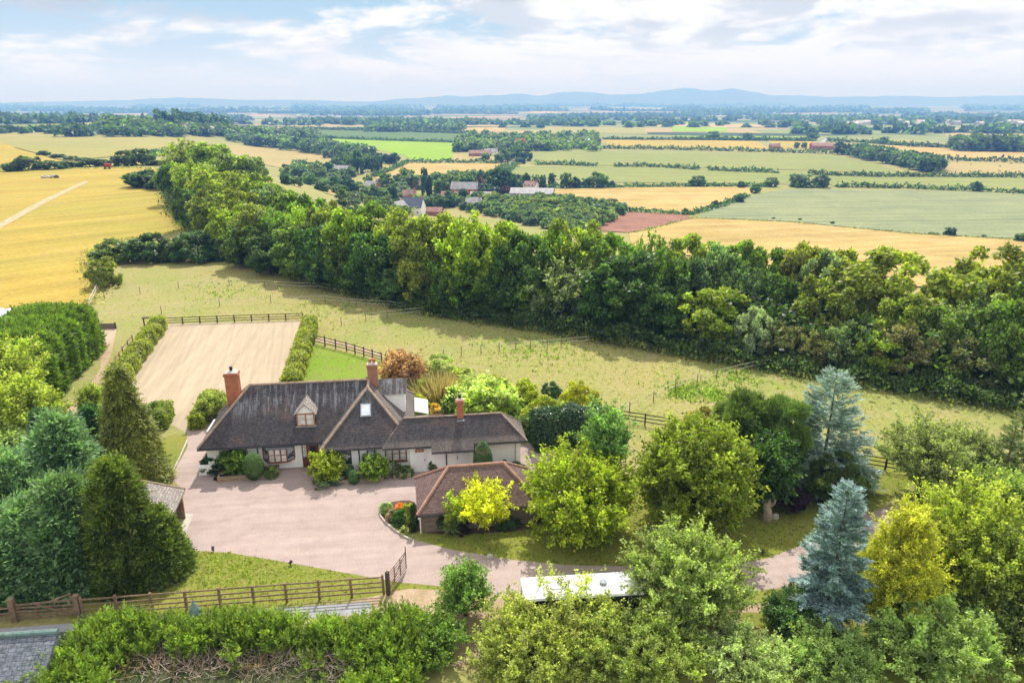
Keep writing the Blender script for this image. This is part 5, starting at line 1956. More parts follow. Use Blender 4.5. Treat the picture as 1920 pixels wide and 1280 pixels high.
# clipped and informal hedges near the arena and garden
def hedge(name, label, pts, width, h, n, leaf, color, mat='leaf', seed=1, name2='hedge_foliage', cat='hedge', lump=.18, top_color=None, zbase=0.0, sq=3.2):
    """hedge with body along a world polyline: leaves over its sides and top"""
    rng = np.random.default_rng(seed)
    segs = [(np.array(a[:2], float), np.array(b[:2], float)) for a, b in zip(pts[:-1], pts[1:])]
    Ls = np.array([np.linalg.norm(b - a) for a, b in segs])
    i = rng.choice(len(segs), n, p=Ls / Ls.sum())
    t = rng.random(n)
    A0 = np.array([s[0] for s in segs])[i]
    B0 = np.array([s[1] for s in segs])[i]
    c = A0 + (B0 - A0) * t[:, None]
    d = (B0 - A0) / np.linalg.norm(B0 - A0, axis=1)[:, None]
    s = np.stack([-d[:, 1], d[:, 0]], 1)
    ang = rng.random(n) * math.pi * 1.0
    # superellipse section
    ca, sa = np.cos(ang), np.sin(ang)
    k = (np.abs(ca) ** sq + np.abs(sa) ** sq) ** (-1 / sq)
    off = ca * k * width / 2
    zz = sa * k * h
    lum = 1 + lump * np.sin(c[:, 0] * 1.9 + np.sin(c[:, 1] * 1.1) * 1.5 + seed) * np.sin(c[:, 1] * 1.6 + ang * 1.5) + rng.normal(size=n) * lump * .25
    o0 = pts[0]
    P = np.stack([c[:, 0] + s[:, 0] * off * lum - o0[0], c[:, 1] + s[:, 1] * off * lum - o0[1], zz * (1 + (lum - 1) * .6)], 1)
    N = norm(np.stack([s[:, 0] * ca, s[:, 1] * ca, sa + .2], 1) + rng.normal(size=(n, 3)) * .55)
    ne = int(n * width / (2 * (Ls.sum() + width)))
    for e, (pt, dr) in enumerate(((segs[0][0], (segs[0][0] - segs[0][1])), (segs[-1][1], (segs[-1][1] - segs[-1][0])))):
        dr = dr / np.linalg.norm(dr)
        sl = slice(e * ne, (e + 1) * ne)
        ww_ = rng.uniform(-.47, .47, ne) * width
        P[sl, 0] = pt[0] - o0[0] - dr[1] * ww_ + dr[0] * rng.normal(size=ne) * .1
        P[sl, 1] = pt[1] - o0[1] + dr[0] * ww_ + dr[1] * rng.normal(size=ne) * .1
        P[sl, 2] = rng.random(ne) * h * .95
        N[sl] = norm(np.array([dr[0], dr[1], .2]) + rng.normal(size=(ne, 3)) * .5)
        ca[sl] = 0
        sa[sl] = .3
    A = np.cross(N, rng.normal(size=(n, 3)))
    L = leaf * rng.uniform(.6, 1.4, n)
    tone = 1 + .25 * np.sin(c[:, 0] * 2.3 + seed) * np.sin(c[:, 1] * 1.9)
    if mat == 'needle':
        Dv = norm(np.stack([s[:, 0] * ca, s[:, 1] * ca, sa * .5 + .35], 1) + rng.normal(size=(n, 3)) * .35)
        dd = spray_leaves(rng, P, Dv, N, leaf * 2.2 * rng.uniform(.6, 1.3, n), 7, .3, tone=np.clip(tone, .6, 1.4))
        me = quads_mesh(name2, *dd, MT['needle'])
    else:
        me = quads_mesh(name2, P, A, N, L, L * .72, np.clip(tone, .6, 1.4), MT[mat])
    root = empty(name, (float(o0[0]), float(o0[1]), zbase), 0, label, cat)
    c_ = bpy.data.objects.new(name2, me)
    c_.color = (*color, 1)
    link(c_, root)
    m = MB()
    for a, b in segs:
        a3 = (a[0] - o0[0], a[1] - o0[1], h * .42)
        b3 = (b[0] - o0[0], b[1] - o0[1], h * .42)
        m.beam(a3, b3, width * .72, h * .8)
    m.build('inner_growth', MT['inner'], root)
    return root


def W(*px):
    return [ground(*p)[:2] for p in px]


YG = (.185, .205, .018)
hedge('beech_hedge', 'long yellow-green hedge along the wheat-facing side of the sand arena', W((300, 616), (272, 655), (240, 700), (222, 735)), 1.9, 1.7, 13000, .17, YG, seed=2)
hedge('beech_hedge', 'yellow-green hedge between the arena and the bright lawn, behind the cottage', W((582, 612), (572, 650), (556, 700), (545, 730)), 2.0, 1.5, 12000, .17, YG, seed=3)
hedge('beech_hedge', 'short clipped hedge beside the weeping cypress at the arena entrance', W((270, 790), (300, 783)), 1.2, 1.6, 4000, .15, (.09, .13, .02), seed=4)
hedge('beech_hedge', 'clipped hedge end nearest the paved arena entrance, lighter on top', W((300, 806), (314, 780)), 1.3, 1.6, 5000, .15, (.14, .175, .02), seed=5)
hedge('beech_hedge', 'clipped hedge across the arena entrance, leading to the cottage end', W((368, 806), (385, 775), (396, 755)), 1.3, 1.5, 6000, .15, (.16, .185, .02), seed=6)
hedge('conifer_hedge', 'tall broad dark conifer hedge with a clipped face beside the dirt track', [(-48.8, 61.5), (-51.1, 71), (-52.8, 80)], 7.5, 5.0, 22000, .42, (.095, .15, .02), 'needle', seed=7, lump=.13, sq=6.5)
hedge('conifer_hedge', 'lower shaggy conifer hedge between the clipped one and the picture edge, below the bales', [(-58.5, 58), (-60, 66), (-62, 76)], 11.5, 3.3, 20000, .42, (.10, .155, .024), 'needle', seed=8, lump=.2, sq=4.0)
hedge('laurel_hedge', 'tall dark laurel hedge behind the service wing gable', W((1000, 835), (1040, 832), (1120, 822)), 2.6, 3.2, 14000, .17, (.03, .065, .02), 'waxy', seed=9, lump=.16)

# garden behind the house
G = 'in the garden behind the cottage'
bush('photinia_bush', 'bush', 'salmon-pink photinia bush ' + G, 752, 657, 84, 735, (.27, .165, .105), FINE)
bush('garden_shrub', 'shrub', 'tall shrub with pale creamy flower heads beside the pink photinia', 822, 663, 70, 720, (.24, .28, .085), FINE)
bush('garden_shrub', 'shrub', 'bright green shrub between the creamy shrub and the paddock', 866, 686, 52, 728, (.21, .25, .02), BUSH)
bush('garden_shrub', 'shrub', 'large spreading shrub covered in cream blossom behind the small chimney', 902, 712, 120, 790, (.30, .34, .105), FINE)
bush('garden_shrub', 'shrub', 'yellow-green bush at the paddock edge above the laurel hedge', 985, 710, 52, 752, (.24, .25, .015), BUSH)
bush('garden_shrub', 'shrub', 'small dark evergreen between two yellow-green bushes by the paddock', 1034, 714, 34, 745, (.05, .09, .03), BUSH)
bush('garden_shrub', 'shrub', 'bright golden-green bush at the outer end of the laurel hedge', 1086, 712, 76, 790, (.25, .25, .012), FINE)
bush('garden_shrub', 'shrub', 'golden-green bush in the middle of the laurel hedge top', 1020, 742, 80, 815, (.20, .22, .015), FINE)
bush('garden_shrub', 'shrub', 'yellowish shrub beside the white garden room', 788, 735, 44, 782, (.24, .25, .02), BUSH)
bush('garden_shrub', 'shrub', 'low orange-yellow bush next to the brown trellis', 812, 757, 34, 778, (.42, .28, .02), BUSH)
bush('garden_shrub', 'shrub', 'slim dark green shrub behind the trellis', 846, 725, 34, 785, (.07, .13, .025), BUSH)
bush('garden_shrub', 'shrub', 'green shrub right behind the small brick chimney of the wing', 940, 740, 60, 800, (.15, .19, .03), FINE)
bush('garden_shrub', 'shrub', 'variegated pale shrub by the arena corner of the cottage', 402, 735, 66, 790, (.19, .21, .055), FINE)
bush('garden_shrub', 'shrub', 'low mixed growth peeping over the cottage ridge by the arena hedge', 528, 716, 26, 735, (.10, .14, .05), BUSH)


for lab, u, t, w_, b, cl in (('mid green shrub behind the wing roof, beside the cream-blossomed one', 962, 752, 56, 800, (.12, .17, .03)), ('lime shrub filling the gap above the laurel hedge', 1052, 758, 60, 812, (.20, .235, .025)), ('green shrub between the tawny grass and the cream blossom', 862, 752, 46, 790, (.13, .19, .03)), ('pale green shrub between photinia and tawny grass', 795, 705, 46, 748, (.19, .22, .06)), ('yellowish shrub by the paddock, behind the cream blossom', 930, 704, 50, 742, (.22, .235, .04)), ('bushy green shrub at the gable end behind the wing', 985, 775, 54, 822, (.10, .15, .03))):
    bush('garden_shrub', 'shrub', lab, u, t, w_, b, cl, FINE)


def grass_clump():
    p = ground(828, 745)
    rng = np.random.default_rng(21)
    n = 2600
    b = rng.normal(size=(n, 2)) * 1.0
    P = np.stack([b[:, 0] * 1.1, b[:, 1] * .8, np.zeros(n)], 1)
    A = np.stack([b[:, 0] * .35 + rng.normal(size=n) * .18, b[:, 1] * .35 + rng.normal(size=n) * .18, np.ones(n)], 1)
    N = norm(rng.normal(size=(n, 3)) * np.array([1, 1, .1]))
    L = rng.uniform(1.4, 2.9, n)
    me = quads_mesh('blades', P, A, N, L, np.full(n, .06), rng.uniform(.7, 1.3, n), MT['leaf'])
    root = empty('ornamental_grass', (float(p[0]), float(p[1]), 0), 0, 'tall tawny ornamental grass clump ' + G, 'grass clump')
    c = bpy.data.objects.new('blades', me)
    c.color = (.235, .175, .115, 1)
    link(c, root)


grass_clump()

# plants along the front of the cottage
FR = 'against the front of the cottage'
bush('front_shrub', 'shrub', 'dark climber spreading on the low white wall at the cottage end', 404, 848, 56, 884, (.03, .065, .022), BUSH)
bush('front_shrub', 'shrub', 'broad green leafy shrub between the dark climber and large clipped ball', 441, 840, 54, 893, (.095, .15, .022), FINE)
bush('front_shrub', 'shrub', 'low purple-leaved plant at the corner of the timber raised bed', 416, 878, 28, 898, (.05, .03, .035), BUSH)
bush('front_shrub', 'shrub', 'small green plant at the door end of the timber raised bed', 508, 874, 26, 896, (.12, .16, .04), BUSH)
bush('front_shrub', 'shrub', 'big bright yellow-green laurel bush between front door and dark window', 612, 845, 62, 905, (.20, .235, .022), FINE)
bush('front_shrub', 'shrub', 'low speckled bush at the foot of the bright laurel', 606, 890, 46, 912, (.13, .16, .075), FINE)
bush('front_shrub', 'shrub', 'low lavender-grey bush between bright laurel and clipped balls', 633, 892, 26, 908, (.12, .14, .13), BUSH)
bush('front_shrub', 'shrub', 'rounded large-leaved green shrub between two windows of the cross wing', 700, 855, 54, 902, (.13, .19, .025), FINE)
bush('front_shrub', 'shrub', 'small bush in a pot below the brown three-light window', 744, 862, 24, 896, (.10, .13, .05), BUSH)
bush('front_shrub', 'shrub', 'low spreading plant in the stone trough by the white door', 760, 872, 28, 894, (.11, .15, .04), BUSH)
bush('front_shrub', 'shrub', 'sparse little shrub on the wing wall beside the white door', 811, 862, 16, 884, (.09, .14, .04), BUSH)
bush('front_shrub', 'shrub', 'low green mound at the gable corner of the service wing', 968, 866, 32, 886, (.065, .11, .045), BUSH)

# bed and shrubs around the barn
BB = 'at the barn corner bed'
bush('bed_plant', 'plant', 'pale green leafy perennial with white bloom ' + BB, 723, 940, 26, 962, (.22, .27, .12), BUSH)
bush('bed_plant', 'plant', 'orange flowering clump ' + BB, 750, 942, 22, 962, (.50, .20, .05), BUSH)
bush('bed_plant', 'plant', 'dull mauve low plant ' + BB, 735, 955, 26, 978, (.22, .17, .12), BUSH)
bush('bed_plant', 'plant', 'dark green shrub ' + BB, 750, 950, 28, 985, (.06, .12, .025), BUSH)
bush('bed_plant', 'plant', 'yellow-green shrub against the barn wall ' + BB, 765, 938, 26, 985, (.20, .23, .03), BUSH)
bush('bed_plant', 'plant', 'slim dark conifer standing at the barn corner post', 776, 935, 13, 996, (.03, .06, .02), BUSH)
bush('bed_plant', 'plant', 'small pale spiky plant beside the kerb ' + BB, 758, 984, 16, 1002, (.28, .29, .12), BUSH)
bush('barn_shrub', 'shrub', 'dark low shrub under the cordyline by the barn boards', 836, 955, 36, 995, (.05, .085, .03), BUSH)
bush('barn_shrub', 'shrub', 'purple-black low shrub beneath the golden tree', 866, 975, 34, 1000, (.035, .022, .025), BUSH)
bush('barn_shrub', 'shrub', 'dark shrub in the shade between barn wall and spiky lime tree', 950, 966, 46, 990, (.05, .08, .03), BUSH)


def cordyline():
    p = ground(846, 1002)
    rng = np.random.default_rng(3)
    n = 260
    az = rng.random(n) * 6.28
    el = rng.uniform(-.2, 1.4, n)
    A = np.stack([np.cos(az) * np.cos(el), np.sin(az) * np.cos(el), np.sin(el)], 1)
    P = np.tile([0, 0, .55], (n, 1)) + rng.normal(size=(n, 3)) * .06
    N = norm(np.cross(A, np.cross([0, 0, 1.0], A)) + rng.normal(size=(n, 3)) * .2)
    me = quads_mesh('spiky_leaves', P, A, N, rng.uniform(.6, .95, n), np.full(n, .07), rng.uniform(.7, 1.3, n), MT['waxy'])
    r = empty('cordyline', (float(p[0]), float(p[1]), 0), 0, 'spiky cordyline with strap leaves in front of the barn boards', 'plant')
    c = bpy.data.objects.new('spiky_leaves', me)
    c.color = (.17, .21, .08, 1)
    link(c, r)
    m = MB()
    m.tube([(0, 0, -.1), (.02, 0, .58)], [.07, .05], 7)
    m.build('stem', MT['bark'], r)


cordyline()


# ------------------------------------------------------------------ individual garden trees
def spec(px, topy, wpx, by=None, Y=None):
    if by is not None:
        p = ground(px, by)
        X, Y = float(p[0]), float(p[1])
    h = CH - Y * math.tan(dep(topy))
    dpt = depth_of(Y, h * .55)
    X = (px - 960) / F * dpt
    return X, Y, h, wpx * dpt / F


def broad_tree(label, px, topy, wpx, color, by=None, Y=None, nc=60, n=26000, leaf=.2, z0f=.12, seed=1, cr=(.15, .28), mat=None, limbs=9, tr=.16, low=-.8, shell=.5, cat='tree', name='garden_tree', dy=0, flat=0, tone_var=.3):
    X, Y, h, w = spec(px, topy, wpx, by, Y)
    me, C = broad_mesh('crown', seed, w * 1.05, h, z0f, nc, n, leaf, mat, cr, low, shell, flat, tone_var)
    tk = trunk_mesh('trunk', seed, h, tr, C, limbs)
    return tree(name, cat, label, (X, Y + dy, 0), me, tk, color)


def airy_tree(label, px, topy, wpx, color, by=None, Y=None, seed=1, name='garden_tree', cat='tree', **kw):
    X, Y, h, w = spec(px, topy, wpx, by, Y)
    me, mb = airy_crown('crown', seed, w, h, **kw)
    return tree(name, cat, label, (X, Y, 0), me, mb, color)


airy_tree('small golden-leaved tree on thin stems before the barn roof', 905, 905, 112, (.37, .365, .018), by=1000, seed=31, nb=26, tw=9, lf=30, leaf=.15, twig=.75, up=.3, z0f=.3, tr=.07)
airy_tree('yellow-green young tree just beside the golden one, over the cordyline', 858, 922, 56, (.21, .25, .03), by=996, seed=32, nb=14, tw=8, lf=28, leaf=.15, twig=.6, z0f=.25, tr=.05)
airy_tree('tall slender ash with feathery crown rising behind the spiky lime tree', 1133, 757, 92, (.125, .20, .06), by=955, seed=33, nb=42, tw=11, lf=34, leaf=.19, twig=1.1, up=.5, z0f=.38, tr=.16)
airy_tree('big rounded yellow-green tree in the middle of the front lawn', 1302, 778, 240, (.155, .185, .022), by=985, seed=34, nb=150, tw=13, lf=38, leaf=.2, twig=1.1, up=.2, z0f=.02, tr=.25)
broad_tree('reddish-tipped shrub tree hidden behind the big rounded lawn tree', 1310, 765, 120, (.20, .17, .03), by=880, nc=40, n=14000, leaf=.18, seed=35)
airy_tree('dense dark tree behind the big rounded one, under the pines', 1440, 800, 130, (.05, .09, .022), by=945, seed=36, nb=80, tw=12, lf=36, leaf=.2, twig=.9, up=.1, z0f=.02)
broad_tree('dark clipped round yew beside the paddock fence and blue cedar', 1573, 853, 118, (.055, .085, .012), by=950, nc=70, n=30000, leaf=.12, z0f=.0, seed=37, cr=(.12, .2), mat=MT['needle'], low=-.97)
broad_tree('purple-black shrub in shade between twisted stump and round yew', 1482, 905, 66, (.04, .016, .028), by=962, nc=30, n=7000, leaf=.14, z0f=.0, seed=38, name='garden_shrub', cat='shrub')
airy_tree('spreading pale green tree with layered crown beside the paddock', 1738, 785, 185, (.17, .19, .075), by=930, seed=39, nb=60, tw=12, lf=40, leaf=.16, twig=1.0, up=.1, z0f=.25, tr=.2)
airy_tree('second spreading pale tree, touching the first at the paddock edge', 1808, 798, 120, (.165, .19, .08), by=910, seed=40, nb=44, tw=11, lf=38, leaf=.16, twig=.9, up=.1, z0f=.22, tr=.16)
airy_tree('large loose pale green tree in front of the drive bend', 1288, 1000, 250, (.185, .22, .07), Y=34.3, seed=41, nb=90, tw=13, lf=44, leaf=.15, twig=1.0, up=.5, z0f=.02, tr=.2)
airy_tree('thin-leaved willowy tree in front of the white trailer roof', 1050, 1116, 280, (.235, .25, .06), Y=32.0, seed=42, nb=70, tw=12, lf=34, leaf=.13, twig=1.0, up=.65, z0f=.0, tr=.14)
airy_tree('dark green upright tree at the roadside beside the brown verge', 872, 1062, 105, (.105, .165, .035), Y=34.2, seed=43, nb=34, tw=10, lf=34, leaf=.14, twig=1.0, up=.9, z0f=.0, tr=.13, taper=.35)
airy_tree('green bushy tree in the lower middle, under the dark upright one', 800, 1165, 150, (.11, .17, .03), Y=31.3, seed=44, nb=60, tw=11, lf=36, leaf=.13, twig=.7, z0f=.0)
airy_tree('low olive tree below the willowy one, cut by the picture bottom', 985, 1185, 240, (.205, .225, .055), Y=30.2, seed=45, nb=70, tw=11, lf=38, leaf=.13, twig=.8, z0f=.0)
airy_tree('dull green tree under the large loose one, cut by the picture bottom', 1200, 1160, 280, (.18, .215, .055), Y=30.6, seed=46, nb=80, tw=12, lf=38, leaf=.13, twig=.8, z0f=.0)
airy_tree('pale grey-green bush cut by the picture bottom, under the drive bend', 1400, 1200, 190, (.225, .26, .12), Y=29.8, seed=47, nb=60, tw=11, lf=38, leaf=.115, twig=.7, z0f=.0)
airy_tree('dark glossy bush at the foot of the powder-blue spruce', 1487, 1118, 108, (.06, .11, .028), Y=33.0, seed=48, nb=60, tw=10, lf=36, leaf=.13, twig=.6, z0f=.0, mat=MT['waxy'])
airy_tree('fresh green bush below the powder-blue spruce, cut by the picture bottom', 1565, 1200, 185, (.17, .23, .065), Y=30.0, seed=49, nb=64, tw=11, lf=38, leaf=.125, twig=.7, z0f=.0, mat=MT['waxy'])
airy_tree('leafy bright bush in the lower corner, below the golden cypress', 1755, 1140, 270, (.19, .25, .07), Y=30.6, seed=50, nb=95, tw=12, lf=42, leaf=.14, twig=.8, z0f=.0, mat=MT['waxy'])
airy_tree('large airy yellow-green tree behind the golden cypress', 1820, 905, 250, (.21, .235, .035), Y=36.0, seed=51, nb=95, tw=13, lf=42, leaf=.155, twig=1.1, up=.35, z0f=.04, tr=.2)
airy_tree('greener airy tree filling the picture edge beside the golden cypress', 1905, 985, 210, (.165, .195, .035), Y=33.5, seed=52, nb=80, tw=12, lf=42, leaf=.15, twig=1.0, up=.3, z0f=.0, tr=.18)
airy_tree('pale green tree top behind the airy yellow-green tree', 1875, 880, 150, (.18, .22, .065), Y=43.0, seed=53, nb=56, tw=11, lf=36, leaf=.17, twig=.9, z0f=.1)
airy_tree('bright green tree at the picture edge above the airy trees', 1945, 890, 130, (.16, .215, .05), Y=44.0, seed=54, nb=50, tw=11, lf=36, leaf=.17, twig=.9, z0f=.1)
airy_tree('low dull green tree under the airy trees at the lower picture edge', 1905, 1140, 170, (.11, .14, .035), Y=31.0, seed=55, nb=60, tw=11, lf=38, leaf=.125, twig=.8, z0f=.0)

# left foreground broadleaves
airy_tree('yellow-green broadleaf by the track, in front of the conifer hedge', 12, 620, 140, (.21, .235, .045), by=800, seed=61, nb=64, tw=12, lf=34, leaf=.22, twig=1.1, z0f=.05)
airy_tree('lower yellow-green broadleaf nearest the dirt track bend', 45, 692, 130, (.215, .24, .045), by=850, seed=62, nb=64, tw=12, lf=34, leaf=.22, twig=1.0, z0f=.04)
airy_tree('pale broadleaf below the two yellow-green ones, at the picture edge', 12, 800, 115, (.17, .21, .08), by=900, seed=63, nb=56, tw=11, lf=34, leaf=.2, twig=.9, z0f=.04)


# lime trees with long level shoots
airy_tree('wide lime-green tree with spiky level branch tips beside the barn', 1088, 842, 212, (.20, .235, .018), by=1000, seed=71, nb=95, tw=13, lf=40, leaf=.19, twig=1.35, up=.02, z0f=.02, tr=.2)
airy_tree('small lime-green tree behind the spiky one near the wing gable', 1040, 870, 90, (.18, .22, .02), by=960, seed=72, nb=34, tw=10, lf=34, leaf=.19, twig=.9, up=.1, z0f=.05, tr=.1)


# conifers
def blue_spruce(label, px, topy, wpx, color, by=None, Y=None, seed=1, nb=230, per=15, spray=.42, slope=(-.25, .55), p=.85, z0=.08, jag=.35, leaf=.24, wid=.5, hang=0, mat=None, trunk=.16, K=8):
    X, Y, h, w = spec(px, topy, wpx, by, Y)
    me = conifer_mesh('crown', seed, h, w, z0, nb, per, slope, p, spray, K, leaf, mat or MT['needle'], hang, .18, jag, wid)
    return tree('conifer_tree', 'conifer', label, (X, Y, 0), me, conifer_trunk(h, trunk), color)


blue_spruce('powder-blue spruce with bare lower trunk beside the golden cypress', 1572, 905, 120, (.165, .225, .245), Y=33.2, seed=81, z0=.17, spray=.5, nb=380, per=20, p=.55, slope=(-.1, .6), jag=.5)
blue_spruce('large pale blue cedar at the paddock edge behind the round yew', 1556, 690, 178, (.185, .24, .235), by=905, seed=82, nb=430, per=24, spray=.62, slope=(-.1, .6), p=.68, z0=.04, leaf=.2, K=9)
blue_spruce('tall dark green spruce tip at the picture edge above the airy trees', 1915, 728, 90, (.11, .135, .03), Y=48, seed=83, nb=170, per=10, spray=.6)
blue_spruce('yellowish-green spruce overlapping the dark spruce tip at the picture edge', 1890, 790, 80, (.10, .13, .035), Y=46, seed=84, nb=150, per=9, spray=.6)


def lumpy_conifer(label, px, topy, wpx, color, by=None, Y=None, seed=1, nc=70, n=9000, ln=.6, up=.5, p=.8, rc=(.16, .28), K=7, leaf=.3, z0=.0, wid=.42, tr=.2, outw=.9, name='conifer_tree', dz=0):
    X, Y, h, w = spec(px, topy, wpx, by, Y)
    rng = np.random.default_rng(seed)
    C, RC, O = cone_clumps(rng, h, w, z0 * h, nc, p, rc)
    me = sprays_on_clumps('crown', seed, C, RC, O, n, ln, K, up, leaf, tone_var=.25, wid=wid, outw=outw)
    return tree(name, 'conifer', label, (X, Y, 0), me, conifer_trunk(h, tr), color)


airy_tree('golden-yellow cypress with upright plumes beside the powder-blue spruce', 1692, 925, 160, (.29, .295, .025), Y=33.0, seed=85, name='conifer_tree', cat='conifer', nb=95, tw=13, lf=40, leaf=.15, twig=.95, up=.55, z0f=.0, tr=.16, mat=MT['needle'], wid=.4, taper=.75)
lumpy_conifer('weeping olive-yellow conifer standing between track and small lawn', 234, 680, 112, (.125, .14, .02), by=905, seed=86, nc=120, n=11000, ln=.85, up=-.9, p=.8, leaf=.19, rc=(.1, .19), wid=.5, outw=.75)
lumpy_conifer('broad dark yew with reddish-green shade beside the cart shed', 222, 868, 118, (.085, .115, .02), by=1080, seed=87, nc=90, n=13000, ln=.75, up=.5, p=.45, leaf=.24, rc=(.13, .26))
lumpy_conifer('lower dark yew mound spreading below the cart shed roof', 285, 962, 96, (.085, .12, .02), by=1072, seed=97, nc=60, n=8000, ln=.7, up=.4, p=.38, leaf=.24, rc=(.15, .28))
CB = 'of the blue-green conifer mass'
lumpy_conifer('topmost conifer %s, below the yellow-green broadleaf' % CB, 120, 790, 140, (.12, .195, .095), by=985, seed=88, nc=70, n=9000, ln=1.0, up=.3, p=.5, leaf=.24, rc=(.15, .25))
lumpy_conifer('conifer %s at the picture edge, upper one' % CB, 20, 860, 160, (.12, .195, .095), by=1040, seed=89, nc=70, n=9000, ln=1.0, up=.3, p=.5, leaf=.24, rc=(.15, .25))
lumpy_conifer('conifer %s touching the yew' % CB, 130, 905, 170, (.115, .185, .08), by=1070, seed=90, nc=80, n=10000, ln=1.0, up=.3, p=.5, leaf=.24, rc=(.15, .25))
lumpy_conifer('lowest conifer %s, above the closed wooden gate' % CB, 60, 950, 190, (.12, .195, .09), by=1078, seed=91, nc=80, n=11000, ln=1.0, up=.3, p=.5, leaf=.24, rc=(.15, .25))
lumpy_conifer('conifer %s cut by the picture edge, lowest' % CB, -45, 985, 190, (.115, .19, .085), by=1085, seed=92, nc=80, n=10000, ln=1.0, up=.3, p=.5, leaf=.24, rc=(.15, .25))
lumpy_conifer('small blue-green cypress at the dirt track bend before the weeping conifer', 178, 768, 80, (.06, .12, .05), by=900, seed=93, nc=50, n=6000, ln=.6, up=.5, p=.6)
lumpy_conifer('narrow blue-green cypress tip beside the dirt track', 85, 775, 60, (.06, .115, .055), by=900, seed=94, nc=40, n=4500, ln=.6, up=.6, p=.6)
bush('track_shrub', 'shrub', 'yellow-green bush at the foot of the weeping conifer by the small lawn', 262, 868, 52, 905, (.18, .17, .015), FINE)
bush('track_shrub', 'shrub', 'yellow-green shrubbery between the track and the weeping conifer', 176, 720, 50, 790, (.16, .185, .03), FINE)
bush('track_shrub', 'shrub', 'leafy green shrubbery lower down the track beside the weeping conifer', 190, 762, 60, 830, (.13, .17, .04), FINE)


def pine(label, px, topy, wpx, by, color, seed):
    X, Y, h, w = spec(px, topy, wpx, by)
    rng = np.random.default_rng(seed)
    C, RC, D = broad_clumps(rng, w, h, h * .1, 60, (.13, .24), -.8)
    me = sprays_on_clumps('crown', seed, C, RC, D, 5200, .55, 9, .9, .3, tone_var=.4, wid=.22, outw=.8)
    return tree('pine_tree', 'conifer', label, (X, Y, 0), me, trunk_mesh('trunk', seed, h, .18, C, 8), color)


pine('dark bristly pine behind the big rounded lawn tree', 1392, 727, 104, 905, (.085, .125, .03), 95)
pine('second dark pine between the bristly pine and the blue cedar', 1462, 738, 96, 915, (.075, .115, .028), 96)


# front conifer hedge, cut top with dead brushwood
def front_hedge():
    rng = np.random.default_rng(77)
    Cs, Rs, Os = [], [], []
    # crest line from pixel tops at the given distance
    crest = [(90, 1215, 29.2), (150, 1175, 30.2), (220, 1150, 31.0), (300, 1152, 31.2), (360, 1158, 31.2), (440, 1150, 31.4), (520, 1150, 31.4), (600, 1160, 31.2), (680, 1155, 31.2), (740, 1135, 31.6), (790, 1150, 31.2)]
    pts = []
    for u, v, Y in crest:
        z = CH - Y * math.tan(dep(v + 18))
        pts.append((x_of(u, Y, z), Y, z))
    px = [p[0] for p in pts]
    n = 560
    for k in range(n):
        x = rng.uniform(px[0] - .5, px[-1])
        y0 = np.interp(x, px, [p[1] for p in pts])
        z0 = np.interp(x, px, [p[2] for p in pts])
        dy = rng.uniform(-6.0, .25)
        gap = (-4.3 < dy < -1.0) and px[2] + .9 + .6 * math.sin(dy * 5) < x < px[8] + .5 * math.sin(dy * 7)
        if gap and rng.random() < .93:
            continue
        rr = rng.uniform(.35, .75)
        zt = z0 - .25 * abs(dy) - (.3 if dy < -4.2 else 0) - rr * .7 + rng.uniform(-.4, .3)
        Cs.append((x, y0 + dy, zt))
        Rs.append(rr)
        Os.append((0, .25 if dy > -.6 else -.2, 1))
        if rng.random() < .8:
            Cs.append((x, y0 + dy, zt - .8))
            Rs.append(rr * 1.1)
            Os.append((0, -.5, .4))
    C, RC, O = np.array(Cs), np.array(Rs), norm(np.array(Os, float))
    o0 = C[0].copy()
    o0[2] = 0
    me = sprays_on_clumps('hedge_foliage', 78, C - o0, RC, O, 17000, .8, 9, 1.1, .2, tone_var=.28, wid=.42)
    root = empty('conifer_hedge', tuple(o0), 0, 'bright green feathery conifer hedge along the lane, with a brown dead gap on top', 'hedge')
    c = bpy.data.objects.new('hedge_foliage', me)
    c.color = (.125, .18, .028, 1)
    link(c, root)
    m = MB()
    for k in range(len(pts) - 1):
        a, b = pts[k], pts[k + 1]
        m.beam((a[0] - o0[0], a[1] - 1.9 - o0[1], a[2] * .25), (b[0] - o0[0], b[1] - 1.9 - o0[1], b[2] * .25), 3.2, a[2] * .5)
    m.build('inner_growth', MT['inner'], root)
    # dead brown foliage and brushwood in the gap
    dc = np.array([[x, float(np.interp(x, px, [p[1] for p in pts])) + y, float(np.interp(x, px, [p[2] for p in pts])) - .25 * abs(y) - 1.1] for x in np.linspace(px[2] + .6, px[8], 34) for y in (-1.5, -2.3, -3.1, -3.9)])
    dc += rng.normal(size=dc.shape) * .15
    me = sprays_on_clumps('dead_foliage', 79, dc - o0, np.full(len(dc), .42), np.tile([0, 0, 1.0], (len(dc), 1)), 3200, .55, 7, .5, .22, tone_var=.4, wid=.3)
    c = bpy.data.objects.new('dead_foliage', me)
    c.color = (.25, .18, .125, 1)
    link(c, root)
    m = MB()
    for k in range(2600):
        x = rng.uniform(px[3], px[8])
        y0 = np.interp(x, px, [p[1] for p in pts])
        z0 = np.interp(x, px, [p[2] for p in pts])
        dyb = rng.uniform(-4.4, -1.1)
        b = np.array([x, y0 + dyb, z0 - .25 * abs(dyb) - .62 + rng.uniform(-.35, .15)]) - o0
        d = rng.normal(size=3) * .6
        d[2] = abs(d[2]) * .5 + .22
        mid = b + d * .5 + rng.normal(size=3) * .06
        m.tube([b, mid, b + d + rng.normal(size=3) * .1], [.026, .019, .008], 4, False)
    m.build('dead_brushwood', MT['twig'], root)


front_hedge()


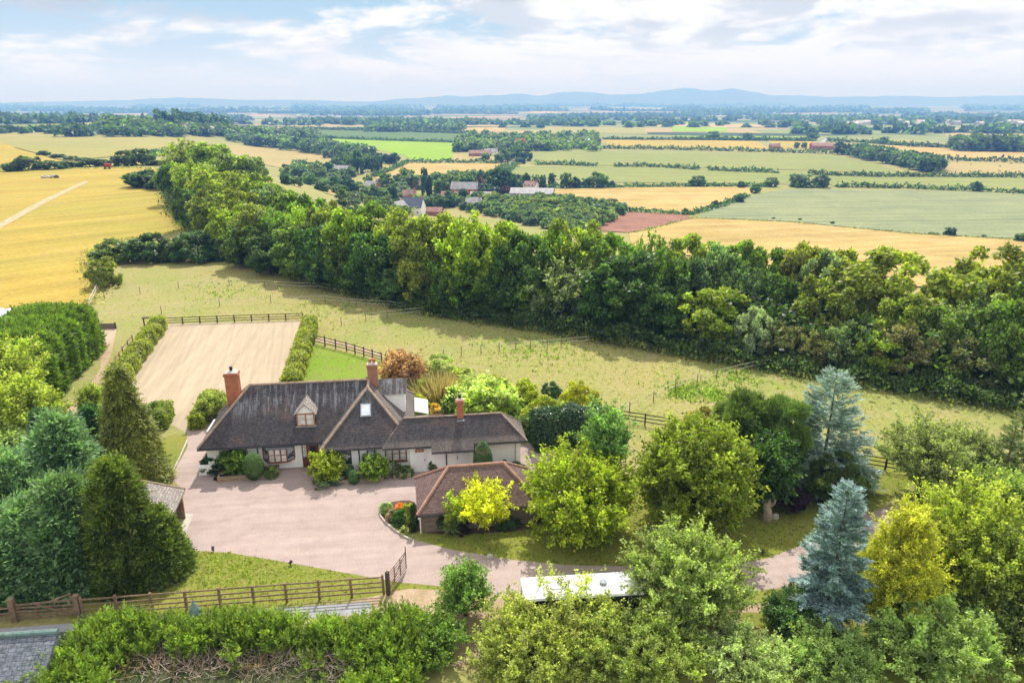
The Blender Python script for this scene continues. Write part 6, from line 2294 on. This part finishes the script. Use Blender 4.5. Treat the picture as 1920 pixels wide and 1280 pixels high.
# ------------------------------------------------------------------ village, far houses and barns
def small_house(px, by, w, d, h, rh, rz, wall, roofm, label, name='village_house', cat='house', chim=True, wins=True, z=None):
    p = ground(px, by)
    root = empty(name, (float(p[0]), float(p[1]), float(p[2])), R(rz), label, cat)
    m = MB()
    m.box(-w / 2, -d / 2, -.5, w / 2, d / 2, h)
    for sx in (-1, 1):
        x = sx * (w / 2 - .005)
        t = [(x, -d / 2, h), (x, d / 2, h), (x, 0, h + rh - .1)]
        m.poly(t if sx > 0 else t[::-1])
    m.build('wall', wall, root)
    m = MB()
    o = .35
    ez = h - rh / (d / 2) * o
    x0, x1 = -w / 2 - .3, w / 2 + .3
    vs = [(x0, -d / 2 - o, ez), (x1, -d / 2 - o, ez), (x1, 0, h + rh), (x0, 0, h + rh), (x1, d / 2 + o, ez), (x0, d / 2 + o, ez)]
    lo = [(x, y, zz - .18) for x, y, zz in vs]
    m.add(vs + lo, [(0, 1, 2, 3), (3, 2, 4, 5), (6, 7, 1, 0), (10, 11, 5, 4), (7, 8, 2, 1), (8, 10, 4, 2), (9, 6, 0, 3), (11, 9, 3, 5), (9, 8, 7, 6), (11, 10, 8, 9)])
    rf = m.build('roof', roofm, root)
    if chim:
        m = MB()
        m.box(w / 2 - 1.1, -.4, h + rh - .7, w / 2 - .3, .4, h + rh + 1.1)
        m.build('chimney', MT['brick2'], rf)
    if wins:
        for i in range(3):
            for zz in ((1.0,) if h < 3.6 else (1.0, 3.4)):
                m = MB()
                xx = -w / 2 + w * (i + .5) / 3
                m.box(xx - .55, -d / 2 - .04, zz, xx + .55, -d / 2 + .02, zz + 1.2)
                f = m.build('window', MT['white'], root)
                m = MB()
                m.box(xx - .46, -d / 2 - .06, zz + .08, xx + .46, -d / 2 - .041, zz + 1.12)
                m.build('pane', MT['glass'], f)
    return root


BR = plain('village_brick', (.33, .13, .085), .9, .2, .2, .6)
PRF = plain('village_tile', (.29, .17, .135), .9, .2, .25, .5)
GRF = plain('grey_village_roof', (.30, .29, .29), .8, .3, .2, .5)
BLF = plain('blue_slate_roof', (.085, .10, .15), .6, .4, .15, .5)
small_house(775, 402, 11, 7.5, 4.5, 4.2, -12, MT['render'], BLF, 'white-gabled brick house with steep blue-grey roof, nearest beyond the wood')
small_house(748, 401, 9, 6, 3.2, 3.2, 70, BR, GRF, 'low brick wing just behind the blue-roofed house', chim=False)
small_house(812, 404, 10, 5, 2.6, 1.8, -6, BR, PRF, 'low red-roofed outbuilding next to the blue-roofed house', 'village_outbuilding', 'outbuilding', False, False)
small_house(872, 366, 17, 8, 4.6, 3.8, -6, BR, GRF, 'long farmhouse with pale grey roof in the village middle')
small_house(848, 374, 13, 6, 2.6, 2.4, -6, BR, PRF, 'low brick range with dull red roof in front of the long farmhouse', 'village_outbuilding', 'outbuilding', False, False)
small_house(906, 374, 15, 8, 3.0, 1.8, -4, GRF, GRF, 'low shed with curved-looking pale grey roof beside the long farmhouse', 'farm_shed', 'shed', False, False)
small_house(998, 374, 26, 14, 4.5, 2.6, -8, GRF, GRF, 'big grey agricultural barn at the edge of the straw field', 'farm_barn', 'barn', False, False)
small_house(996, 357, 9, 7, 3.6, 2.6, -30, MT['render'], PRF, 'small pale-gabled house behind the big grey barn')
small_house(906, 352, 8, 7, 5, 4.0, 60, BR, PRF, 'tall red-gabled house among trees behind the long farmhouse')
small_house(784, 355, 9, 6, 3.2, 3.0, 40, BR, PRF, 'red-tiled cottage half hidden by the dark columnar cypresses')
small_house(716, 372, 11, 6, 3.0, 2.6, -20, MT['render'], BLF, 'dark-roofed bungalow among the village trees near the small tan paddock')
small_house(644, 328, 14, 9, 4.0, 3.6, -14, MT['boards'], GRF, 'dark-walled house with pale roof at the foot of the poplar row')
small_house(976, 276, 13, 9, 6, 4.5, 20, MT['render'], BR, 'red-roofed white house among trees near the lane')
small_house(900, 293, 24, 10, 3.5, 3.0, 0, BR, PRF, 'group farmhouse with mauve roof by the tan patch near bright green crop')
small_house(920, 292, 14, 9, 4.2, 3.5, 10, MT['render'], GRF, 'pale cottage beside the mauve-roofed farmhouse')
small_house(842, 356, 9, 6, 4, 3.2, 15, MT['render'], PRF, 'small white cottage with dull red roof among trees above the long farmhouse')
small_house(698, 356, 10, 6, 3.2, 2.8, -30, BR, GRF, 'brick cottage with pale roof at the top of the small tan paddock')
small_house(888, 392, 9, 6, 3.5, 3, 25, MT['render'], GRF, 'pale cottage among trees below the long farmhouse')
small_house(768, 376, 8, 6, 3.6, 3, 10, BR, PRF, 'little brick house behind the steep blue-roofed one')
small_house(1540, 281, 26, 12, 5, 3.5, -4, BR, PRF, 'red brick barn at the far lane bend between golden fields', 'farm_barn', 'barn', False, False)
small_house(1452, 280, 12, 8, 4, 3, 0, BR, PRF, 'small brick cottage at the end of the far golden field')
small_house(334, 248, 16, 11, 6, 5, 20, MT['brick2'], PRF, 'large brick house on the wooded rise below the fir plantation')
small_house(346, 249, 9, 8, 7, 5, -40, MT['render'], PRF, 'pale gabled house next to the large brick one below the firs')
small_house(486, 256, 24, 10, 4, 4, 0, BR, PRF, 'mauve-roofed farmhouse on the far tree line beyond the dry slope')
small_house(498, 257, 12, 9, 3.5, 3, 0, MT['render'], GRF, 'pale low building beside the mauve-roofed farmhouse on the tree line')


# lane running to the village
sheet('lane', [(948, 318), (956, 308), (950, 300), (953, 300), (962, 308), (957, 318)], .45, MT['tarmac'], maxlen=10)
sheet('lane', [(1536, 268), (1545, 262), (1550, 258), (1555, 258), (1550, 264), (1543, 274)], .45, MT['tarmac'], maxlen=20)


# ------------------------------------------------------------------ far hedgerows, trees and woods
def far_tree(label, px, by, hpx, wpx, color, group=None, fir=False, narrow=False):
    p = ground(px, by)
    d = depth_of(p[1], p[2])
    h = hpx * d / F
    w = wpx * d / F
    me = random.choice(FARB)
    return tree('far_tree', 'tree', label, tuple(float(q) for q in p - np.array([0, 0, .2])), me, FIRTM, jit(color, .15), (w * 1.1, w * 1.1, h * 1.05), random.uniform(0, 6), group)


VC = {'d': (.035, .07, .028), 'm': (.075, .115, .035), 'l': (.135, .17, .03), 'g': (.105, .145, .07), 'p': (.07, .03, .04), 'b': (.045, .085, .055)}
VT = [  # village trees: px, base y, height px, width px, colour, fir
    (797, 372, 58, 14, 'd', 1), (806, 372, 46, 12, 'd', 1), (905, 352, 36, 24, 'd', 1), (938, 362, 46, 44, 'd', 0), (955, 362, 42, 30, 'd', 0), (948, 366, 18, 26, 'p', 0),
    (914, 366, 22, 40, 'b', 0), (1017, 357, 30, 14, 'b', 1), (986, 352, 28, 18, 'd', 0), (970, 356, 24, 24, 'm', 0), (1005, 352, 26, 20, 'g', 0), (868, 382, 30, 20, 'd', 1), (842, 378, 22, 20, 'd', 0),
    (825, 365, 34, 30, 'm', 0), (840, 358, 34, 30, 'm', 0), (868, 356, 30, 28, 'm', 0), (884, 356, 30, 22, 'm', 0), (770, 355, 30, 36, 'g', 0), (762, 352, 30, 16, 'd', 0), (746, 352, 20, 12, 'm', 0),
    (820, 344, 22, 30, 'm', 0), (850, 340, 22, 30, 'g', 0), (870, 342, 22, 24, 'm', 0), (760, 376, 18, 30, 'l', 0), (785, 378, 14, 20, 'l', 0), (704, 380, 28, 26, 'd', 0), (737, 376, 30, 22, 'd', 0),
    (660, 380, 24, 26, 'g', 0), (680, 380, 20, 20, 'm', 0), (826, 388, 24, 40, 'm', 0), (800, 388, 18, 24, 'm', 0), (888, 380, 18, 16, 'm', 0), (882, 388, 16, 20, 'l', 0), (930, 350, 20, 20, 'l', 0),
    (672, 326, 44, 22, 'd', 0), (656, 326, 34, 20, 'm', 0), (690, 322, 30, 22, 'd', 0), (706, 326, 28, 14, 'd', 0), (712, 320, 28, 12, 'd', 0), (640, 312, 28, 26, 'm', 0), (676, 302, 16, 22, 'd', 0), (692, 303, 16, 20, 'd', 0),
    (708, 304, 18, 22, 'd', 0), (724, 306, 18, 22, 'd', 0), (738, 307, 20, 24, 'd', 0), (625, 336, 20, 22, 'm', 0), (600, 342, 34, 30, 'g', 0), (560, 338, 34, 36, 'g', 0), (580, 346, 24, 24, 'g', 0), (540, 330, 22, 26, 'm', 0),
    (650, 345, 20, 20, 'm', 0), (690, 346, 18, 18, 'm', 0), (720, 345, 16, 14, 'm', 0), (610, 350, 20, 24, 'm', 0),
    (1062, 352, 30, 24, 'm', 0), (1080, 352, 22, 16, 'd', 0), (1122, 351, 28, 36, 'm', 0), (1100, 351, 18, 20, 'd', 0), (1145, 351, 12, 16, 'd', 0), (1035, 350, 26, 16, 'd', 0),
    (1307, 349, 20, 30, 'm', 0), (1445, 350, 18, 24, 'm', 0), (1500, 350, 26, 40, 'g', 0), (1540, 351, 26, 30, 'g', 0), (1390, 352, 12, 14, 'd', 0), (1490, 340, 16, 20, 'g', 0),
    (1830, 358, 20, 20, 'm', 0), (1385, 379, 16, 20, 'd', 0), (1416, 362, 18, 18, 'm', 0), (1340, 389, 14, 14, 'd', 0), (1284, 402, 12, 12, 'd', 0), (1780, 441, 16, 22, 'd', 0), (1750, 440, 6, 16, 'm', 0), (1912, 452, 16, 22, 'm', 0),
    (1500, 413, 5, 8, 'm', 0), (1450, 411, 5, 6, 'm', 0), (1560, 420, 6, 8, 'm', 0), (1845, 445, 6, 10, 'm', 0),
    (1578, 290, 26, 28, 'd', 0), (1494, 278, 12, 12, 'm', 0), (1508, 278, 12, 12, 'm', 0), (1522, 278, 10, 10, 'm', 0), (1656, 270, 14, 18, 'd', 0), (1336, 262, 16, 22, 'm', 0), (1402, 262, 14, 20, 'm', 0), (1522, 262, 14, 22, 'm', 0),
    (948, 303, 22, 24, 'm', 0), (968, 300, 26, 28, 'm', 0), (985, 302, 24, 22, 'd', 0), (935, 305, 18, 20, 'm', 0), (910, 300, 14, 18, 'm', 0), (975, 307, 12, 20, 'd', 0), (1018, 258, 14, 14, 'd', 0), (1095, 252, 10, 6, 'd', 1), (860, 285, 20, 24, 'm', 0), (884, 284, 18, 30, 'm', 0),
    (900, 268, 16, 24, 'm', 0), (930, 272, 18, 26, 'm', 0), (955, 278, 18, 24, 'm', 0), (1000, 270, 16, 22, 'm', 0), (1116, 268, 12, 20, 'm', 0), (1084, 268, 10, 20, 'm', 0), (1050, 270, 12, 24, 'm', 0),
]


def zone(px, by):
    if by > 392:
        return 'on the edge of the grey-green field'
    if px < 660 and by > 320:
        return 'behind the wood near the dark-walled house'
    if px < 745 and by < 330:
        return 'by the poplar row under the bright green crop'
    if px < 1020 and by > 330:
        return 'in the village beyond the wood'
    if px < 1160 and by > 330:
        return 'on the hedge above the straw field'
    if by > 330:
        return 'on the hedge above the grey-green field'
    if px > 1200:
        return 'among the far golden fields'
    return 'round the lane end near the large green field'


WD = {'d': 'dark', 'm': 'mid green', 'l': 'yellow-green', 'g': 'grey-green', 'p': 'purple', 'b': 'bluish'}
rv = random.Random(31)
for (u0, u1, v0, v1, n, hs) in ((600, 770, 350, 392, 34, 1.0), (760, 1020, 376, 394, 30, .8), (740, 900, 336, 356, 22, .9), (530, 660, 322, 350, 20, 1.0), (610, 700, 296, 318, 12, .9), (640, 760, 395, 410, 14, .9), (900, 1000, 340, 352, 10, .9)):
    for k in range(n):
        v = rv.uniform(v0, v1)
        VT.append((rv.uniform(u0, u1), v, rv.uniform(14, 28) * hs, rv.uniform(16, 32) * hs, rv.choice('dmmmglg'), 0))
cnt = {}
for px, by, hp, wp, c, fir in sorted(VT):
    z = zone(px, by)
    key = (z, c, fir)
    k = cnt.get(key, 0)
    cnt[key] = k + 1
    kind = ('columnar conifer' if fir else 'tree')
    far_tree('%s %s %s %s, from wheat side' % (ordinal(k), WD[c], kind, z), px, by, hp, wp, VC[c], 'trees of the valley and village', bool(fir))

# orchard rows between the wood and the village
rng0 = random.Random(12)
orows = []
for r in range(11):
    v = 380 + r * 6.0
    for i in range(20):
        u = 880 + r * 2 + i * 14.5 + rng0.uniform(-3, 3)
        ulim = 1180 if v < 400 else 1180 - (v - 400) * 2.0
        if u > ulim or v < 374 + max(0, u - 1040) * .13 or v > 398 + (u - 880) * .22:
            continue
        orows.append((u, v + rng0.uniform(-1.5, 1.5)))
for u, v in orows:
    p = ground(u, v)
    s = rng0.uniform(5.0, 8.0)
    tree('orchard_tree', 'tree', 'small rounded orchard tree in the rows between wood and village', tuple(float(q) for q in p), rng0.choice(FARB), FIRTM,
         jit(rng0.choice([(.10, .145, .035), (.14, .175, .04), (.075, .12, .04)]), .15, rng0), (s * 1.15, s * 1.15, s * .85), rng0.uniform(0, 6), 'orchard trees between wood and village')


def far_hedge(label, px, h, size, color, seed, dens=2.2, wid=3.0):
    pts = [tuple(ground(*p)[:2]) for p in px]
    o = strip_cards('field_hedge', pts, dens * 4, h, wid, size, color, seed=seed, hvar=.5)
    tag(o, label, 'hedge', 'hedges of the valley fields')


FH = [
    ('dark clipped hedge along the top of the large green field', [(1000, 281), (1130, 279), (1300, 282), (1500, 287), (1565, 289)], 5.0, 2.0),
    ('broken hedge between the two large green fields', [(1003, 309), (1040, 309), (1120, 312)], 4.0, 1.6),
    ('middle piece of the hedge between the two large green fields', [(1150, 313), (1240, 314), (1310, 319)], 4.0, 1.6),
    ('end piece of the hedge between the two large green fields', [(1325, 320), (1460, 325)], 4.0, 1.6),
    ('long hedge under the smaller green field towards the long copse', [(1515, 328), (1640, 332), (1720, 332), (1900, 333), (2000, 334)], 4.0, 1.6),
    ('hedge between straw field and green field above it', [(1020, 352), (1120, 352), (1280, 350), (1440, 350)], 2.6, 1.4),
    ('first thick piece of hedge above the grey-green field', [(1490, 352), (1550, 352)], 3.6, 1.5),
    ('second piece of hedge above the grey-green field', [(1568, 351), (1690, 353)], 3.4, 1.5),
    ('third piece of hedge above the grey-green field', [(1694, 353), (1860, 360)], 3.4, 1.5),
    ('last piece of hedge above the grey-green field', [(1868, 361), (1912, 363), (1990, 366)], 3.4, 1.5),
    ('scrubby hedge between straw field and ploughed field', [(1170, 396), (1240, 400), (1290, 403), (1350, 388), (1400, 368)], 2.2, 1.2),
    ('straight trimmed hedge above the village stubble field', [(758, 306), (850, 306), (932, 307)], 4.5, 1.5),
    ('hedge below the bright green crop', [(700, 333), (750, 312), (760, 306)], 3, 1.5),
    ('hedge along the lane to the village', [(950, 311), (930, 322), (912, 330)], 3, 1.5),
    ('second hedge along the lane to the village', [(966, 309), (958, 318), (940, 330)], 3, 1.5),
    ('hedge above the dark orchard crop', [(570, 243), (700, 246), (880, 251)], 6, 2.5),
    ('hedge between orchard crop and bright green crop', [(600, 259), (720, 264), (856, 268)], 4.5, 2.0),
    ('hedge along the top of the golden fields', [(1130, 262), (1420, 264), (1530, 265)], 4, 2.5),
    ('far hedge under the acid green strip', [(1262, 262), (1520, 264)], 5, 2.5),
    ('far hedge beside the bend of the lane', [(1550, 266), (1620, 268), (1700, 274)], 6, 2.5),
    ('hedge along the long far golden field', [(1700, 275), (1840, 280), (1990, 288)], 6, 2.5),
    ('hedge between the far golden field and the tan cattle field', [(1712, 299), (1850, 303), (1990, 308)], 5, 2.0),
    ('far hedge with gaps beyond the cattle field', [(1780, 263), (1860, 262), (1990, 266)], 7, 3.0),
    ('far trimmed hedge above the tan strip', [(1770, 249), (1880, 250), (1990, 252)], 7, 3.0),
    ('hedge beneath the far orchard scrub', [(860, 284), (930, 286), (1000, 283)], 6, 2.2),
    ('hedge on the edge of the pale field behind the wheat', [(285, 293), (310, 287), (340, 280)], 3, 1.5),
]
for i, (lab, px, h, s) in enumerate(FH):
    far_hedge(lab, px, h, s, jit((.045, .078, .028), .15), 40 + i, dens=3.4 if s < 1.8 else 2.4, wid=3.0 + s)


def wood_mass(name, spots, per, seed, size, tone=.3, color=(.06, .10, .035), fir=False):
    """far-off wood as one mass: many small crowns of leaf cards"""
    rng = np.random.default_rng(seed)
    P, N, A, L, T = [], [], [], [], []
    for (x, y, w, h) in spots:
        z = float(hgt(x, y))
        n = per
        u = rand_dirs(rng, n)
        u[:, 2] = np.abs(u[:, 2]) * 1.2 - .2
        if fir:
            t = rng.random(n) ** 1.3
            pp = np.stack([u[:, 0] * w / 2 * (1 - t), u[:, 1] * w / 2 * (1 - t), t * h], 1)
        else:
            pp = np.stack([u[:, 0] * w / 2, u[:, 1] * w / 2, h * .5 + u[:, 2] * h * .5], 1)
        P.append(pp + np.array([x, y, z]))
        nn = norm(u + rng.normal(size=(n, 3)) * .5 + np.array([0, 0, .3]))
        N.append(nn)
        A.append(np.cross(nn, rng.normal(size=(n, 3))))
        L.append(np.full(n, size * (w / 10)) * rng.uniform(.7, 1.3, n))
        T.append(np.full(n, 1 + tone * rng.uniform(-1, 1)))
    P, N, A, L, T = (np.concatenate(q) for q in (P, N, A, L, T))
    me = quads_mesh(name, P, A, N, L, L * .8, T, MT['leaf'])
    o = bpy.data.objects.new(name, me)
    o.color = (*color, 1)
    link(o)
    tag(o, kind='stuff')
    return o


rw = random.Random(99)


def spots_px(poly, n, w, h):
    """spots inside a pixel quad band: poly = (u0, u1, v_top, v_bottom)"""
    u0, u1, v0, v1 = poly
    out = []
    for _ in range(n):
        p = ground(rw.uniform(u0, u1), rw.uniform(v0, v1))
        k = rw.uniform(.75, 1.3)
        out.append((float(p[0]), float(p[1]), w * k, h * k * rw.uniform(.85, 1.15)))
    return out


wood_mass('fir_plantation', spots_px((296, 432, 238, 245), 230, 9, 16), 70, 1, 4.2, .2, (.038, .07, .032), True)
wood_mass('hill_wood', spots_px((196, 300, 239, 249), 120, 14, 9) + spots_px((300, 440, 244, 256), 110, 12, 9), 80, 2, 4.0, .3, (.065, .10, .03))
wood_mass('ridge_wood', spots_px((-80, 200, 246, 252), 80, 11, 5) + spots_px((120, 340, 246, 257), 80, 12, 7), 70, 3, 4.0, .3, (.045, .078, .03))
sp = []
for k in range(150):
    t = rw.random()
    u, v = 430 + 260 * t, 264 + 36 * t
    p = ground(u + rw.uniform(-6, 6), v + rw.uniform(-9, 3))
    sp.append((float(p[0]), float(p[1]), rw.uniform(9, 14), rw.uniform(8, 13)))
wood_mass('slope_wood', sp, 110, 4, 3.4, .35, (.065, .105, .04))
wood_mass('slope_wood', spots_px((430, 600, 248, 262), 80, 13, 9), 70, 14, 3.6, .3, (.075, .11, .035))
sp = []
for k in range(120):
    t = rw.random()
    u, v = 1600 + 150 * t, 292 + 30 * t
    p = ground(u + rw.uniform(-14, 22), v + rw.uniform(-7, 3))
    sp.append((float(p[0]), float(p[1]), rw.uniform(9, 13), rw.uniform(8, 11)))
wood_mass('copse', sp, 110, 5, 3.4, .3, (.05, .085, .03))
wood_mass('copse', spots_px((1790, 1910, 277, 285), 50, 14, 12), 70, 15, 4, .3, (.05, .08, .03))
wood_mass('far_scrub', spots_px((860, 1120, 256, 284), 230, 10, 8), 60, 6, 4, .35, (.085, .125, .035))
wood_mass('far_scrub', spots_px((690, 870, 240, 248), 90, 14, 9), 50, 16, 5, .3, (.06, .095, .035))
wood_mass('far_woodland', spots_px((1490, 2000, 244, 252), 75, 14, 6.5), 44, 7, 8, .3, (.045, .08, .03))
wood_mass('far_woodland', spots_px((930, 1500, 233, 240), 55, 14, 6), 40, 8, 8, .3, (.05, .085, .03))
# wide plain: lines and patches of trees out to the hills
sp = []
for k in range(110):
    v = 197 + 38 * rw.random() ** 1.1
    u = rw.uniform(-150, 2070)
    p = ground(u, v)
    L = rw.uniform(120, 700) * (1 + (p[1] - 1500) / 6000)
    ang = rw.gauss(0.1, .25) if rw.random() < .8 else rw.uniform(0, 3)
    n = int(min(60, 14 + L / 16))
    W_ = rw.uniform(3, 40) * (1 + p[1] / 6000)
    sz = 8 + p[1] / 300
    for j in range(n):
        t = (j / n - .5) * L
        x = p[0] + math.cos(ang) * t + rw.gauss(0, W_ * .4)
        y = p[1] + math.sin(ang) * t + rw.gauss(0, W_)
        if y < 1150 or (x < -150 and y < 1500 and x > -700):
            continue
        sp.append((float(x), float(y), sz * rw.uniform(.7, 1.3), rw.uniform(3, 6.5) * (1 + p[1] / 16000)))
wood_mass('plain_woodland', sp, 22, 9, 9, .3, (.05, .08, .032))
# far pale buildings on the plain read as specks
def far_specks():
    m = MB()
    for k in range(70):
        if k < 40:
            u, v = rw.uniform(1560, 1960), rw.uniform(226, 236)
        elif k < 58:
            u, v = rw.uniform(1240, 1480), rw.uniform(208, 216)
        else:
            u, v = rw.uniform(440, 800), rw.uniform(218, 226)
        p = ground(u, v)
        w, d, h = rw.uniform(10, 34), rw.uniform(8, 16), rw.uniform(5, 9)
        m.add([(p[0], p[1], p[2]), (p[0] + w, p[1], p[2]), (p[0] + w, p[1] + d, p[2]), (p[0], p[1] + d, p[2]), (p[0], p[1], p[2] + h), (p[0] + w, p[1], p[2] + h), (p[0] + w, p[1] + d, p[2] + h), (p[0], p[1] + d, p[2] + h), (p[0] + w, p[1] + d / 2, p[2] + h + 4), (p[0], p[1] + d / 2, p[2] + h + 4)],
              [(0, 1, 5, 4), (1, 2, 6, 8, 5), (2, 3, 7, 6), (3, 0, 4, 9, 7), (4, 5, 8, 9), (6, 7, 9, 8)])
    o = m.build('far_townscape', plain('far_town', (.5, .45, .4), .8, .2, .4, .05))
    tag(o, kind='stuff')


far_specks()

# ------------------------------------------------------------------ haze over the whole country
def make_haze():
    m = MB()
    m.box(-14500, -400, -70, 14500, 15900, 262)
    mt = bpy.data.materials.new('haze')
    mt.use_nodes = True
    t = mt.node_tree
    t.nodes.clear()
    q = NT(t)
    v = q.n('ShaderNodeVolumePrincipled', {'Color': (.16, .36, .80, 1), 'Absorption Color': (.78, .72, .74, 1), 'Density': .00026, 'Anisotropy': 0.0})
    v.inputs['Density Attribute'].default_value = ''
    out = q.n('ShaderNodeOutputMaterial')
    t.links.new(v.outputs[0], out.inputs['Volume'])
    o = m.build('haze', mt)
    tag(o, kind='stuff')


make_haze()
for _o in sc.objects:
    if _o.get('category') and not _o.get('kind'):
        _o['kind'] = 'thing'
